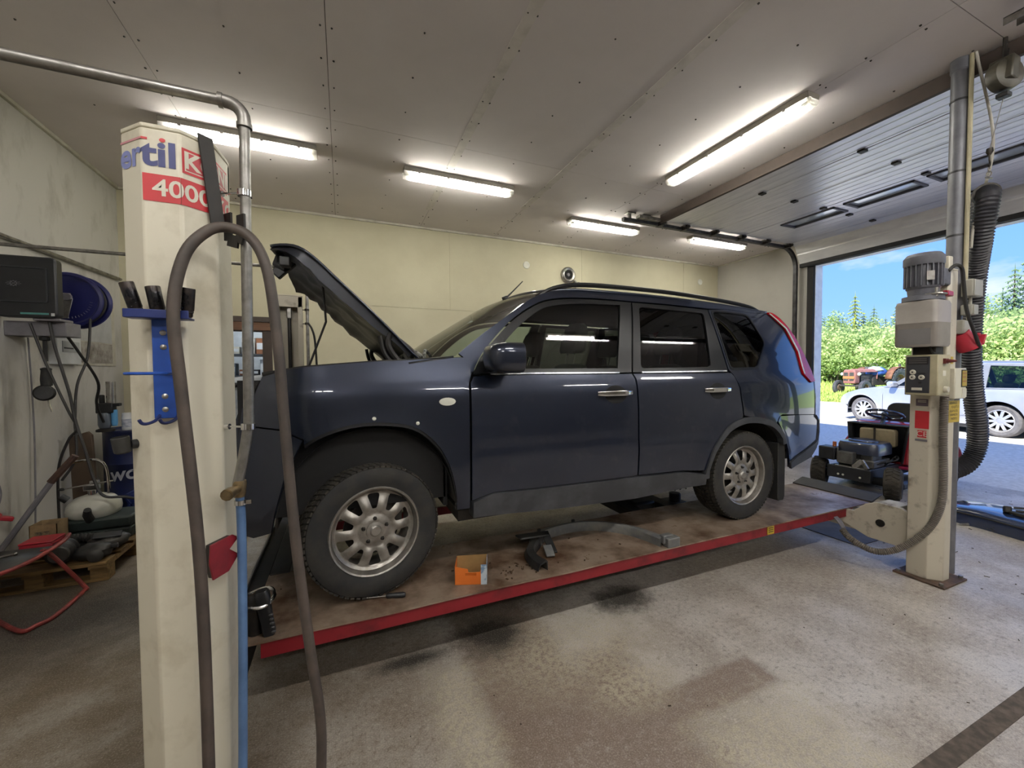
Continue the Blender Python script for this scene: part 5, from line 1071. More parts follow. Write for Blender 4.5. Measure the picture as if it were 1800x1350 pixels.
# floor plate beside the column, floor odds and ends on the right
struct(MB().box(3.98, 5.0, 1.95, 2.45, .0, .006).build('trim_7', mat('floor_plate', '4d4640', .5, metal=.4, col2='38322d', scale=10)), 'steel inspection plate in the floor')
bp_ = thing('mower_bonnet', 'shiny dark blue mower bonnet lying on the floor by the gateway', 'mower bonnet', (5.7, 1.5, 0), R_(0))
mat('blue_shell', '23304e', .18, coat=1., col2='1d2842', scale=4)
outl = [(5.50, 1.95), (5.46, 1.70), (5.38, 1.30), (5.42, .80), (5.80, .75), (6.15, .95), (6.12, 1.45), (5.98, 1.90), (5.75, 2.02)]
b = MB(); n = len(outl); cx = sum(p[0] for p in outl)/n; cy = sum(p[1] for p in outl)/n; O2 = [(p.x, p.y) for p in catmull([(x, y, 0) for x, y in outl], 5, closed=True)]; n = len(O2)
vs = []
for k, z in ((1., 0), (1.0, .10), (.985, .13), (.90, .152), (.6, .165), (.3, .168)): vs += [(cx+(x-cx)*k, cy+(y-cy)*k, z) for x, y in O2]
b.add(vs, [(i*n+j, i*n+(j+1) % n, (i+1)*n+(j+1) % n, (i+1)*n+j) for i in range(5) for j in range(n)]+[tuple(range(5*n, 6*n))]); b.build('shell', 'blue_shell', bp_, world=True, sharp=45)
MB().tube([(x, y, .108) for x, y in [(cx+(p[0]-cx)*1.004, cy+(p[1]-cy)*1.004) for p in O2]], .008, 6, closed=True).build('rim_seal', 'black_rubber', bp_, world=True)
mw = thing('linkage', 'black mower linkage rods lying on the blue bonnet', 'linkage', (5.75, 1.35, .17)); b = MB(); b.tube([(5.60, 1.55, .20), (5.72, 1.2, .235), (5.7, .8, .235)], .012, 8); b.build('rod', 'black_steel', mw, world=True); MB().tube([(5.66, 1.58, .215), (5.80, 1.25, .25), (5.80, .8, .25)], .010, 8).build('rod', 'black_steel', mw, world=True); MB().obox((5.60, 1.60, .20), (.07, .05, .06), (0, .3, .4)).build('joint', 'black_steel', mw, world=True, bevel=.01); MB().obox((5.55, 1.48, .185), (.20, .05, .03), (0, 0, 1.2)).build('pad', 'black_rubber', mw, world=True, bevel=.008)
pl = thing('pliers', 'pliers with dark blue handles on the floor beside the lift column', 'pliers', (5.5, 1.78, 0))
for k in (-1, 1): MB().tube(catmull([(5.46, 1.80, .014), (5.52, 1.785+.012*k, .014), (5.60, 1.76+.022*k, .013), (5.67, 1.73+.010*k, .012)], 5), .0095, 8).build('handle', 'blue_dark', pl, world=True)
MB().tube([(5.38, 1.835, .012), (5.41, 1.825, .014), (5.46, 1.80, .014)], [.004, .010, .013], 8).build('jaws', 'steel', pl, world=True)
wd = tag(MB().prism([(4.02, 0), (4.16, 0), (4.06, .20), (4.02, .24)], 1.50, 1.60, 'xz').build('wheel_chock', 'black_rubber', bevel=.006), 'black rubber wheel chock behind the foot of the lift column', 'chock')
dz = thing('rag', 'small crumpled black rag on the floor near the gateway', 'rag', (5.25, 2.0, 0)); b = MB(); vs = []; n = 10
for i in range(n):
    for j in range(n): x, y = i/(n-1)-.5, j/(n-1)-.5; vs.append((x*.16, y*.10, .004+.022*max(0, mnoise.noise((x*7, y*7, 3))+.4)*max(0, 1-4*x*x)*max(0, 1-4*y*y)))
b.add(vs, [(i*n+j, i*n+j+1, (i+1)*n+j+1, (i+1)*n+j) for i in range(n-1) for j in range(n-1)]); b.build('cloth', 'black_rubber', dz, sharp=80)
b = MB(); random.seed(11)
for i in range(330):
    if i < 170: x, y = random.uniform(4.0, 7.2), random.uniform(.9, 4.2)
    elif i < 300: x, y = random.gauss(5.3, .45), random.gauss(2.75, .3)
    else: x, y = random.uniform(0, 4), random.uniform(.8, 1.9)
    s = random.uniform(.35, 1)*(.8 if i < 300 else .35); a = random.uniform(0, pi); l = random.uniform(.01, .05)*s; b.obox((x, y, .002), (l, random.uniform(.003, .010)*s, .004), (0, 0, a))
dd = b.build('floor_debris', mat('debris', '2b2520', .95, col2='4a4038', scale=30), flat=True); dd['kind'] = 'stuff'; dd['label'] = 'twigs and crumbs scattered over the floor'
# ------------------------------------------------------------------ left corner: wall equipment
mat('case_black', '141519', .38, col2='1b1c20', scale=5); mat('reel_blue', '161a55', .35, col2='12164a', scale=4); mat('teal_print', '4f8f8a', .5); mat('wall_white', 'd0d2d4', .5, col2='bfc1c2', scale=6); mat('gauge_black', '101011', .6, bump=.2, bscale=80)
eq = thing('equipment_case', 'black wall-mounted equipment case with a pale round emblem', 'equipment case', (-2.2, 4.42, 1.93))
b = MB(); pr = rrect(.345, .47, .035, 5, -2.2325, 2.17); b.prism(pr, 4.30, 4.385, 'xz'); b.build('case', 'case_black', eq, world=True, bevel=.012)
pr = rrect(.28, .27, .01, 3, -2.25, 2.185); pi_ = rrect(.265, .255, .01, 3, -2.25, 2.185); b = MB(); n = len(pr); b.add([(x, 4.290, z) for x, z in pr]+[(x, 4.290, z) for x, z in pi_]+[(x, 4.30, z) for x, z in pr]+[(x, 4.30, z) for x, z in pi_], [(i, (i+1) % n, n+(i+1) % n, n+i) for i in range(n)]+[(i, (i+1) % n, 2*n+(i+1) % n, 2*n+i) for i in range(n)]+[(n+i, n+(i+1) % n, 3*n+(i+1) % n, 3*n+i) for i in range(n)]); b.build('door_bead', mat('case_edge', '2a2c31', .4), eq, world=True)
b = MB(); o = (-2.30, 4.2985, 2.19)
b.lathe([(.019, 0), (.019, .0015), (.015, .0015), (.015, 0)], o, (0, -1, 0), 24, closed=True)
for i in range(12): a = 2*pi*i/12; b.beam((o[0]+.021*cos(a), o[1], o[2]+.016*sin(a)), (o[0]+(.030+.012*abs(cos(a)))*cos(a), o[1], o[2]+.022*sin(a)), .004, .002)
b.beam((o[0]-.011, o[1], o[2]-.008), (o[0]+.011, o[1], o[2]+.008), .008, .002); b.beam((o[0]-.011, o[1], o[2]+.008), (o[0]+.011, o[1], o[2]-.008), .008, .002); em = b.build('emblem', 'grey_plastic', eq, world=True); em['kind'] = 'stuff'
MB().box(-2.27, -2.11, 4.2985, 4.30, 1.958, 1.972).build('print_strip', 'teal_print', eq, world=True); MB().box(-2.097, -2.077, 4.2985, 4.30, 1.95, 1.972).build('small_sticker', 'wall_white', eq, world=True)
b = MB(); b.box(XL, -2.06, 4.40, 4.60, 1.80, 1.915); b.box(-2.22, -2.06, 4.33, 4.5, 1.915, 1.935); b.box(XL, -2.30, 4.385, 4.45, 2.1, 2.25); b.build('wall_bracket', 'grey_plastic', eq, world=True, bevel=.005)
rl = thing('hose_reel', 'dark blue hose reel on the grimy side wall behind the equipment case', 'hose reel', (-2.2, 4.8, 2.14))
for y, nm in ((4.75, 'disc'), (4.90, 'disc')): MB().lathe([(0, -.012), (.05, -.012), (.20, -.006), (.215, -.016), (.235, -.012), (.24, 0), (.235, .008), (0, .004)], (-2.205, y, 2.145), (0, 1, 0), 48, x=(1, 0, 0)).build(nm, 'reel_blue', rl, world=True, sharp=30)
ribbed([(-2.205+.20*cos(t), 4.775+.012*t/1.6, 2.145+.20*sin(t)) for t in [i*.3 for i in range(60)]], .010, .05, 2, 8, 0).build('wound_hose', 'black_rubber', rl, world=True)
b = MB(); b.prism([(-2.235, 2.20), (-2.18, 2.20), (-2.165, 2.15), (-2.20, 1.98), (-2.30, 1.98)], 4.728, 4.736, 'xz'); b.build('arm', 'steel', rl, world=True, bevel=.003)
b = MB(); b.lathe([(0, .02), (.03, .018), (.034, 0)], (-2.20, 4.73, 2.165), (0, -1, 0), 20); b.build('hub', 'grey_plastic', rl, world=True)
for i in range(11):
    a = R_(-88+8.2*i); MB().beam((-2.205+.150*cos(a), 4.741, 2.145+.150*sin(a)), (-2.205+.166*cos(a), 4.741, 2.145+.166*sin(a)), .010, .002).build('print_mark', 'grey_plastic', rl, world=True)
b = MB(); b.box(XL, -2.2, 4.80, 4.86, 2.10, 2.18); b.build('wall_arm', 'dark_steel', rl, world=True)
fb = thing('fuse_box', 'white fuse box with two small windows on the grimy side wall under the case', 'fuse box', (XL, 5.08, 1.58)); MB().box(XL, XL+.06, 4.90, 5.26, 1.585, 2.06).build('box', 'wall_white', fb, world=True, bevel=.006)
for z in (1.70, 1.87): MB().box(XL+.06, XL+.066, 4.97, 5.22, z, z+.10).build('window', mat('smoke_window', 'a5a8aa', .3), fb, world=True); MB().box(XL+.066, XL+.068, 4.985, 5.12, z+.03, z+.042).build('breaker_row', 'ink_black', fb, world=True)
w1 = struct(MB().box(XL-.002, XL+.012, 5.30, 6.02, 1.58, 2.26).build('window_1', 'white_trim', bevel=.004), 'boarded window in the grimy side wall')
MB().box(XL+.012, XL+.016, 5.33, 5.94, 1.83, 2.22).build('board', mat('board_pale', 'bcbdbd', .6), w1); MB().box(XL+.012, XL+.017, 5.33, 5.94, 1.61, 1.822).build('board', mat('board_dirty', 'a9a39c', .7, col2='6d665e', scale=7, lo=.4, hi=.62, detail=9), w1)
gg = thing('inflator_gun', 'black tyre inflator with round rubber gauge hanging from a hose', 'inflator', (-2.24, 4.45, 1.30))
MB().lathe([(.016, .0), (.034, .01), (.036, .06), (.030, .13), (.034, .145), (.026, .15), (.016, .155)], (-2.215, 4.45, 1.395), (0, 0, 1), 16).build('grip', 'black_rubber', gg, world=True, sharp=40)
MB().lathe([(0, -.028), (.045, -.028), (.062, -.018), (.064, .012), (.052, .026), (0, .026)], (-2.22, 4.43, 1.345), (.3, -.95, .1), 28).build('gauge', 'gauge_black', gg, world=True, sharp=40)
MB().tube([(-2.205, 4.44, 1.30), (-2.20, 4.44, 1.24), (-2.185, 4.44, 1.19)], .007, 8).build('nozzle', 'chrome', gg, world=True); b = MB(); b.cyl((-2.215, 4.45, 1.545), (-2.215, 4.45, 1.60), .011, n=10); b.build('coupling', 'chrome', gg, world=True)
b = MB(); b.tube([(-2.215, 4.45, 1.60), (-2.215, 4.45, 1.80)], .014, 10); b.lathe([(.02, 0), (.033, .005), (.033, .03), (.02, .035)], (-2.215, 4.45, 1.765), (0, 0, 1), 8); b.build('hose', 'black_rubber', gg, world=True)
mat('hose_black2', '1b1a1b', .55, col2='262425', scale=6)
for i, (lab, pts, r) in enumerate((
    ('black hose slanting from the equipment case to the floor by the wall', [(-2.27, 4.40, 1.90), (-2.18, 4.40, 1.55), (-2.07, 4.40, 1.20), (-2.03, 4.42, 1.05), (-2.10, 4.45, .95), (-2.18, 4.48, .72), (-2.2, 4.5, .35), (-2.19, 4.5, .02)], .0095),
    ('black hose curving from the equipment case down to the grease pump', [(-2.15, 4.38, 1.93), (-2.12, 4.38, 1.70), (-2.05, 4.38, 1.35), (-2.02, 4.38, 1.12), (-1.96, 4.36, .88), (-1.90, 4.34, .62), (-1.84, 4.33, .49), (-1.72, 4.35, .46), (-1.6, 4.4, .40)], .011),
    ('black hose stretched from the case to the air regulator on the drum', [(-2.13, 4.45, 1.90), (-2.08, 4.6, 1.68), (-2.05, 4.8, 1.42), (-2.13, 4.95, 1.22), (-2.14, 5.08, 1.03)], .011),
    ('black hose dropping from the blue reel towards the lever', [(-2.05, 4.72, 1.98), (-2.06, 4.68, 1.65), (-2.10, 4.6, 1.40), (-2.10, 4.55, 1.10), (-2.08, 4.5, .80), (-2.15, 4.45, .62)], .010))):
    tag(MB().tube(catmull(pts, 7), r, 8).build('wall_hose', 'hose_black2'), lab, 'hose', 'hoses by the grimy side wall')
tag(MB().tube(catmull([(XL+.02, 4.62, 1.80), (XL+.02, 4.64, 1.3), (XL+.03, 4.62, .8), (XL+.03, 4.58, .1)], 6), .006, 6).build('wall_cable', 'grey_plastic'), 'thin grey cable down the grimy side wall', 'cable')
# drum with the regulator, bottle and can on top
dm = thing('oil_drum', 'dark blue oil drum with white lettering beside the near column', 'drum', (-1.99, 5.42, 0))
MB().lathe([(.0, .02), (.27, .02), (.285, .0), (.285, .27), (.293, .285), (.285, .30), (.285, .58), (.293, .595), (.285, .61), (.285, .90), (.292, .915), (.288, .93), (.275, .925), (.272, .905), (0, .905)], (0, 0, 0), (0, 0, 1), 48).build('shell', mat('drum_blue', '15204a', .35, col2='101838', scale=4), dm, sharp=40)
vs, fs = text_mb('wo', .19, .004, 'CENTER', 1.); b = MB(); an = R_(-98)
b.add([((.2868)*cos(an+x/.286), (.2868)*sin(an+x/.286), .50+y+x*.12) for x, y, _ in vs], fs); b.build('lettering', mat('print_white', 'b9bcc6', .5), dm, flat=True)
for r_ in range(3):
    for k in range(8): a = an-.18+r_*.17+k*.012; MB().beam((.2865*cos(a), .2865*sin(a), .84-.018*k), (.2865*cos(a+.07), .2865*sin(a+.07), .850-.018*k), .005, .002).build('print_mark', 'ink_grey', dm)
rg = thing('air_regulator', 'black and silver air regulator with clear bowls standing on the blue drum', 'regulator', (-2.02, 5.08, .93))
for p in ((-2.06, 5.18), (-1.99, 5.2)): pass
b = MB(); b.obox((-2.155, 5.17, 1.16), (.13, .09, .10)); b.cyl((-2.185, 5.17, 1.20), (-2.185, 5.17, 1.29), .022, n=14); b.build('head', 'black_plastic', rg, world=True, bevel=.01); MB().cyl((-2.115, 5.17, 1.20), (-2.115, 5.17, 1.42), .036, n=20).build('cylinder', 'steel', rg, world=True, bevel=.004)
MB().lathe([(.04, 0), (.05, .03), (.05, .14), (.045, .15)], (-2.165, 5.16, .965), (0, 0, 1), 18).build('bowl', mat('bowl_grey', '5a616b', .25), rg, world=True); MB().lathe([(.02, .0), (.025, .03), (.025, .16)], (-2.095, 5.17, .98), (0, 0, 1), 14).build('bowl', mat('bowl_blue', '5d9ccf', .3), rg, world=True); MB().lathe([(0, 0), (.07, 0), (.07, .02), (.03, .035), (0, .035)], (-2.165, 5.17, .93), (0, 0, 1), 18).build('foot', 'black_steel', rg, world=True); MB().obox((-2.07, 5.17, 1.19), (.05, .06, .03)).build('handle', 'black_plastic', rg, world=True, bevel=.006)
bt = thing('plastic_bottle', 'white plastic bottle on the blue drum', 'bottle', (-2.02, 5.22, .93)); MB().lathe([(0, 0), (.038, 0), (.040, .006), (.040, .13), (.034, .145), (.034, .148)], (0, 0, 0), (0, 0, 1), 24).build('body', 'wall_white', bt, sharp=40); MB().lathe([(.036, .148), (.036, .172), (.0, .174)], (0, 0, 0), (0, 0, 1), 20).build('cap', 'wall_white', bt, sharp=40); MB().lathe([(.0405, .03), (.0405, .11)], (0, 0, 0), (0, 0, 1), 24).build('label', mat('label_grey', 'b9bcc6', .6, col2='8b90a0', scale=30), bt)
rc = thing('red_can', 'red can half hidden behind the near column on the blue drum', 'can', (-1.93, 5.36, .93)); MB().lathe([(0, 0), (.05, 0), (.05, .20), (.045, .21), (0, .21)], (0, 0, 0), (0, 0, 1), 20).build('body', mat('can_red', '7d2028', .4), rc, sharp=40); MB().lathe([(.02, .21), (.02, .24), (0, .24)], (0, 0, 0), (0, 0, 1), 12).build('cap', 'black_plastic', rc)
bv = thing('wall_vice', 'grey and blue clamp fixed to the wall behind the drum', 'clamp', (-2.05, 6.0, 1.35)); b = MB(); b.box(-2.10, -2.02, 5.96, 6.19, 1.05, 1.62); b.build('upright', 'grey_plastic', bv, world=True, bevel=.006); b = MB(); b.beam((-2.06, 5.95, 1.56), (-1.80, 5.95, 1.30), .05, .05); b.box(-2.1, -1.85, 5.93, 5.99, 1.55, 1.63); b.build('arm', 'blue_dark', bv, world=True, bevel=.006); MB().cyl((-2.14, 5.93, 1.58), (-2.02, 5.93, 1.58), .02, n=10).build('knob', 'steel', bv, world=True)
pk = tag(MB().prism([(-2.33, 0), (-2.16, 0), (-2.19, .92), (-2.22, .955), (-2.35, .91)], 4.98, 5.02, 'xz').build('leaning_board', mat('board_brown', '4a3a2b', .75, col2='35291e', scale=5, detail=8), bevel=.003), 'dark brown board leaning behind the hoses', 'board')
cr = thing('bottle_crate', 'blue plastic crate beside the drum', 'crate', (-1.62, 4.95, 0)); mat('crate_blue', '20306e', .45, col2='1a285e', scale=6)
for k in range(2):
    for i in range(6):
        x = -.22+.088*i
        for z0 in (.04+.17*k,): MB().beam((x-.04, -.17, z0), (x+.04, -.17, z0+.13), .012, .012).build('lattice_bar', 'crate_blue', cr); MB().beam((x+.04, -.17, z0), (x-.04, -.17, z0+.13), .012, .012).build('lattice_bar', 'crate_blue', cr)
for z in (.0, .17, .34): b = MB(); b.box(-.27, .27, -.18, -.16, z, z+.035); b.box(-.27, .27, .16, .18, z, z+.035); b.box(-.27, -.25, -.18, .18, z, z+.035); b.box(.25, .27, -.18, .18, z, z+.035); b.build('rim', 'crate_blue', cr)
b = MB(); b.box(-.25, .25, .15, .16, .03, .34); b.box(-.255, -.25, -.16, .16, .03, .34); b.box(.25, .255, -.16, .16, .03, .34); b.box(-.25, .25, -.16, .16, .01, .03); b.build('wall', 'crate_blue', cr)
# pallet of parts with the grease pump
plt = thing('pallet', 'wooden pallet loaded with old car parts by the grimy side wall', 'pallet', (-1.95, 4.25, 0))
for i in range(5): MB().box(-2.38, -1.60, 3.76+.205*i, 3.76+.205*i+.13, .122, .144).build('deck_board', 'pale_wood', plt, world=True, bevel=.003)
for y in (3.78, 4.21, 4.62): MB().box(-2.38, -1.60, y, y+.10, .0, .022).build('bottom_board', 'pale_wood', plt, world=True, bevel=.003)
for x in (-2.38, -2.04, -1.70):
    MB().box(x, x+.10, 3.76, 4.71, .10, .122).build('stringer_board', 'pale_wood', plt, world=True)
    for y in (3.78, 4.21, 4.62): MB().box(x, x+.10, y, y+.10, .022, .10).build('block', 'pale_wood', plt, world=True, bevel=.003)
gp = thing('grease_pump', 'white tank of a grease pump with a bent chrome handle', 'pump', (-1.95, 4.42, .33))
MB().lathe([(0, .0), (.145, .0), (.165, .02), (.17, .05), (.165, .09), (.13, .135), (.06, .165), (.03, .17), (0, .17)], (-1.94, 4.42, .325), (.05, -.1, 1), 36).build('tank', mat('tank_white', 'bab9af', .35, col2='a3a297', scale=5), gp, world=True, sharp=40)
b = MB(); b.cyl((-1.94, 4.40, .49), (-1.94, 4.39, .58), .028, n=14); b.obox((-1.94, 4.39, .56), (.09, .06, .05)); b.obox((-1.92, 4.39, .60), (.05, .05, .03)); b.build('valve', 'chrome', gp, world=True, bevel=.006)
MB().tube(catmull([(-2.10, 4.38, .765), (-1.98, 4.38, .785), (-1.89, 4.38, .78), (-1.845, 4.38, .72), (-1.83, 4.38, .58), (-1.83, 4.38, .50)], 7), .011, 10).build('handle', 'chrome', gp, world=True); MB().tube([(-2.11, 4.37, .565), (-1.80, 4.38, .60)], .006, 8).build('lever', 'steel', gp, world=True); MB().ball((-2.115, 4.37, .564), (.022, .012, .012), 10, 6).build('lever_knob', 'black_rubber', gp, world=True); MB().cyl((-2.14, 4.40, .50), (-2.10, 4.41, .46), .028, n=12).build('gauge', 'black_plastic', gp, world=True)
jh = thing('jack_lever', 'long grey jack lever with dark clamp head leaning to the wall', 'lever', (-2.2, 4.3, 0)); MB().tube([(-2.395, 4.2, .16), (-2.13, 4.3, .66)], .020, 10).build('tube', 'grey_plastic', jh, world=True); MB().tube([(-2.14, 4.295, .645), (-2.0, 4.32, .84)], .026, 8).build('clamp_head', mat('rust_dark', '3b2a24', .7, col2='55392c', scale=16), jh, world=True); MB().tube([(-2.40, 4.32, .22), (-2.20, 4.42, .60)], .012, 8).build('rod', 'grey_plastic', jh, world=True)
mat('olive_box', '25302e', .55, col2='1d2624', scale=6); mat('greasy', '18181a', .5, col2='2b2723', scale=9, rvar=.15, bump=.2, bscale=30)
tbx = thing('tool_box', 'dark green plastic tool case on the pallet under the white tank', 'tool case', (-1.80, 4.35, .145)); MB().box(-2.12, -1.64, 4.24, 4.55, .145, .235).build('base', 'olive_box', tbx, world=True, bevel=.015); MB().box(-2.12, -1.64, 4.24, 4.55, .238, .325).build('lid', 'olive_box', tbx, world=True, bevel=.015); MB().tube(catmull([(-1.98, 4.235, .22), (-1.96, 4.20, .22), (-1.82, 4.20, .22), (-1.80, 4.235, .22)], 4), .010, 8).build('handle', 'olive_box', tbx, world=True); b = MB(); b.tube([(-1.9, 4.26, .32), (-1.89, 4.20, .38), (-1.87, 4.16, .43)], [.03, .028, .022], 10); b.build('clip', 'black_rubber', tbx, world=True)
cb2 = thing('cardboard_carton', 'small open cardboard carton on the car parts by the wall', 'carton', (-2.06, 4.05, .30)); mat('carton', 'a08864', .8, col2='7c674a', scale=9)
MB().box(-2.13, -1.98, 4.02, 4.024, .22, .39).build('side_panel', 'carton', cb2, world=True); MB().box(-2.13, -1.98, 4.15, 4.154, .22, .39).build('side_panel', 'carton', cb2, world=True); MB().box(-2.13, -2.126, 4.02, 4.154, .22, .39).build('side_panel', 'carton', cb2, world=True); MB().box(-1.984, -1.98, 4.02, 4.154, .22, .39).build('side_panel', 'carton', cb2, world=True); MB().box(-2.13, -1.98, 4.02, 4.154, .22, .224).build('bottom_panel', 'carton', cb2, world=True); MB().box(-2.10, -2.02, 4.0185, 4.02, .27, .34).build('printed_panel', mat('carton_print', '3b3833', .7, col2='8f7a5a', scale=40), cb2, world=True)
rb = thing('red_case', 'small red plastic case among the car parts by the grimy side wall', 'case', (-1.98, 3.86, .25)); MB().box(-2.07, -1.90, 3.80, 3.95, .24, .32).build('tub', mat('case_red', '9c2430', .4), rb, world=True, bevel=.008); MB().box(-2.072, -1.898, 3.798, 3.952, .32, .334).build('lid', 'case_red', rb, world=True, bevel=.005)
al = thing('alternator', 'greasy alternator with round pulley lying on the pallet', 'alternator', (-1.88, 3.84, .145)); MB().lathe([(0, 0), (.055, 0), (.075, .015), (.078, .05), (.06, .06), (.06, .09), (.078, .10), (.075, .14), (.05, .155), (0, .155)], (-1.90, 3.94, .225), (.25, -1, .05), 28).build('body', 'greasy', al, world=True, sharp=30); MB().lathe([(.0, .01), (.03, .012), (.05, .018), (.055, .006), (.055, -.008), (0, -.008)], (-1.861, 3.785, .233), (.25, -1, .05), 24).build('pulley', mat('pulley_grey', '4b4946', .5, metal=.4), al, world=True, sharp=30)
def lump(label, name, c, r, seed, m, cat, parts):
    t = thing(name, label, cat, (c[0], c[1], c[2]-r[2])); b = MB(); b.ball((0, 0, r[2]), 1, 18, 10)
    b.v = [((x)*r[0]*(1+.35*mnoise.noise((x*1.7+seed, y*1.7, z*1.7))), y*r[1]*(1+.35*mnoise.noise((x*1.9, y*1.9+seed, z*1.9))), r[2]+(z-r[2])*r[2]*(1+.3*mnoise.noise((x*2, y*2, z*2+seed)))) for x, y, z in b.v]
    b.build(parts, m, t, sharp=60); return t
t_ = lump('black greasy drive boot bundle on the edge of the pallet', 'drive_boot', (-1.72, 3.86, .20), (.12, .09, .055), 3, 'greasy', 'car part', 'boot'); MB().tube([(-.1, 0, .06), (.14, .02, .07)], .018, 10).build('shaft', 'greasy', t_); MB().lathe([(.03, 0), (.045, .01), (.03, .02)], (.06, -.09, .05), (.2, -1, 0), 18).build('ring', 'pulley_grey', t_)
t_ = lump('black rubber air duct heaped on the pallet behind the alternator', 'air_duct', (-2.0, 4.08, .19), (.16, .10, .05), 9, 'black_rubber', 'car part', 'duct'); ribbed([(-.15, .02, .08), (0, -.04, .11), (.15, 0, .10), (.26, .05, .06)], .032, .02, 6, 10, .1).build('bellows', 'black_rubber', t_)
t_ = lump('crumpled dark engine cover on the far end of the pallet', 'engine_cover', (-1.70, 4.05, .20), (.13, .12, .055), 14, 'greasy', 'car part', 'cover'); MB().obox((0, -.02, .11), (.16, .10, .012), (.1, .1, .3)).build('cap_plate', 'black_plastic', t_, bevel=.004)
# red tubular stand with a tray of tools
rs = thing('creeper_stand', 'red tubular stand with a tray of greasy tools in the tool corner', 'stand', (-2.0, 3.4, 0)); mat('tube_red', '8a3430', .5, col2='5f2522', scale=12, rvar=.1)
MB().tube(catmull([(-2.40, 3.62, .44), (-2.20, 3.66, .03), (-1.78, 3.22, .015), (-1.70, 3.24, .012), (-1.66, 3.34, .012), (-1.665, 3.62, .012), (-1.69, 3.68, .03), (-1.82, 3.62, .30), (-1.84, 3.58, .34)], 7), .0125, 10).build('leg_frame', 'tube_red', rs, world=True)
MB().tube(catmull([(-2.40, 3.18, .345), (-2.1, 3.17, .34), (-1.90, 3.24, .335), (-1.80, 3.40, .345), (-1.77, 3.64, .365), (-1.80, 3.78, .37)], 7), .0125, 10).build('rail', 'tube_red', rs, world=True)
b = MB(); b.add([(-2.40, 3.20, .33), (-2.10, 3.19, .33), (-1.92, 3.26, .33), (-1.82, 3.42, .335), (-1.80, 3.66, .34), (-2.40, 3.70, .34)], [(0, 1, 2, 3, 4, 5)]); tr = b.build('tray', 'black_steel', rs, world=True); md = tr.modifiers.new('thickness', 'SOLIDIFY'); md.thickness = .006
random.seed(5); mat('tool_steel', '8d8a86', .3, metal=.9, col2='55504a', scale=20)
for lab, nm, pts, r, m in (('long steel extension bar on the tool tray of the red stand', 'extension_bar', [(-2.25, 3.35, .356), (-1.92, 3.50, .37)], .008, 'tool_steel'), ('short steel spanner lying at the front of the red stand tray', 'spanner', [(-2.38, 3.26, .352), (-2.22, 3.28, .352)], .010, 'tool_steel'), ('black ratchet handle on the red stand tray', 'ratchet_handle', [(-2.30, 3.52, .365), (-2.06, 3.45, .36)], .014, 'black_rubber'), ('black breaker bar across the back of the red stand tray', 'breaker_bar', [(-2.38, 3.60, .40), (-2.12, 3.66, .43)], .022, 'black_plastic')):
    t = thing(nm, lab, 'tool', pts[0], group='tools on the red stand'); MB().tube(pts, r, 10).build('shaft', m, t, world=True); MB().ball(pts[1], r*1.5, 10, 6).build('head', m, t, world=True)
lump('dark crumpled work glove on the red stand tray', 'work_glove', (-2.15, 3.56, .37), (.12, .08, .03), 21, 'greasy', 'glove', 'palm'); lump('black rubber mat piece folded on the red stand tray', 'rubber_mat', (-2.30, 3.44, .37), (.09, .10, .028), 33, 'black_rubber', 'mat', 'fold')
rj = thing('trolley_jack', 'red jack handle sticking up beside grey cable loops', 'jack', (-2.38, 4.05, .5)); MB().tube([(-2.415, 4.02, .60), (-2.33, 4.10, .46)], [.022, .028], 10).build('handle', 'case_red', rj, world=True); MB().obox((-2.31, 4.13, .44), (.08, .06, .03), (0, .4, .6)).build('socket', 'case_red', rj, world=True, bevel=.006)
tag(MB().tube(catmull([(-2.41, 4.1, .86), (-2.38, 4.15, .78), (-2.355, 4.18, .62), (-2.38, 4.16, .50), (-2.41, 4.1, .58), (-2.395, 4.12, .74), (-2.385, 4.14, .66), (-2.40, 4.12, .45), (-2.41, 4.1, .2)], 8), .007, 7).build('cable_loops', 'grey_plastic'), 'loops of grey cable hanging on the grimy side wall by the red jack handle', 'cable')
# ------------------------------------------------------------------ store-room shelf seen through the doorway
rk = thing('shelf_rack', 'steel shelf rack in the store room beyond the doorway', 'shelf', (-1.5, 8.7, 0))
for x in (-2.35, -1.62, -1.05):
    for y in (8.45, 8.95): MB().box(x-.025, x+.025, y-.02, y+.02, 0, 2.05).build('upright', 'galvanised', rk, world=True)
for z in (.45, .95, 1.42, 1.80): MB().box(-2.4, -1.0, 8.42, 8.98, z, z+.03).build('shelf_board', mat('shelf_dark', '44464a', .5), rk, world=True)
random.seed(9); bxs = [('2f3032', 'black'), ('c9c4b6', 'cream'), ('8a5a3c', 'brown'), ('b7babf', 'grey'), ('d8d6d0', 'white'), ('57606b', 'slate')]
for si, z in enumerate((.48, .98, 1.45, 1.83)):
    x = -2.30; j = 0
    while x < -1.12:
        w_ = random.uniform(.10, .20); h_ = random.uniform(.10, .30); c, nm = bxs[(si*2+j*3+j//2) % 6]
        t = thing('store_box', '%s box on the %s shelf of the store-room rack, %s along it' % (nm, ('lowest', 'second', 'third', 'topmost')[si], ('first', 'second', 'third', 'fourth', 'fifth', 'sixth', 'seventh', 'eighth', 'ninth')[j]), 'box', (x+w_/2, 8.6, z), 0, 'boxes on the store-room rack')
        MB().box(-w_/2, w_/2, -.12, .14, 0, h_).build('carton', mat('store_'+nm, c, .6), t, bevel=.006); MB().box(-w_/2+.01, w_/2-.01, -.123, -.12, h_*.3, h_*.7).build('front_label', 'wall_white' if nm != 'white' else 'store_slate' if 'store_slate' in MATS else 'grey_plastic', t); x += w_+random.uniform(.02, .06); j += 1
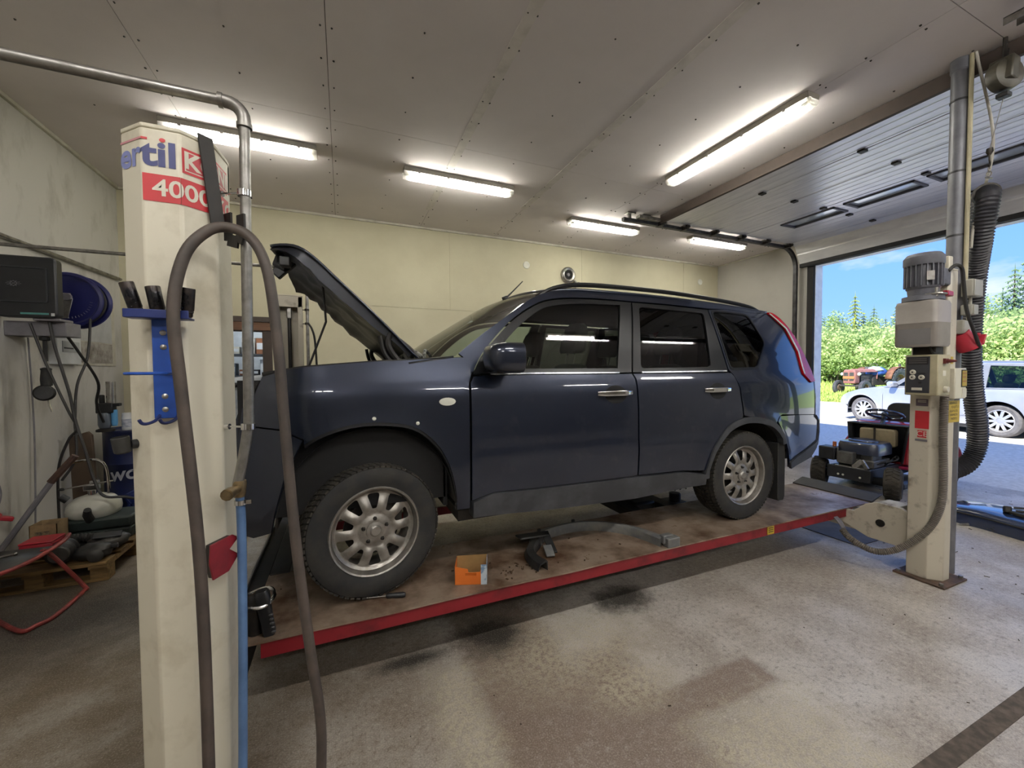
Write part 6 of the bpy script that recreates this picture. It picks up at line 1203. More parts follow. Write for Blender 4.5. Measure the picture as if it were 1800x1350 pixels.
# ------------------------------------------------------------------ yard, meadow and what stands there
def gz(x): return .0 if x < 7.6 else .12*min(1, (x-7.6)/4.8) if x < 12.4 else .12+.08*min(1, (x-12.4)/12) if x < 24.4 else .2+.022*(x-24.4)
mat('gravel', 'd8d3ca', .95, col2='bab5ab', scale=18, bump=.5, bscale=90, detail=9, lo=.35, hi=.7); mat('grass', 'b3c46a', .9, col2='93ac52', scale=2.4, bump=.6, bscale=60, detail=9)
def ground(name, xs_, y0, y1, m, n=24, dz=0):
    b = MB(); vs = [(x, y0+(y1-y0)*j/n, gz(x)+dz) for x in xs_ for j in range(n+1)]; b.add(vs, [(i*(n+1)+j, i*(n+1)+j+1, (i+1)*(n+1)+j+1, (i+1)*(n+1)+j) for i in range(len(xs_)-1) for j in range(n)]); return struct(b.build(name, m, sharp=80))
ground('ground_gravel', [7.57, 9, 10.5, 12.4, 14, 16, 18, 18.8], -45, 70, 'gravel'); ground('ground_meadow', [18.4, 19, 21, 24.4, 30, 40, 60, 90, 140], -90, 140, 'grass', dz=.012)
random.seed(21); b = MB()
for i in range(9000):
    x = 18.3+(random.random()**1.5)*14; y = x*random.uniform(.18, .60)+random.uniform(-1, 1); z = gz(x); h = random.uniform(.06, .2)*(1+max(0, x-22)*.12); a = random.uniform(0, pi); w_ = .02+.001*x; dx, dy = cos(a)*w_, sin(a)*w_; lx, ly = random.uniform(-.08, .08), random.uniform(-.08, .08)
    b.add([(x-dx, y-dy, z), (x+dx, y+dy, z), (x+lx, y+ly, z+h)], [(0, 1, 2)])
gt = b.build('grass', mat('grass_blade', 'bdd073', .8, col2='9ab158', scale=1.5), flat=True); gt['kind'] = 'stuff'; gt['label'] = 'tall grass along the edge of the meadow'; gt['category'] = 'grass'
# trees
def leaf_mat(name, c, c2, tr=.35):
    m = bpy.data.materials.new(name); m.use_nodes = True; nt = m.node_tree; nt.nodes.clear(); N = nt.nodes.new; L = nt.links.new; o = N('ShaderNodeOutputMaterial'); d = N('ShaderNodeBsdfDiffuse'); t = N('ShaderNodeBsdfTranslucent'); x = N('ShaderNodeMixShader'); x.inputs[0].default_value = tr
    tc = N('ShaderNodeTexCoord'); n = N('ShaderNodeTexNoise'); n.inputs['Scale'].default_value = 1.6; n.inputs['Detail'].default_value = 4; L(tc.outputs['Object'], n.inputs['Vector']); r = N('ShaderNodeValToRGB'); r.color_ramp.elements[0].position = .35; r.color_ramp.elements[1].position = .65; r.color_ramp.elements[0].color = (*lin(c), 1); r.color_ramp.elements[1].color = (*lin(c2), 1); L(n.outputs[0], r.inputs[0])
    L(r.outputs[0], d.inputs[0]); L(r.outputs[0], t.inputs[0]); L(d.outputs[0], x.inputs[1]); L(t.outputs[0], x.inputs[2]); L(x.outputs[0], o.inputs[0]); MATS[name] = m
leaf_mat('leaf_bright', 'd6e2a6', 'b9ce88'); leaf_mat('leaf_mid', 'bfd192', '9fb978'); leaf_mat('needle_dark', '8ea680', '77926e', .3); leaf_mat('needle_yellow', 'b2bb66', '93a455', .3); leaf_mat('leaf_pale', 'cfd8b0', 'b3c29a')
mat('bark', '5d5246', .9, col2='3f372f', scale=9, bump=.3); mat('birch_bark', 'b9b5a8', .8, col2='6f6a60', scale=8)
def card(b, c, s, rnd):
    n = V((rnd.gauss(0, 1), rnd.gauss(0, 1), rnd.gauss(0, 1)+.4)).normalized(); u = n.orthogonal().normalized(); w = n.cross(u); a = rnd.uniform(0, pi); u, w = u*cos(a)+w*sin(a), w*cos(a)-u*sin(a)
    b.add([c-u*s*.5, c+w*s*.32, c+u*s*.5, c-w*s*.32], [(0, 1, 2, 3)])
def shrub_mesh(seed, h, r, n, leaf):
    rnd = random.Random(seed); b = MB(); cl = [(V((rnd.gauss(0, r*.45), rnd.gauss(0, r*.45), h*rnd.uniform(.12, .95))), rnd.uniform(.28, .55)*r) for _ in range(22)]
    for i in range(n): c, rr = rnd.choice(cl); d = V((rnd.gauss(0, 1), rnd.gauss(0, 1), rnd.gauss(0, 1))).normalized()*rr*rnd.random()**.4; p = c+d; p.z = max(.05, p.z); card(b, p, leaf*rnd.uniform(.6, 1.3), rnd)
    return b, cl
def conifer_mesh(seed, h, r, n):
    rnd = random.Random(seed); b = MB(); k = int(h*3.0)
    for i in range(k):
        t = (i+.5)/k; z = h*(.08+.9*t); rr = r*(1-t)**.85*(rnd.uniform(.8, 1.1))+.08; m = max(7, int(12*(1-t)+5))
        for j in range(m):
            a = 2*pi*(j+rnd.random()*.6)/m; tip = V((cos(a)*rr, sin(a)*rr, z-.28*rr-.05)); root = V((0, 0, z+.12*rr)); q = 4
            for s in range(q):
                f0 = s/q; p = root.lerp(tip, (s+.6)/q); w_ = .20*(1-f0*.5)*max(.35, rr*.7); d = (tip-root).normalized(); sd_ = d.cross(V((0, 0, 1))).normalized()
                b.add([p-sd_*w_+V((0, 0, -.06-rnd.random()*.1)), p+d*.30*rr*.6, p+sd_*w_+V((0, 0, -.06-rnd.random()*.1)), p-d*.25*rr*.6], [(0, 1, 2, 3)])
    b.add([(-.05, 0, h*.9), (.05, 0, h*.9), (0, 0, h*1.03)], [(0, 1, 2)]); b.add([(0, -.05, h*.9), (0, .05, h*.9), (0, 0, h*1.03)], [(0, 1, 2)])
    return b
PROTO = {}
def tree(kind, x, y, sc_, label, cat, name, group, seed):
    key = (kind, seed % 3)
    if key not in PROTO:
        if kind == 'shrub': b, cl = shrub_mesh(seed, 3.2, 1.9, 4600, .18); st = MB(); [st.tube([(c.x*.15, c.y*.15, 0), (c.x*.7, c.y*.7, c.z*.8)], [.035, .012], 5) for c, _ in cl[:9]]; m = ('leaf_bright', 'leaf_bright', 'leaf_mid')[seed % 3]; bk = 'bark'
        elif kind == 'birch': b, cl = shrub_mesh(seed, 6.0, 1.5, 4200, .18); st = MB(); st.tube([(0, 0, 0), (.05, 0, 3), (0, .05, 5.6)], [.09, .06, .02], 6); m = ('leaf_mid', 'leaf_pale', 'leaf_mid')[seed % 3]; bk = 'birch_bark'
        elif kind == 'spruce': b = conifer_mesh(seed, 7.0, 2.0, 0); st = MB(); st.tube([(0, 0, 0), (0, 0, 6.6)], [.13, .02], 6); m = ('needle_dark', 'needle_dark', 'needle_yellow')[seed % 3]; bk = 'bark'
        t = thing(name, label, cat, (0, 0, 0)); f = b.build('foliage', m, t, flat=True); f['kind'] = 'stuff'; t2 = st.build('stem' if kind == 'shrub' else 'trunk', bk, t); PROTO[key] = t; o = t
    else: o = copy_tree(PROTO[key]); o['label'] = label
    o.name = name; o.location = (x, y, gz(x)-.05); o.scale = (sc_, sc_, sc_); o.rotation_euler = (0, 0, seed*1.7); o['group'] = group
    return o
rnd = random.Random(4)
ORD = 'first second third fourth fifth sixth seventh eighth ninth tenth eleventh twelfth thirteenth fourteenth fifteenth sixteenth seventeenth eighteenth nineteenth twentieth twenty-first twenty-second'.split()
def at_u(f, X): return X*f      # f = tangent of the bearing from the X axis
fr_ = [.600-.0205*i for i in range(18)]
for i, f in enumerate(fr_): X = 33+rnd.uniform(-2, 3); tree('shrub', X, X*f, rnd.uniform(.85, 1.2), 'bright green shrub of the thicket beyond the meadow, %s from the white gateway jamb' % ORD[i], 'shrub', 'shrub', 'shrubs in the thicket', i*7+1+rnd.randrange(3))
for i in range(16): X = 41+rnd.uniform(-2, 3); f = .605-.023*i+rnd.uniform(-.004, .004); tree('shrub' if i % 3 else 'birch', X, X*f, rnd.uniform(1.15, 1.5) if i % 3 else rnd.uniform(.85, 1.1), ('leafy green tree behind the thicket, %s' if i % 3 else 'slender pale birch behind the thicket, %s')% (ORD[i//3*2+i%3-1] if i % 3 else ORD[i//3])+' of its kind from the gateway jamb', 'tree', 'leafy_tree' if i % 3 else 'birch', 'leafy trees of the wood' if i % 3 else 'birches of the wood', i*5+2)
for i in range(22): X = 50+rnd.uniform(-4, 6); f = .61-.0172*i+rnd.uniform(-.005, .005); tree('spruce', X, X*f, rnd.uniform(.80, 1.12)*(1.2 if f < .31 else 1.), 'dark green spruce at the back of the wood, %s from the white gateway jamb' % ORD[i], 'tree', 'spruce', 'spruces of the wood', i*3+i%2)
for f, s_, lab in ((.262, 1.62, 'tallest spruce of the wood, behind the black exhaust hose'), (.248, 1.70, 'tall spruce next to the tallest one beside the exhaust hose')): tree('spruce', 50, 50*f, s_, lab, 'tree', 'spruce', 'spruces of the wood', 3)
o = tree('spruce', 46, 46*.505, 1.18, 'yellow-green spruce above the red tractor', 'tree', 'spruce', 'spruces of the wood', 2)
# ------------------------------------------------------------------ silver estate car in the yard
mat('silver_paint', 'c3c6cd', .30, metal=.55, col2='bbbec6', scale=3, coat=.8); glass('yard_glass', (.35, .45, .43), .1)
sv = thing('car', 'silver estate car parked across the gravel yard outside', 'car', (13.47, 5.965, .125), math.atan2(-2.56, -.569))
mat('silver_rim', 'd5d6da', .3, metal=.6)
sw_b = pchip([.1, .2, .45, .65, .85, .92, .97, 1.2, 1.42, 1.50, 1.56], [.80, .84, .87, .875, .865, .85, .825, .735, .640, .58, .50])
def swid(x, z):
    v = sw_b(z)
    if x < -.2: v *= 1-.30*((-.2-x)/.65)**2.2
    if x > 2.9: v *= 1-.14*((x-2.9)/.7)**2.4
    for cx in (0, 2.62): v += .018*math.exp(-((hypot(x-cx, z-.31)-.42)/.09)**2)
    return v
def s_side(s, off=0.): return lambda x, z: (x, s*(.03+swid(x, z)+off), z)
def arc(cx, cz, r, a0, a1, n=14): return [(cx+r*cos(R_(a0+(a1-a0)*i/n)), cz+r*sin(R_(a0+(a1-a0)*i/n))) for i in range(n+1)]
def silver_side(s):
    H = (0, s, 0)
    def sh(name, m, out, holes=(), off=0., th=.015, step=.07, parent=None): return sheet(name, m, parent or sv, out, holes, s_side(s, off), th, step, H)
    sh('front_wing', 'silver_paint', [(.52, .90), (.2, .875), (-.10, .825), (-.35, .74), (-.52, .66), (-.50, .58), (-.44, .42)]+arc(0, .31, .385, 165, 5)+[(.40, .20), (.50, .20), (.50, .7)])
    sh('bumper', 'silver_paint', [(-.52, .65), (-.60, .60), (-.66, .5), (-.66, .25), (-.40, .18), (-.375, .36), (-.44, .42), (-.50, .58)])
    sh('front_door', 'silver_paint', [(.51, .20), (.51, .895), (1.0, .925), (1.48, .935), (1.48, .20)]); sh('rear_door', 'silver_paint', [(1.49, .20), (1.49, .935), (2.35, .945), (2.30, .72)]+arc(2.62, .31, .40, 130, 185, 8)+[(2.215, .20)])
    sh('quarter_panel', 'silver_paint', [(2.36, .945), (3.2, .955), (3.38, .90), (3.42, .6), (3.38, .25), (3.02, .22)]+arc(2.62, .31, .40, -5, 128, 16)+[(2.31, .72)])
    gl = [(.80, .955), (1.0, 1.14), (1.20, 1.29), (1.42, 1.425), (1.5, 1.435), (1.55, .965)]; g2 = [(1.64, .965), (1.60, 1.437), (2.25, 1.435), (2.31, .975)]; g3 = [(2.40, .975), (2.36, 1.43), (2.95, 1.40), (3.16, 1.15), (3.2, .99)]
    sh('window_frame', mat('silver_frame', '7d828c', .4), [(.55, .905), (.86, 1.13), (1.12, 1.32), (1.40, 1.465), (1.6, 1.475), (2.3, 1.475), (2.9, 1.45), (3.12, 1.32), (3.3, 1.0), (3.25, .96), (2.3, .952), (1.5, .942), (1.0, .932)], [gl, g2, g3], step=.06)
    for g in (gl, g2, g3): sh('pane', 'yard_glass', g, off=-.008, th=.004, step=.1)
    sh('side_moulding', 'silver_paint', [(.55, .40), (1.45, .42), (1.45, .37), (.55, .35)], off=.015, th=.015); sh('side_moulding', 'silver_paint', [(1.52, .42), (2.1, .43), (2.1, .38), (1.52, .37)], off=.015, th=.015)
    sh('sill', 'trim_plastic', [(.40, .20), (2.2, .20), (2.2, .12), (.42, .12)], off=-.02, th=.05)
    for x in (1.28, 2.18): MB().beam(V(s_side(s, .02)(x-.1, .80)), V(s_side(s, .02)(x+.1, .80)), .02, .025).build('door_handle', 'silver_paint', sv, bevel=.006)
    m_ = MB(); m_.obox((.78, s*.99, 1.0), (.14, .20, .13)); m_.build('door_mirror', 'silver_paint', sv, bevel=.04, seg=3)
    for cx in (0, 2.62):
        b = MB(); n = 16; vs = []
        for i in range(n+1): a = R_(180*i/n); vs += [(cx+.40*cos(a), s*.84, .33+.40*sin(a)), (cx+.40*cos(a), s*.5, .33+.40*sin(a))]
        b.add(vs, [(2*i, 2*i+1, 2*i+3, 2*i+2) for i in range(n)]+[tuple(2*i+1 for i in range(n+1))]); b.build('arch_liner', 'dark_cavity', sv)
        w_ = MB(); ax = (0, s, 0); w_.lathe([(.21, -.09), (.28, -.10), (.315, -.08), (.325, -.05), (.325, .05), (.315, .08), (.28, .10), (.222, .088), (.21, .05)], (cx, s*.76, .315), ax, 40, x=(1, 0, 0), closed=True); wo = w_.build('wheel', mat('yard_tyre', '6d6c70', .85, col2='5a595c', scale=12), sv, sharp=30)
        b = MB(); b.lathe([(.205, -.05), (.222, .088), (.21, .094), (.195, .06), (.19, -.05)], (cx, s*.76, .315), ax, 40, x=(1, 0, 0), closed=True); b.build('rim', 'silver_rim', wo)
        for i in range(10): a = 2*pi*i/10+.1; MB().beam((cx+.05*cos(a), s*.845, .315+.05*sin(a)), (cx+.20*cos(a), s*.835, .315+.20*sin(a)), .05, .02, up=(0, 1, 0)).build('spoke', 'silver_rim', wo, bevel=.006)
        MB().lathe([(0, .09), (.05, .088), (.06, .07), (.06, .03)], (cx, s*.76, .315), ax, 20).build('hub_cap', 'silver_rim', wo); MB().lathe([(0, .03), (.2, .03)], (cx, s*.76, .315), ax, 24).build('brake_disc', 'dark_cavity', wo)
silver_side(-1); silver_side(1)
def s_cross(name, m, edge, bulge, th=.012, off=.03): return cross(name, m, edge, bulge, 12, th, sv, wfn=lambda x, z: swid(x, z)+off)
s_cross('bonnet', 'silver_paint', [(.52, .90), (.2, .875), (-.10, .825), (-.35, .74), (-.52, .66)], lambda t: (-.10*t-.06, .05)); s_cross('front_bumper', 'silver_paint', [(-.52, .66), (-.62, .58), (-.66, .5), (-.66, .25), (-.42, .18)], lambda t: (-.15, 0))
s_cross('windscreen', 'yard_glass', [(.55, .905), (.86, 1.13), (1.12, 1.32), (1.40, 1.465)], lambda t: (-.16*(1-t), .03), 0); s_cross('roof', 'silver_paint', [(1.40, 1.465), (1.6, 1.475), (2.3, 1.475), (2.9, 1.45), (3.05, 1.38)], lambda t: (0, .05)); s_cross('rear_window', 'yard_glass', [(3.05, 1.38), (3.12, 1.32), (3.3, 1.0)], lambda t: (.08, 0)); s_cross('tailgate', 'silver_paint', [(3.3, 1.0), (3.38, .90), (3.42, .6), (3.38, .25)], lambda t: (.10, 0))
b = MB(); b.box(-.4, 3.3, -.6, .6, .16, .30); b.box(.5, 3.1, -.78, .78, .25, .30); b.build('floor_pan', 'dark_cavity', sv)
for x, y in ((1.35, -.36), (1.35, .36), (2.2, -.36), (2.2, .36)): b = MB(); b.obox((x-.12, y, .52), (.5, .5, .16)); b.obox((x+.18, y, .80), (.14, .48, .55), (0, R_(14), 0)); b.obox((x+.27, y, 1.16), (.09, .26, .17), (0, R_(12), 0)); b.build('seat', 'seat_cloth', sv, bevel=.04)
for s in (-1, 1): MB().tube(catmull([(1.35, s*.60, 1.47), (1.5, s*.60, 1.52), (2.8, s*.58, 1.50), (3.0, s*.57, 1.43)], 5), .016, 8).build('roof_rail', mat('rail_grey', '9ea3ae', .35, metal=.4), sv)
# ------------------------------------------------------------------ old red tractor on the meadow
mat('tractor_red', 'a87570', .7, col2='95605a', scale=5, lo=.35, hi=.7); mat('tractor_orange', 'c08050', .7); mat('tractor_dark', '3b3a3f', .7, col2='57504a', scale=9); mat('tarp_blue', '3a5fb4', .5, col2='4f74c4', scale=5); mat('tarp_pale', 'b9c9d6', .5, col2='9db4c8', scale=6)
tc_ = thing('tractor', 'old red farm tractor with a blue tarpaulin on the meadow behind the silver car', 'tractor', (23.9, 12.15, gz(24)), R_(-7))
b = MB(); pr = [(-.26, .78), (.26, .78), (.28, 1.14), (.22, 1.26), (.10, 1.30), (-.10, 1.30), (-.22, 1.26), (-.28, 1.14)]; b.add([(x, y*k, z) for x, k in ((.15, 1.), (1.45, .92)) for y, z in pr], [(i, (i+1) % 8, 8+(i+1) % 8, 8+i) for i in range(8) if i not in (0, 1, 7)]+[tuple(range(8)), tuple(range(8, 16))]); b.v = b.v; b.build('bonnet', 'tractor_red', tc_, bevel=.02)
b = MB(); b.prism([(-.28, .55), (.28, .55), (.30, 1.10), (.24, 1.27), (-.24, 1.27), (-.30, 1.10)], -.20, .16, 'yz'); b.build('nose', 'tractor_red', tc_, bevel=.05, seg=3)
for y in (-.135, .135): MB().box(-.215, -.20, y-.10, y+.10, .70, 1.12).build('grille_mesh', 'tractor_dark', tc_, bevel=.004)
MB().box(-.225, -.2, -.27, .27, .80, .93).build('number_band', 'tractor_orange', tc_, bevel=.006)
for y in (-.40, .40): MB().lathe([(0, .07), (.07, .065), (.085, .04), (.06, -.04), (0, -.06)], (-.05, y, 1.04), (-1, 0, 0), 16).build('headlamp', 'lamp_white', tc_)
b = MB(); b.box(.20, 1.25, -.17, .17, .50, 1.02); b.box(.3, .9, -.24, -.17, .62, .95); b.cyl((.5, -.22, .7), (.9, -.22, .7), .06, n=10); b.build('engine', 'tractor_dark', tc_, bevel=.02); b = MB(); b.box(1.2, 2.35, -.20, .20, .45, .90); b.build('gearbox', 'tractor_dark', tc_, bevel=.03)
MB().box(-.1, .15, -.55, .55, .40, .48).build('front_axle', 'tractor_dark', tc_, bevel=.02); MB().cyl((2.1, -.62, .62), (2.1, .62, .62), .10, n=14).build('rear_axle', 'tractor_dark', tc_)
def farm_wheel(x, y, r, w_, lug, s):
    b = MB(); ax = (0, 1, 0); h = w_/2; b.lathe([(r*.55, -h*.7), (r*.8, -h), (r*.96, -h*.85), (r*.98, 0), (r*.96, h*.85), (r*.8, h), (r*.55, h*.7), (r*.52, 0)], (x, y, r), ax, 36, x=(1, 0, 0), closed=True); w = b.build('wheel', mat('farm_tyre', '5e6068', .85, col2='4a4a50', scale=8), tc_, sharp=30)
    if lug:
        b = MB()
        for i in range(18):
            for k in (-1, 1): a = 2*pi*(i+.5*(k > 0))/18; p0 = V((x+r*cos(a), y, r+r*sin(a))); p1 = V((x+r*.97*cos(a+.22), y+k*h*.95, r+r*.97*sin(a+.22))); b.beam(p0, p1, .05, .06, up=(cos(a), 0, sin(a)))
        l_ = b.build('lugs', 'farm_tyre', w, flat=True); l_['kind'] = 'stuff'
    else:
        for q in (-.5, 0, .5): MB().tube([(x+r*cos(t), y+q*w_*.7, r+r*sin(t)) for t in [2*pi*i/32 for i in range(32)]], .016, 6, closed=True).build('tread_rib', 'farm_tyre', w)
    MB().lathe([(0, .02), (r*.2, .03), (r*.25, -.02), (r*.5, -.05), (r*.56, h*.7), (r*.52, h*.7), (r*.45, -.08), (0, -.08)], (x, y, r), (0, s, 0), 28).build('rim', mat('farm_rim', '8a7466', .7, col2='6a5548', scale=10), w, sharp=40)
farm_wheel(0, -.62, .35, .16, False, -1); farm_wheel(0, .62, .35, .16, False, 1); farm_wheel(2.1, -.75, .66, .32, True, -1); farm_wheel(2.1, .75, .66, .32, True, 1)
for s in (-1, 1):
    b = MB(); vs = []; n = 10
    for i in range(n+1): a = R_(170-115*i/n); vs += [(2.1+.74*cos(a), s*.60, .66+.74*sin(a)), (2.1+.74*cos(a), s*.90, .66+.74*sin(a))]
    b.add(vs, [(2*i, 2*i+1, 2*i+3, 2*i+2) for i in range(n)]); f = b.build('mudguard', mat('mudguard_brown', '8a5f45', .7, col2='6b4734', scale=8), tc_); md = f.modifiers.new('t', 'SOLIDIFY'); md.thickness = .015
b = MB(); b.ball((1.75, 0, 1.12), (.42, .40, .26), 20, 12); b.v = [(x+.08*mnoise.noise((x*4, y*4, z*4)), y+.08*mnoise.noise((x*4+9, y*4, z*4)), z+.08*mnoise.noise((x*4, y*4+7, z*4))) for x, y, z in b.v]; b.build('tarpaulin', 'tarp_blue', tc_); b = MB(); b.ball((1.62, -.05, 1.26), (.34, .34, .16), 18, 10); b.v = [(x+.07*mnoise.noise((x*5, y*5, z*5)), y, z+.08*mnoise.noise((x*5, y*5+3, z*5))) for x, y, z in b.v]; b.build('tarpaulin', 'tarp_pale', tc_, label='pale sheet over the blue one')
b = MB(); b.tube([(1.35, 0, 1.1), (1.55, 0, 1.40)], .02, 8); b.tube([(1.55+.05*sin(t), .19*cos(t), 1.40+.17*sin(t)) for t in [2*pi*i/20 for i in range(20)]], .016, 6, closed=True); b.build('steering_wheel', 'tractor_dark', tc_); b = MB(); b.cyl((1.2, .1, 1.25), (1.2, .1, 1.42), .07, n=12); b.build('air_cleaner', 'galvanised', tc_); MB().cyl((2.25, -.72, 1.40), (2.25, -.72, 1.55), .05, n=10).build('rear_lamp', 'tractor_dark', tc_)
# ------------------------------------------------------------------ ride-on mower without its bonnet, just inside the gateway
mat('mower_red', '97202e', .35, coat=.6, col2='8a1c29', scale=4); mat('mower_black', '17181c', .42, col2='222328', scale=7); mat('fuel_tank', '8d8168', .5, col2='776c55', scale=6); mat('engine_grey', '6a6967', .5, metal=.5, col2='4f4d4a', scale=12); mat('mower_tyre', '26231f', .9, col2='3d372f', scale=10, bump=.3, bscale=40); mat('mower_cover', '2b3040', .3, col2='252937', scale=5, coat=.5)
mo = thing('ride_on_mower', 'ride-on mower stripped of its bonnet, black steering wheel and red body, in the gateway', 'mower', (5.76, 2.88, 0), R_(4))
def m_tyre(x, y, r, w_, s, nm, rz=0.):
    h = w_/2; b = MB(); ax = V((-sin(rz)*1, cos(rz), 0))*s; b.lathe([(r*.5, -h*.75), (r*.62, -h*.95), (r*.85, -h), (r*.97, -h*.7), (r, -h*.2), (r, h*.2), (r*.97, h*.7), (r*.85, h), (r*.62, h*.95), (r*.5, h*.75)], (x, y, r), ax, 36, x=(cos(rz), sin(rz), 0), closed=True); w = b.build(nm, 'mower_tyre', mo, sharp=40)
    b = MB(); xd = V((cos(rz), sin(rz), 0))
    for i in range(22):
        for k in (-1, 1): a = 2*pi*(i+.5*(k > 0))/22; d = xd*cos(a)+V((0, 0, sin(a))); d2 = xd*cos(a+.16)+V((0, 0, sin(a+.16))); c = V((x, y, r)); b.beam(c+d*r*.995, c+d2*r*.975+ax*k*h*.75, .016, .016, up=tuple(d))
    t = b.build('tread', 'mower_tyre', w, flat=True); t['kind'] = 'stuff'
    MB().lathe([(0, h*.45), (r*.14, h*.5), (r*.16, h*.2), (r*.42, h*.15), (r*.52, h*.78), (r*.48, h*.8), (r*.38, h*.0), (0, h*.0)], (x, y, r), ax, 28).build('rim', mat('mower_rim', '8c8a86', .5, metal=.4, col2='6b6762', scale=10) if s < 0 else mat('mower_rim_dark', '35302c', .6), w, sharp=40); return w
m_tyre(0, .37, .178, .155, 1, 'front_wheel', R_(16)); m_tyre(.0, -.37, .178, .155, -1, 'front_wheel', R_(16)); m_tyre(1.18, .40, .235, .22, 1, 'rear_wheel'); m_tyre(1.18, -.42, .235, .22, -1, 'rear_wheel')
b = MB(); b.beam((0, -.32, .20), (0, .32, .20), .06, .05); b.cyl((0, -.37, .178), (0, -.28, .19), .018, n=8); b.cyl((0, .28, .19), (0, .37, .178), .018, n=8); b.build('front_axle', 'mower_black', mo)
b = MB(); b.box(-.12, 1.25, -.20, -.17, .17, .31); b.box(-.12, 1.25, .17, .20, .17, .31); b.box(-.15, -.12, -.22, .22, .16, .31); b.box(.35, .40, -.2, .2, .2, .3); b.build('chassis', 'mower_black', mo, bevel=.006)
for y in (-.12, .05, .10): MB().cyl((-.155, y, .21), (-.149, y, .21), .012, n=10).build('hole_plug', 'lamp_white', mo)
b = MB(); b.box(.0, .42, -.19, .17, .31, .40); b.cyl((.22, 0, .36), (.22, 0, .50), .17, n=24); b.box(.02, .12, -.17, -.05, .36, .48); b.build('engine_block', 'engine_grey', mo, bevel=.012)
b = MB(); pr = rrect(.46, .42, .09, 5, .22, -.01); n = len(pr); b.add([(.22+(x-.22)*k, y*k, z) for z, k in ((.46, 1.), (.56, .99), (.595, .92), (.60, .85)) for x, y in pr], [(i*n+j, i*n+(j+1) % n, (i+1)*n+(j+1) % n, (i+1)*n+j) for i in range(3) for j in range(n)]+[tuple(range(n)), tuple(range(3*n, 4*n))]); b.build('engine_cover', 'mower_cover', mo, sharp=40)
MB().lathe([(.15, 0), (.145, .018), (.12, .024), (.118, .012), (0, .010)], (.22, .0, .598), (0, 0, 1), 32).build('fan_screen', 'mower_cover', mo, sharp=35); MB().box(.0, .005, -.10, .0, .5, .54).build('cover_label', 'lamp_white', mo)
b = MB(); b.box(-.11, .06, .16, .34, .36, .52); b.build('battery', 'mower_black', mo, bevel=.012); b = MB(); b.box(-.10, .0, -.02, .14, .34, .48); b.cyl((-.06, .15, .35), (-.06, .15, .52), .012, n=8); b.build('muffler', 'engine_grey', mo, bevel=.012); MB().cyl((.02, .22, .52), (.02, .22, .575), .02, n=10).build('filler_cap', mat('cap_orange', 'b8683c', .5), mo)
b = MB(); b.box(-.13, .5, -.15, .15, .305, .315); b.beam((-.1, -.03, .31), (-.06, -.10, .40), .02, .05); b.beam((-.1, -.17, .31), (-.06, -.10, .40), .02, .05); b.build('engine_plate', 'steel', mo, bevel=.003)
random.seed(2)
for i in range(5): MB().tube(catmull([(.05+.08*i, -.2, .36), (.1+.08*i, -.26-.02*(i % 2), .40), (.2+.07*i, -.22, .34+.02*i), (.34, -.17, .31)], 5), .008, 6).build('cable', 'black_rubber', mo)
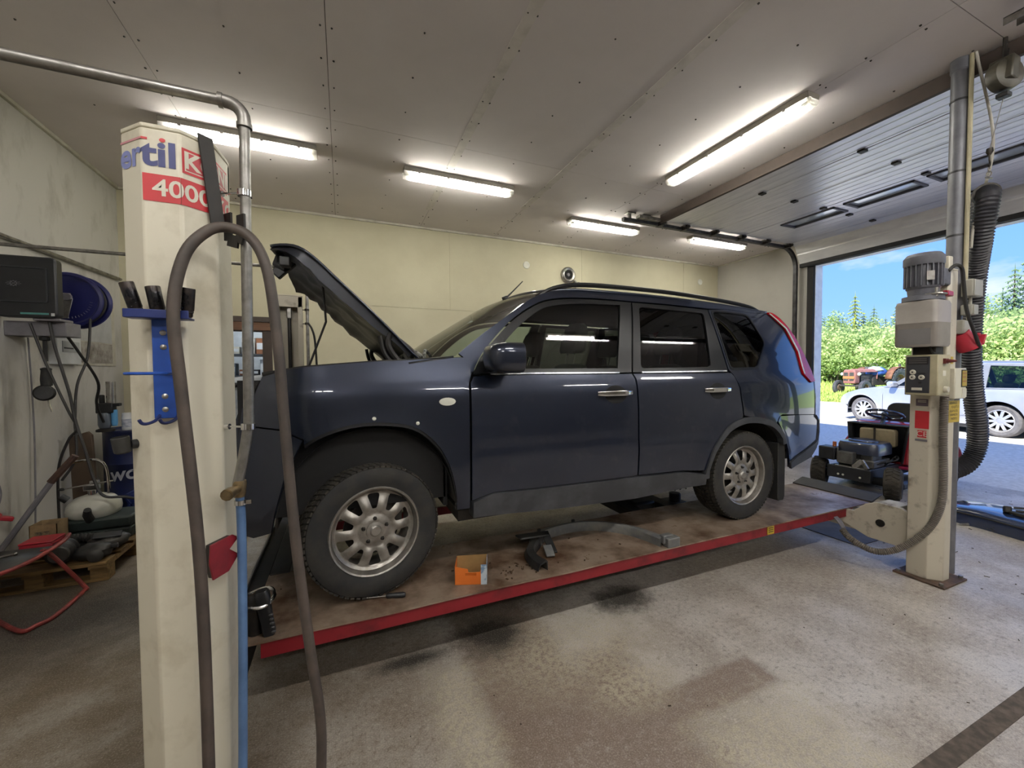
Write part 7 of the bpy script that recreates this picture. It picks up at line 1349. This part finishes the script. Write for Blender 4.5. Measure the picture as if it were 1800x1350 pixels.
# instrument panel with the fuel tank behind it
b = MB(); b.add([(.44, -.30, .34), (.50, -.34, .80), (.62, -.28, .80), (.58, -.26, .34), (.44, .24, .34), (.46, .28, .80), (.62, .26, .80), (.58, .22, .34)], [(3, 2, 6, 7), (0, 1, 2, 3), (4, 7, 6, 5), (1, 5, 6, 2)]); o = b.build('dash_panel', 'mower_black', mo); md = o.modifiers.new('t', 'SOLIDIFY'); md.thickness = .022
MB().prism(rrect(.36, .22, .03, 3, -.03, .63), .47, .57, 'yz').build('fuel_tank', 'fuel_tank', mo, bevel=.015); MB().box(.462, .47, -.02, .0, .51, .75).build('tank_strap', 'dark_steel', mo)
b = MB(); c0 = V((.76, 0, .90)); u = V((.92, 0, -.38)); b.tube([c0+(V((0, 1, 0))*cos(t)+u*sin(t))*.185 for t in [2*pi*i/28 for i in range(28)]], .016, 8, closed=True); b.tube([c0+V((0, -.18, 0)), c0, c0+V((0, .18, 0))], .012, 6); b.tube([c0, c0+u*.18], .012, 6); b.tube([c0, (.66, 0, .72)], .025, 8); b.ball(c0, .04, 10, 6); b.build('steering_wheel', mat('wheel_blue_black', '1b2236', .25, coat=.5), mo)
b = MB(); b.prism([(.60, .30), (.72, .80), (.86, .82), (.92, .60), (1.55, .60), (1.60, .45), (1.50, .32)], -.30, .30, 'xz'); b.build('body', 'mower_red', mo, bevel=.03, seg=3); MB().prism([(.62, .24), (1.0, .24), (1.0, .28), (.62, .28)], -.44, .44, 'xz').build('foot_rest', mat('mower_pink', 'a83055', .35, coat=.5), mo, bevel=.01)
for s in (-1, 1):
    b = MB(); vs = []; n = 9
    for i in range(n+1): a = R_(165-150*i/n); vs += [(1.18+.29*cos(a), s*.28, .26+.29*sin(a)), (1.18+.29*cos(a), s*.53, .26+.29*sin(a))]
    b.add(vs, [(2*i, 2*i+1, 2*i+3, 2*i+2) for i in range(n)]); f = b.build('fender', 'mower_red', mo); md = f.modifiers.new('t', 'SOLIDIFY'); md.thickness = .014
b = MB(); b.obox((1.22, 0, .66), (.36, .42, .09)); b.build('seat_cushion', 'black_rubber', mo, bevel=.03, seg=3); b = MB(); b.prism(rrect(.42, .34, .10, 5, 0, .85), 1.38, 1.46, 'yz'); b.build('seat_back', 'black_rubber', mo, bevel=.02, seg=3)
b = MB(); b.box(.30, .85, -.36, .36, .05, .15); b.build('mower_deck', 'mower_black', mo, bevel=.03)
import OpenImageIO as oiio, sys, numpy as np
im=oiio.ImageBuf('/workdir/render_main.png'); a=im.get_pixels(oiio.UINT8)
s=a.shape[1]/1800
for n,(u,v) in dict(wall=(800,450),ceil=(700,120),ceilL=(100,60),floorR=(1500,1150),floorM=(900,1250),floorL=(150,1200),pillar=(285,800),door=(1500,330),car=(950,750),gate=(1340,520),leftwall=(80,330),tree=(1500,600),sky=(1500,470),silver=(1560,720),deck=(1000,920),brown=(1100,1230),yard=(1470,770),cwall=(560,600)).items():
    x,y=int(u*s),int(v*s); print(n,(u,v),a[y-4:y+5,x-4:x+5,:3].reshape(-1,3).mean(0).round())
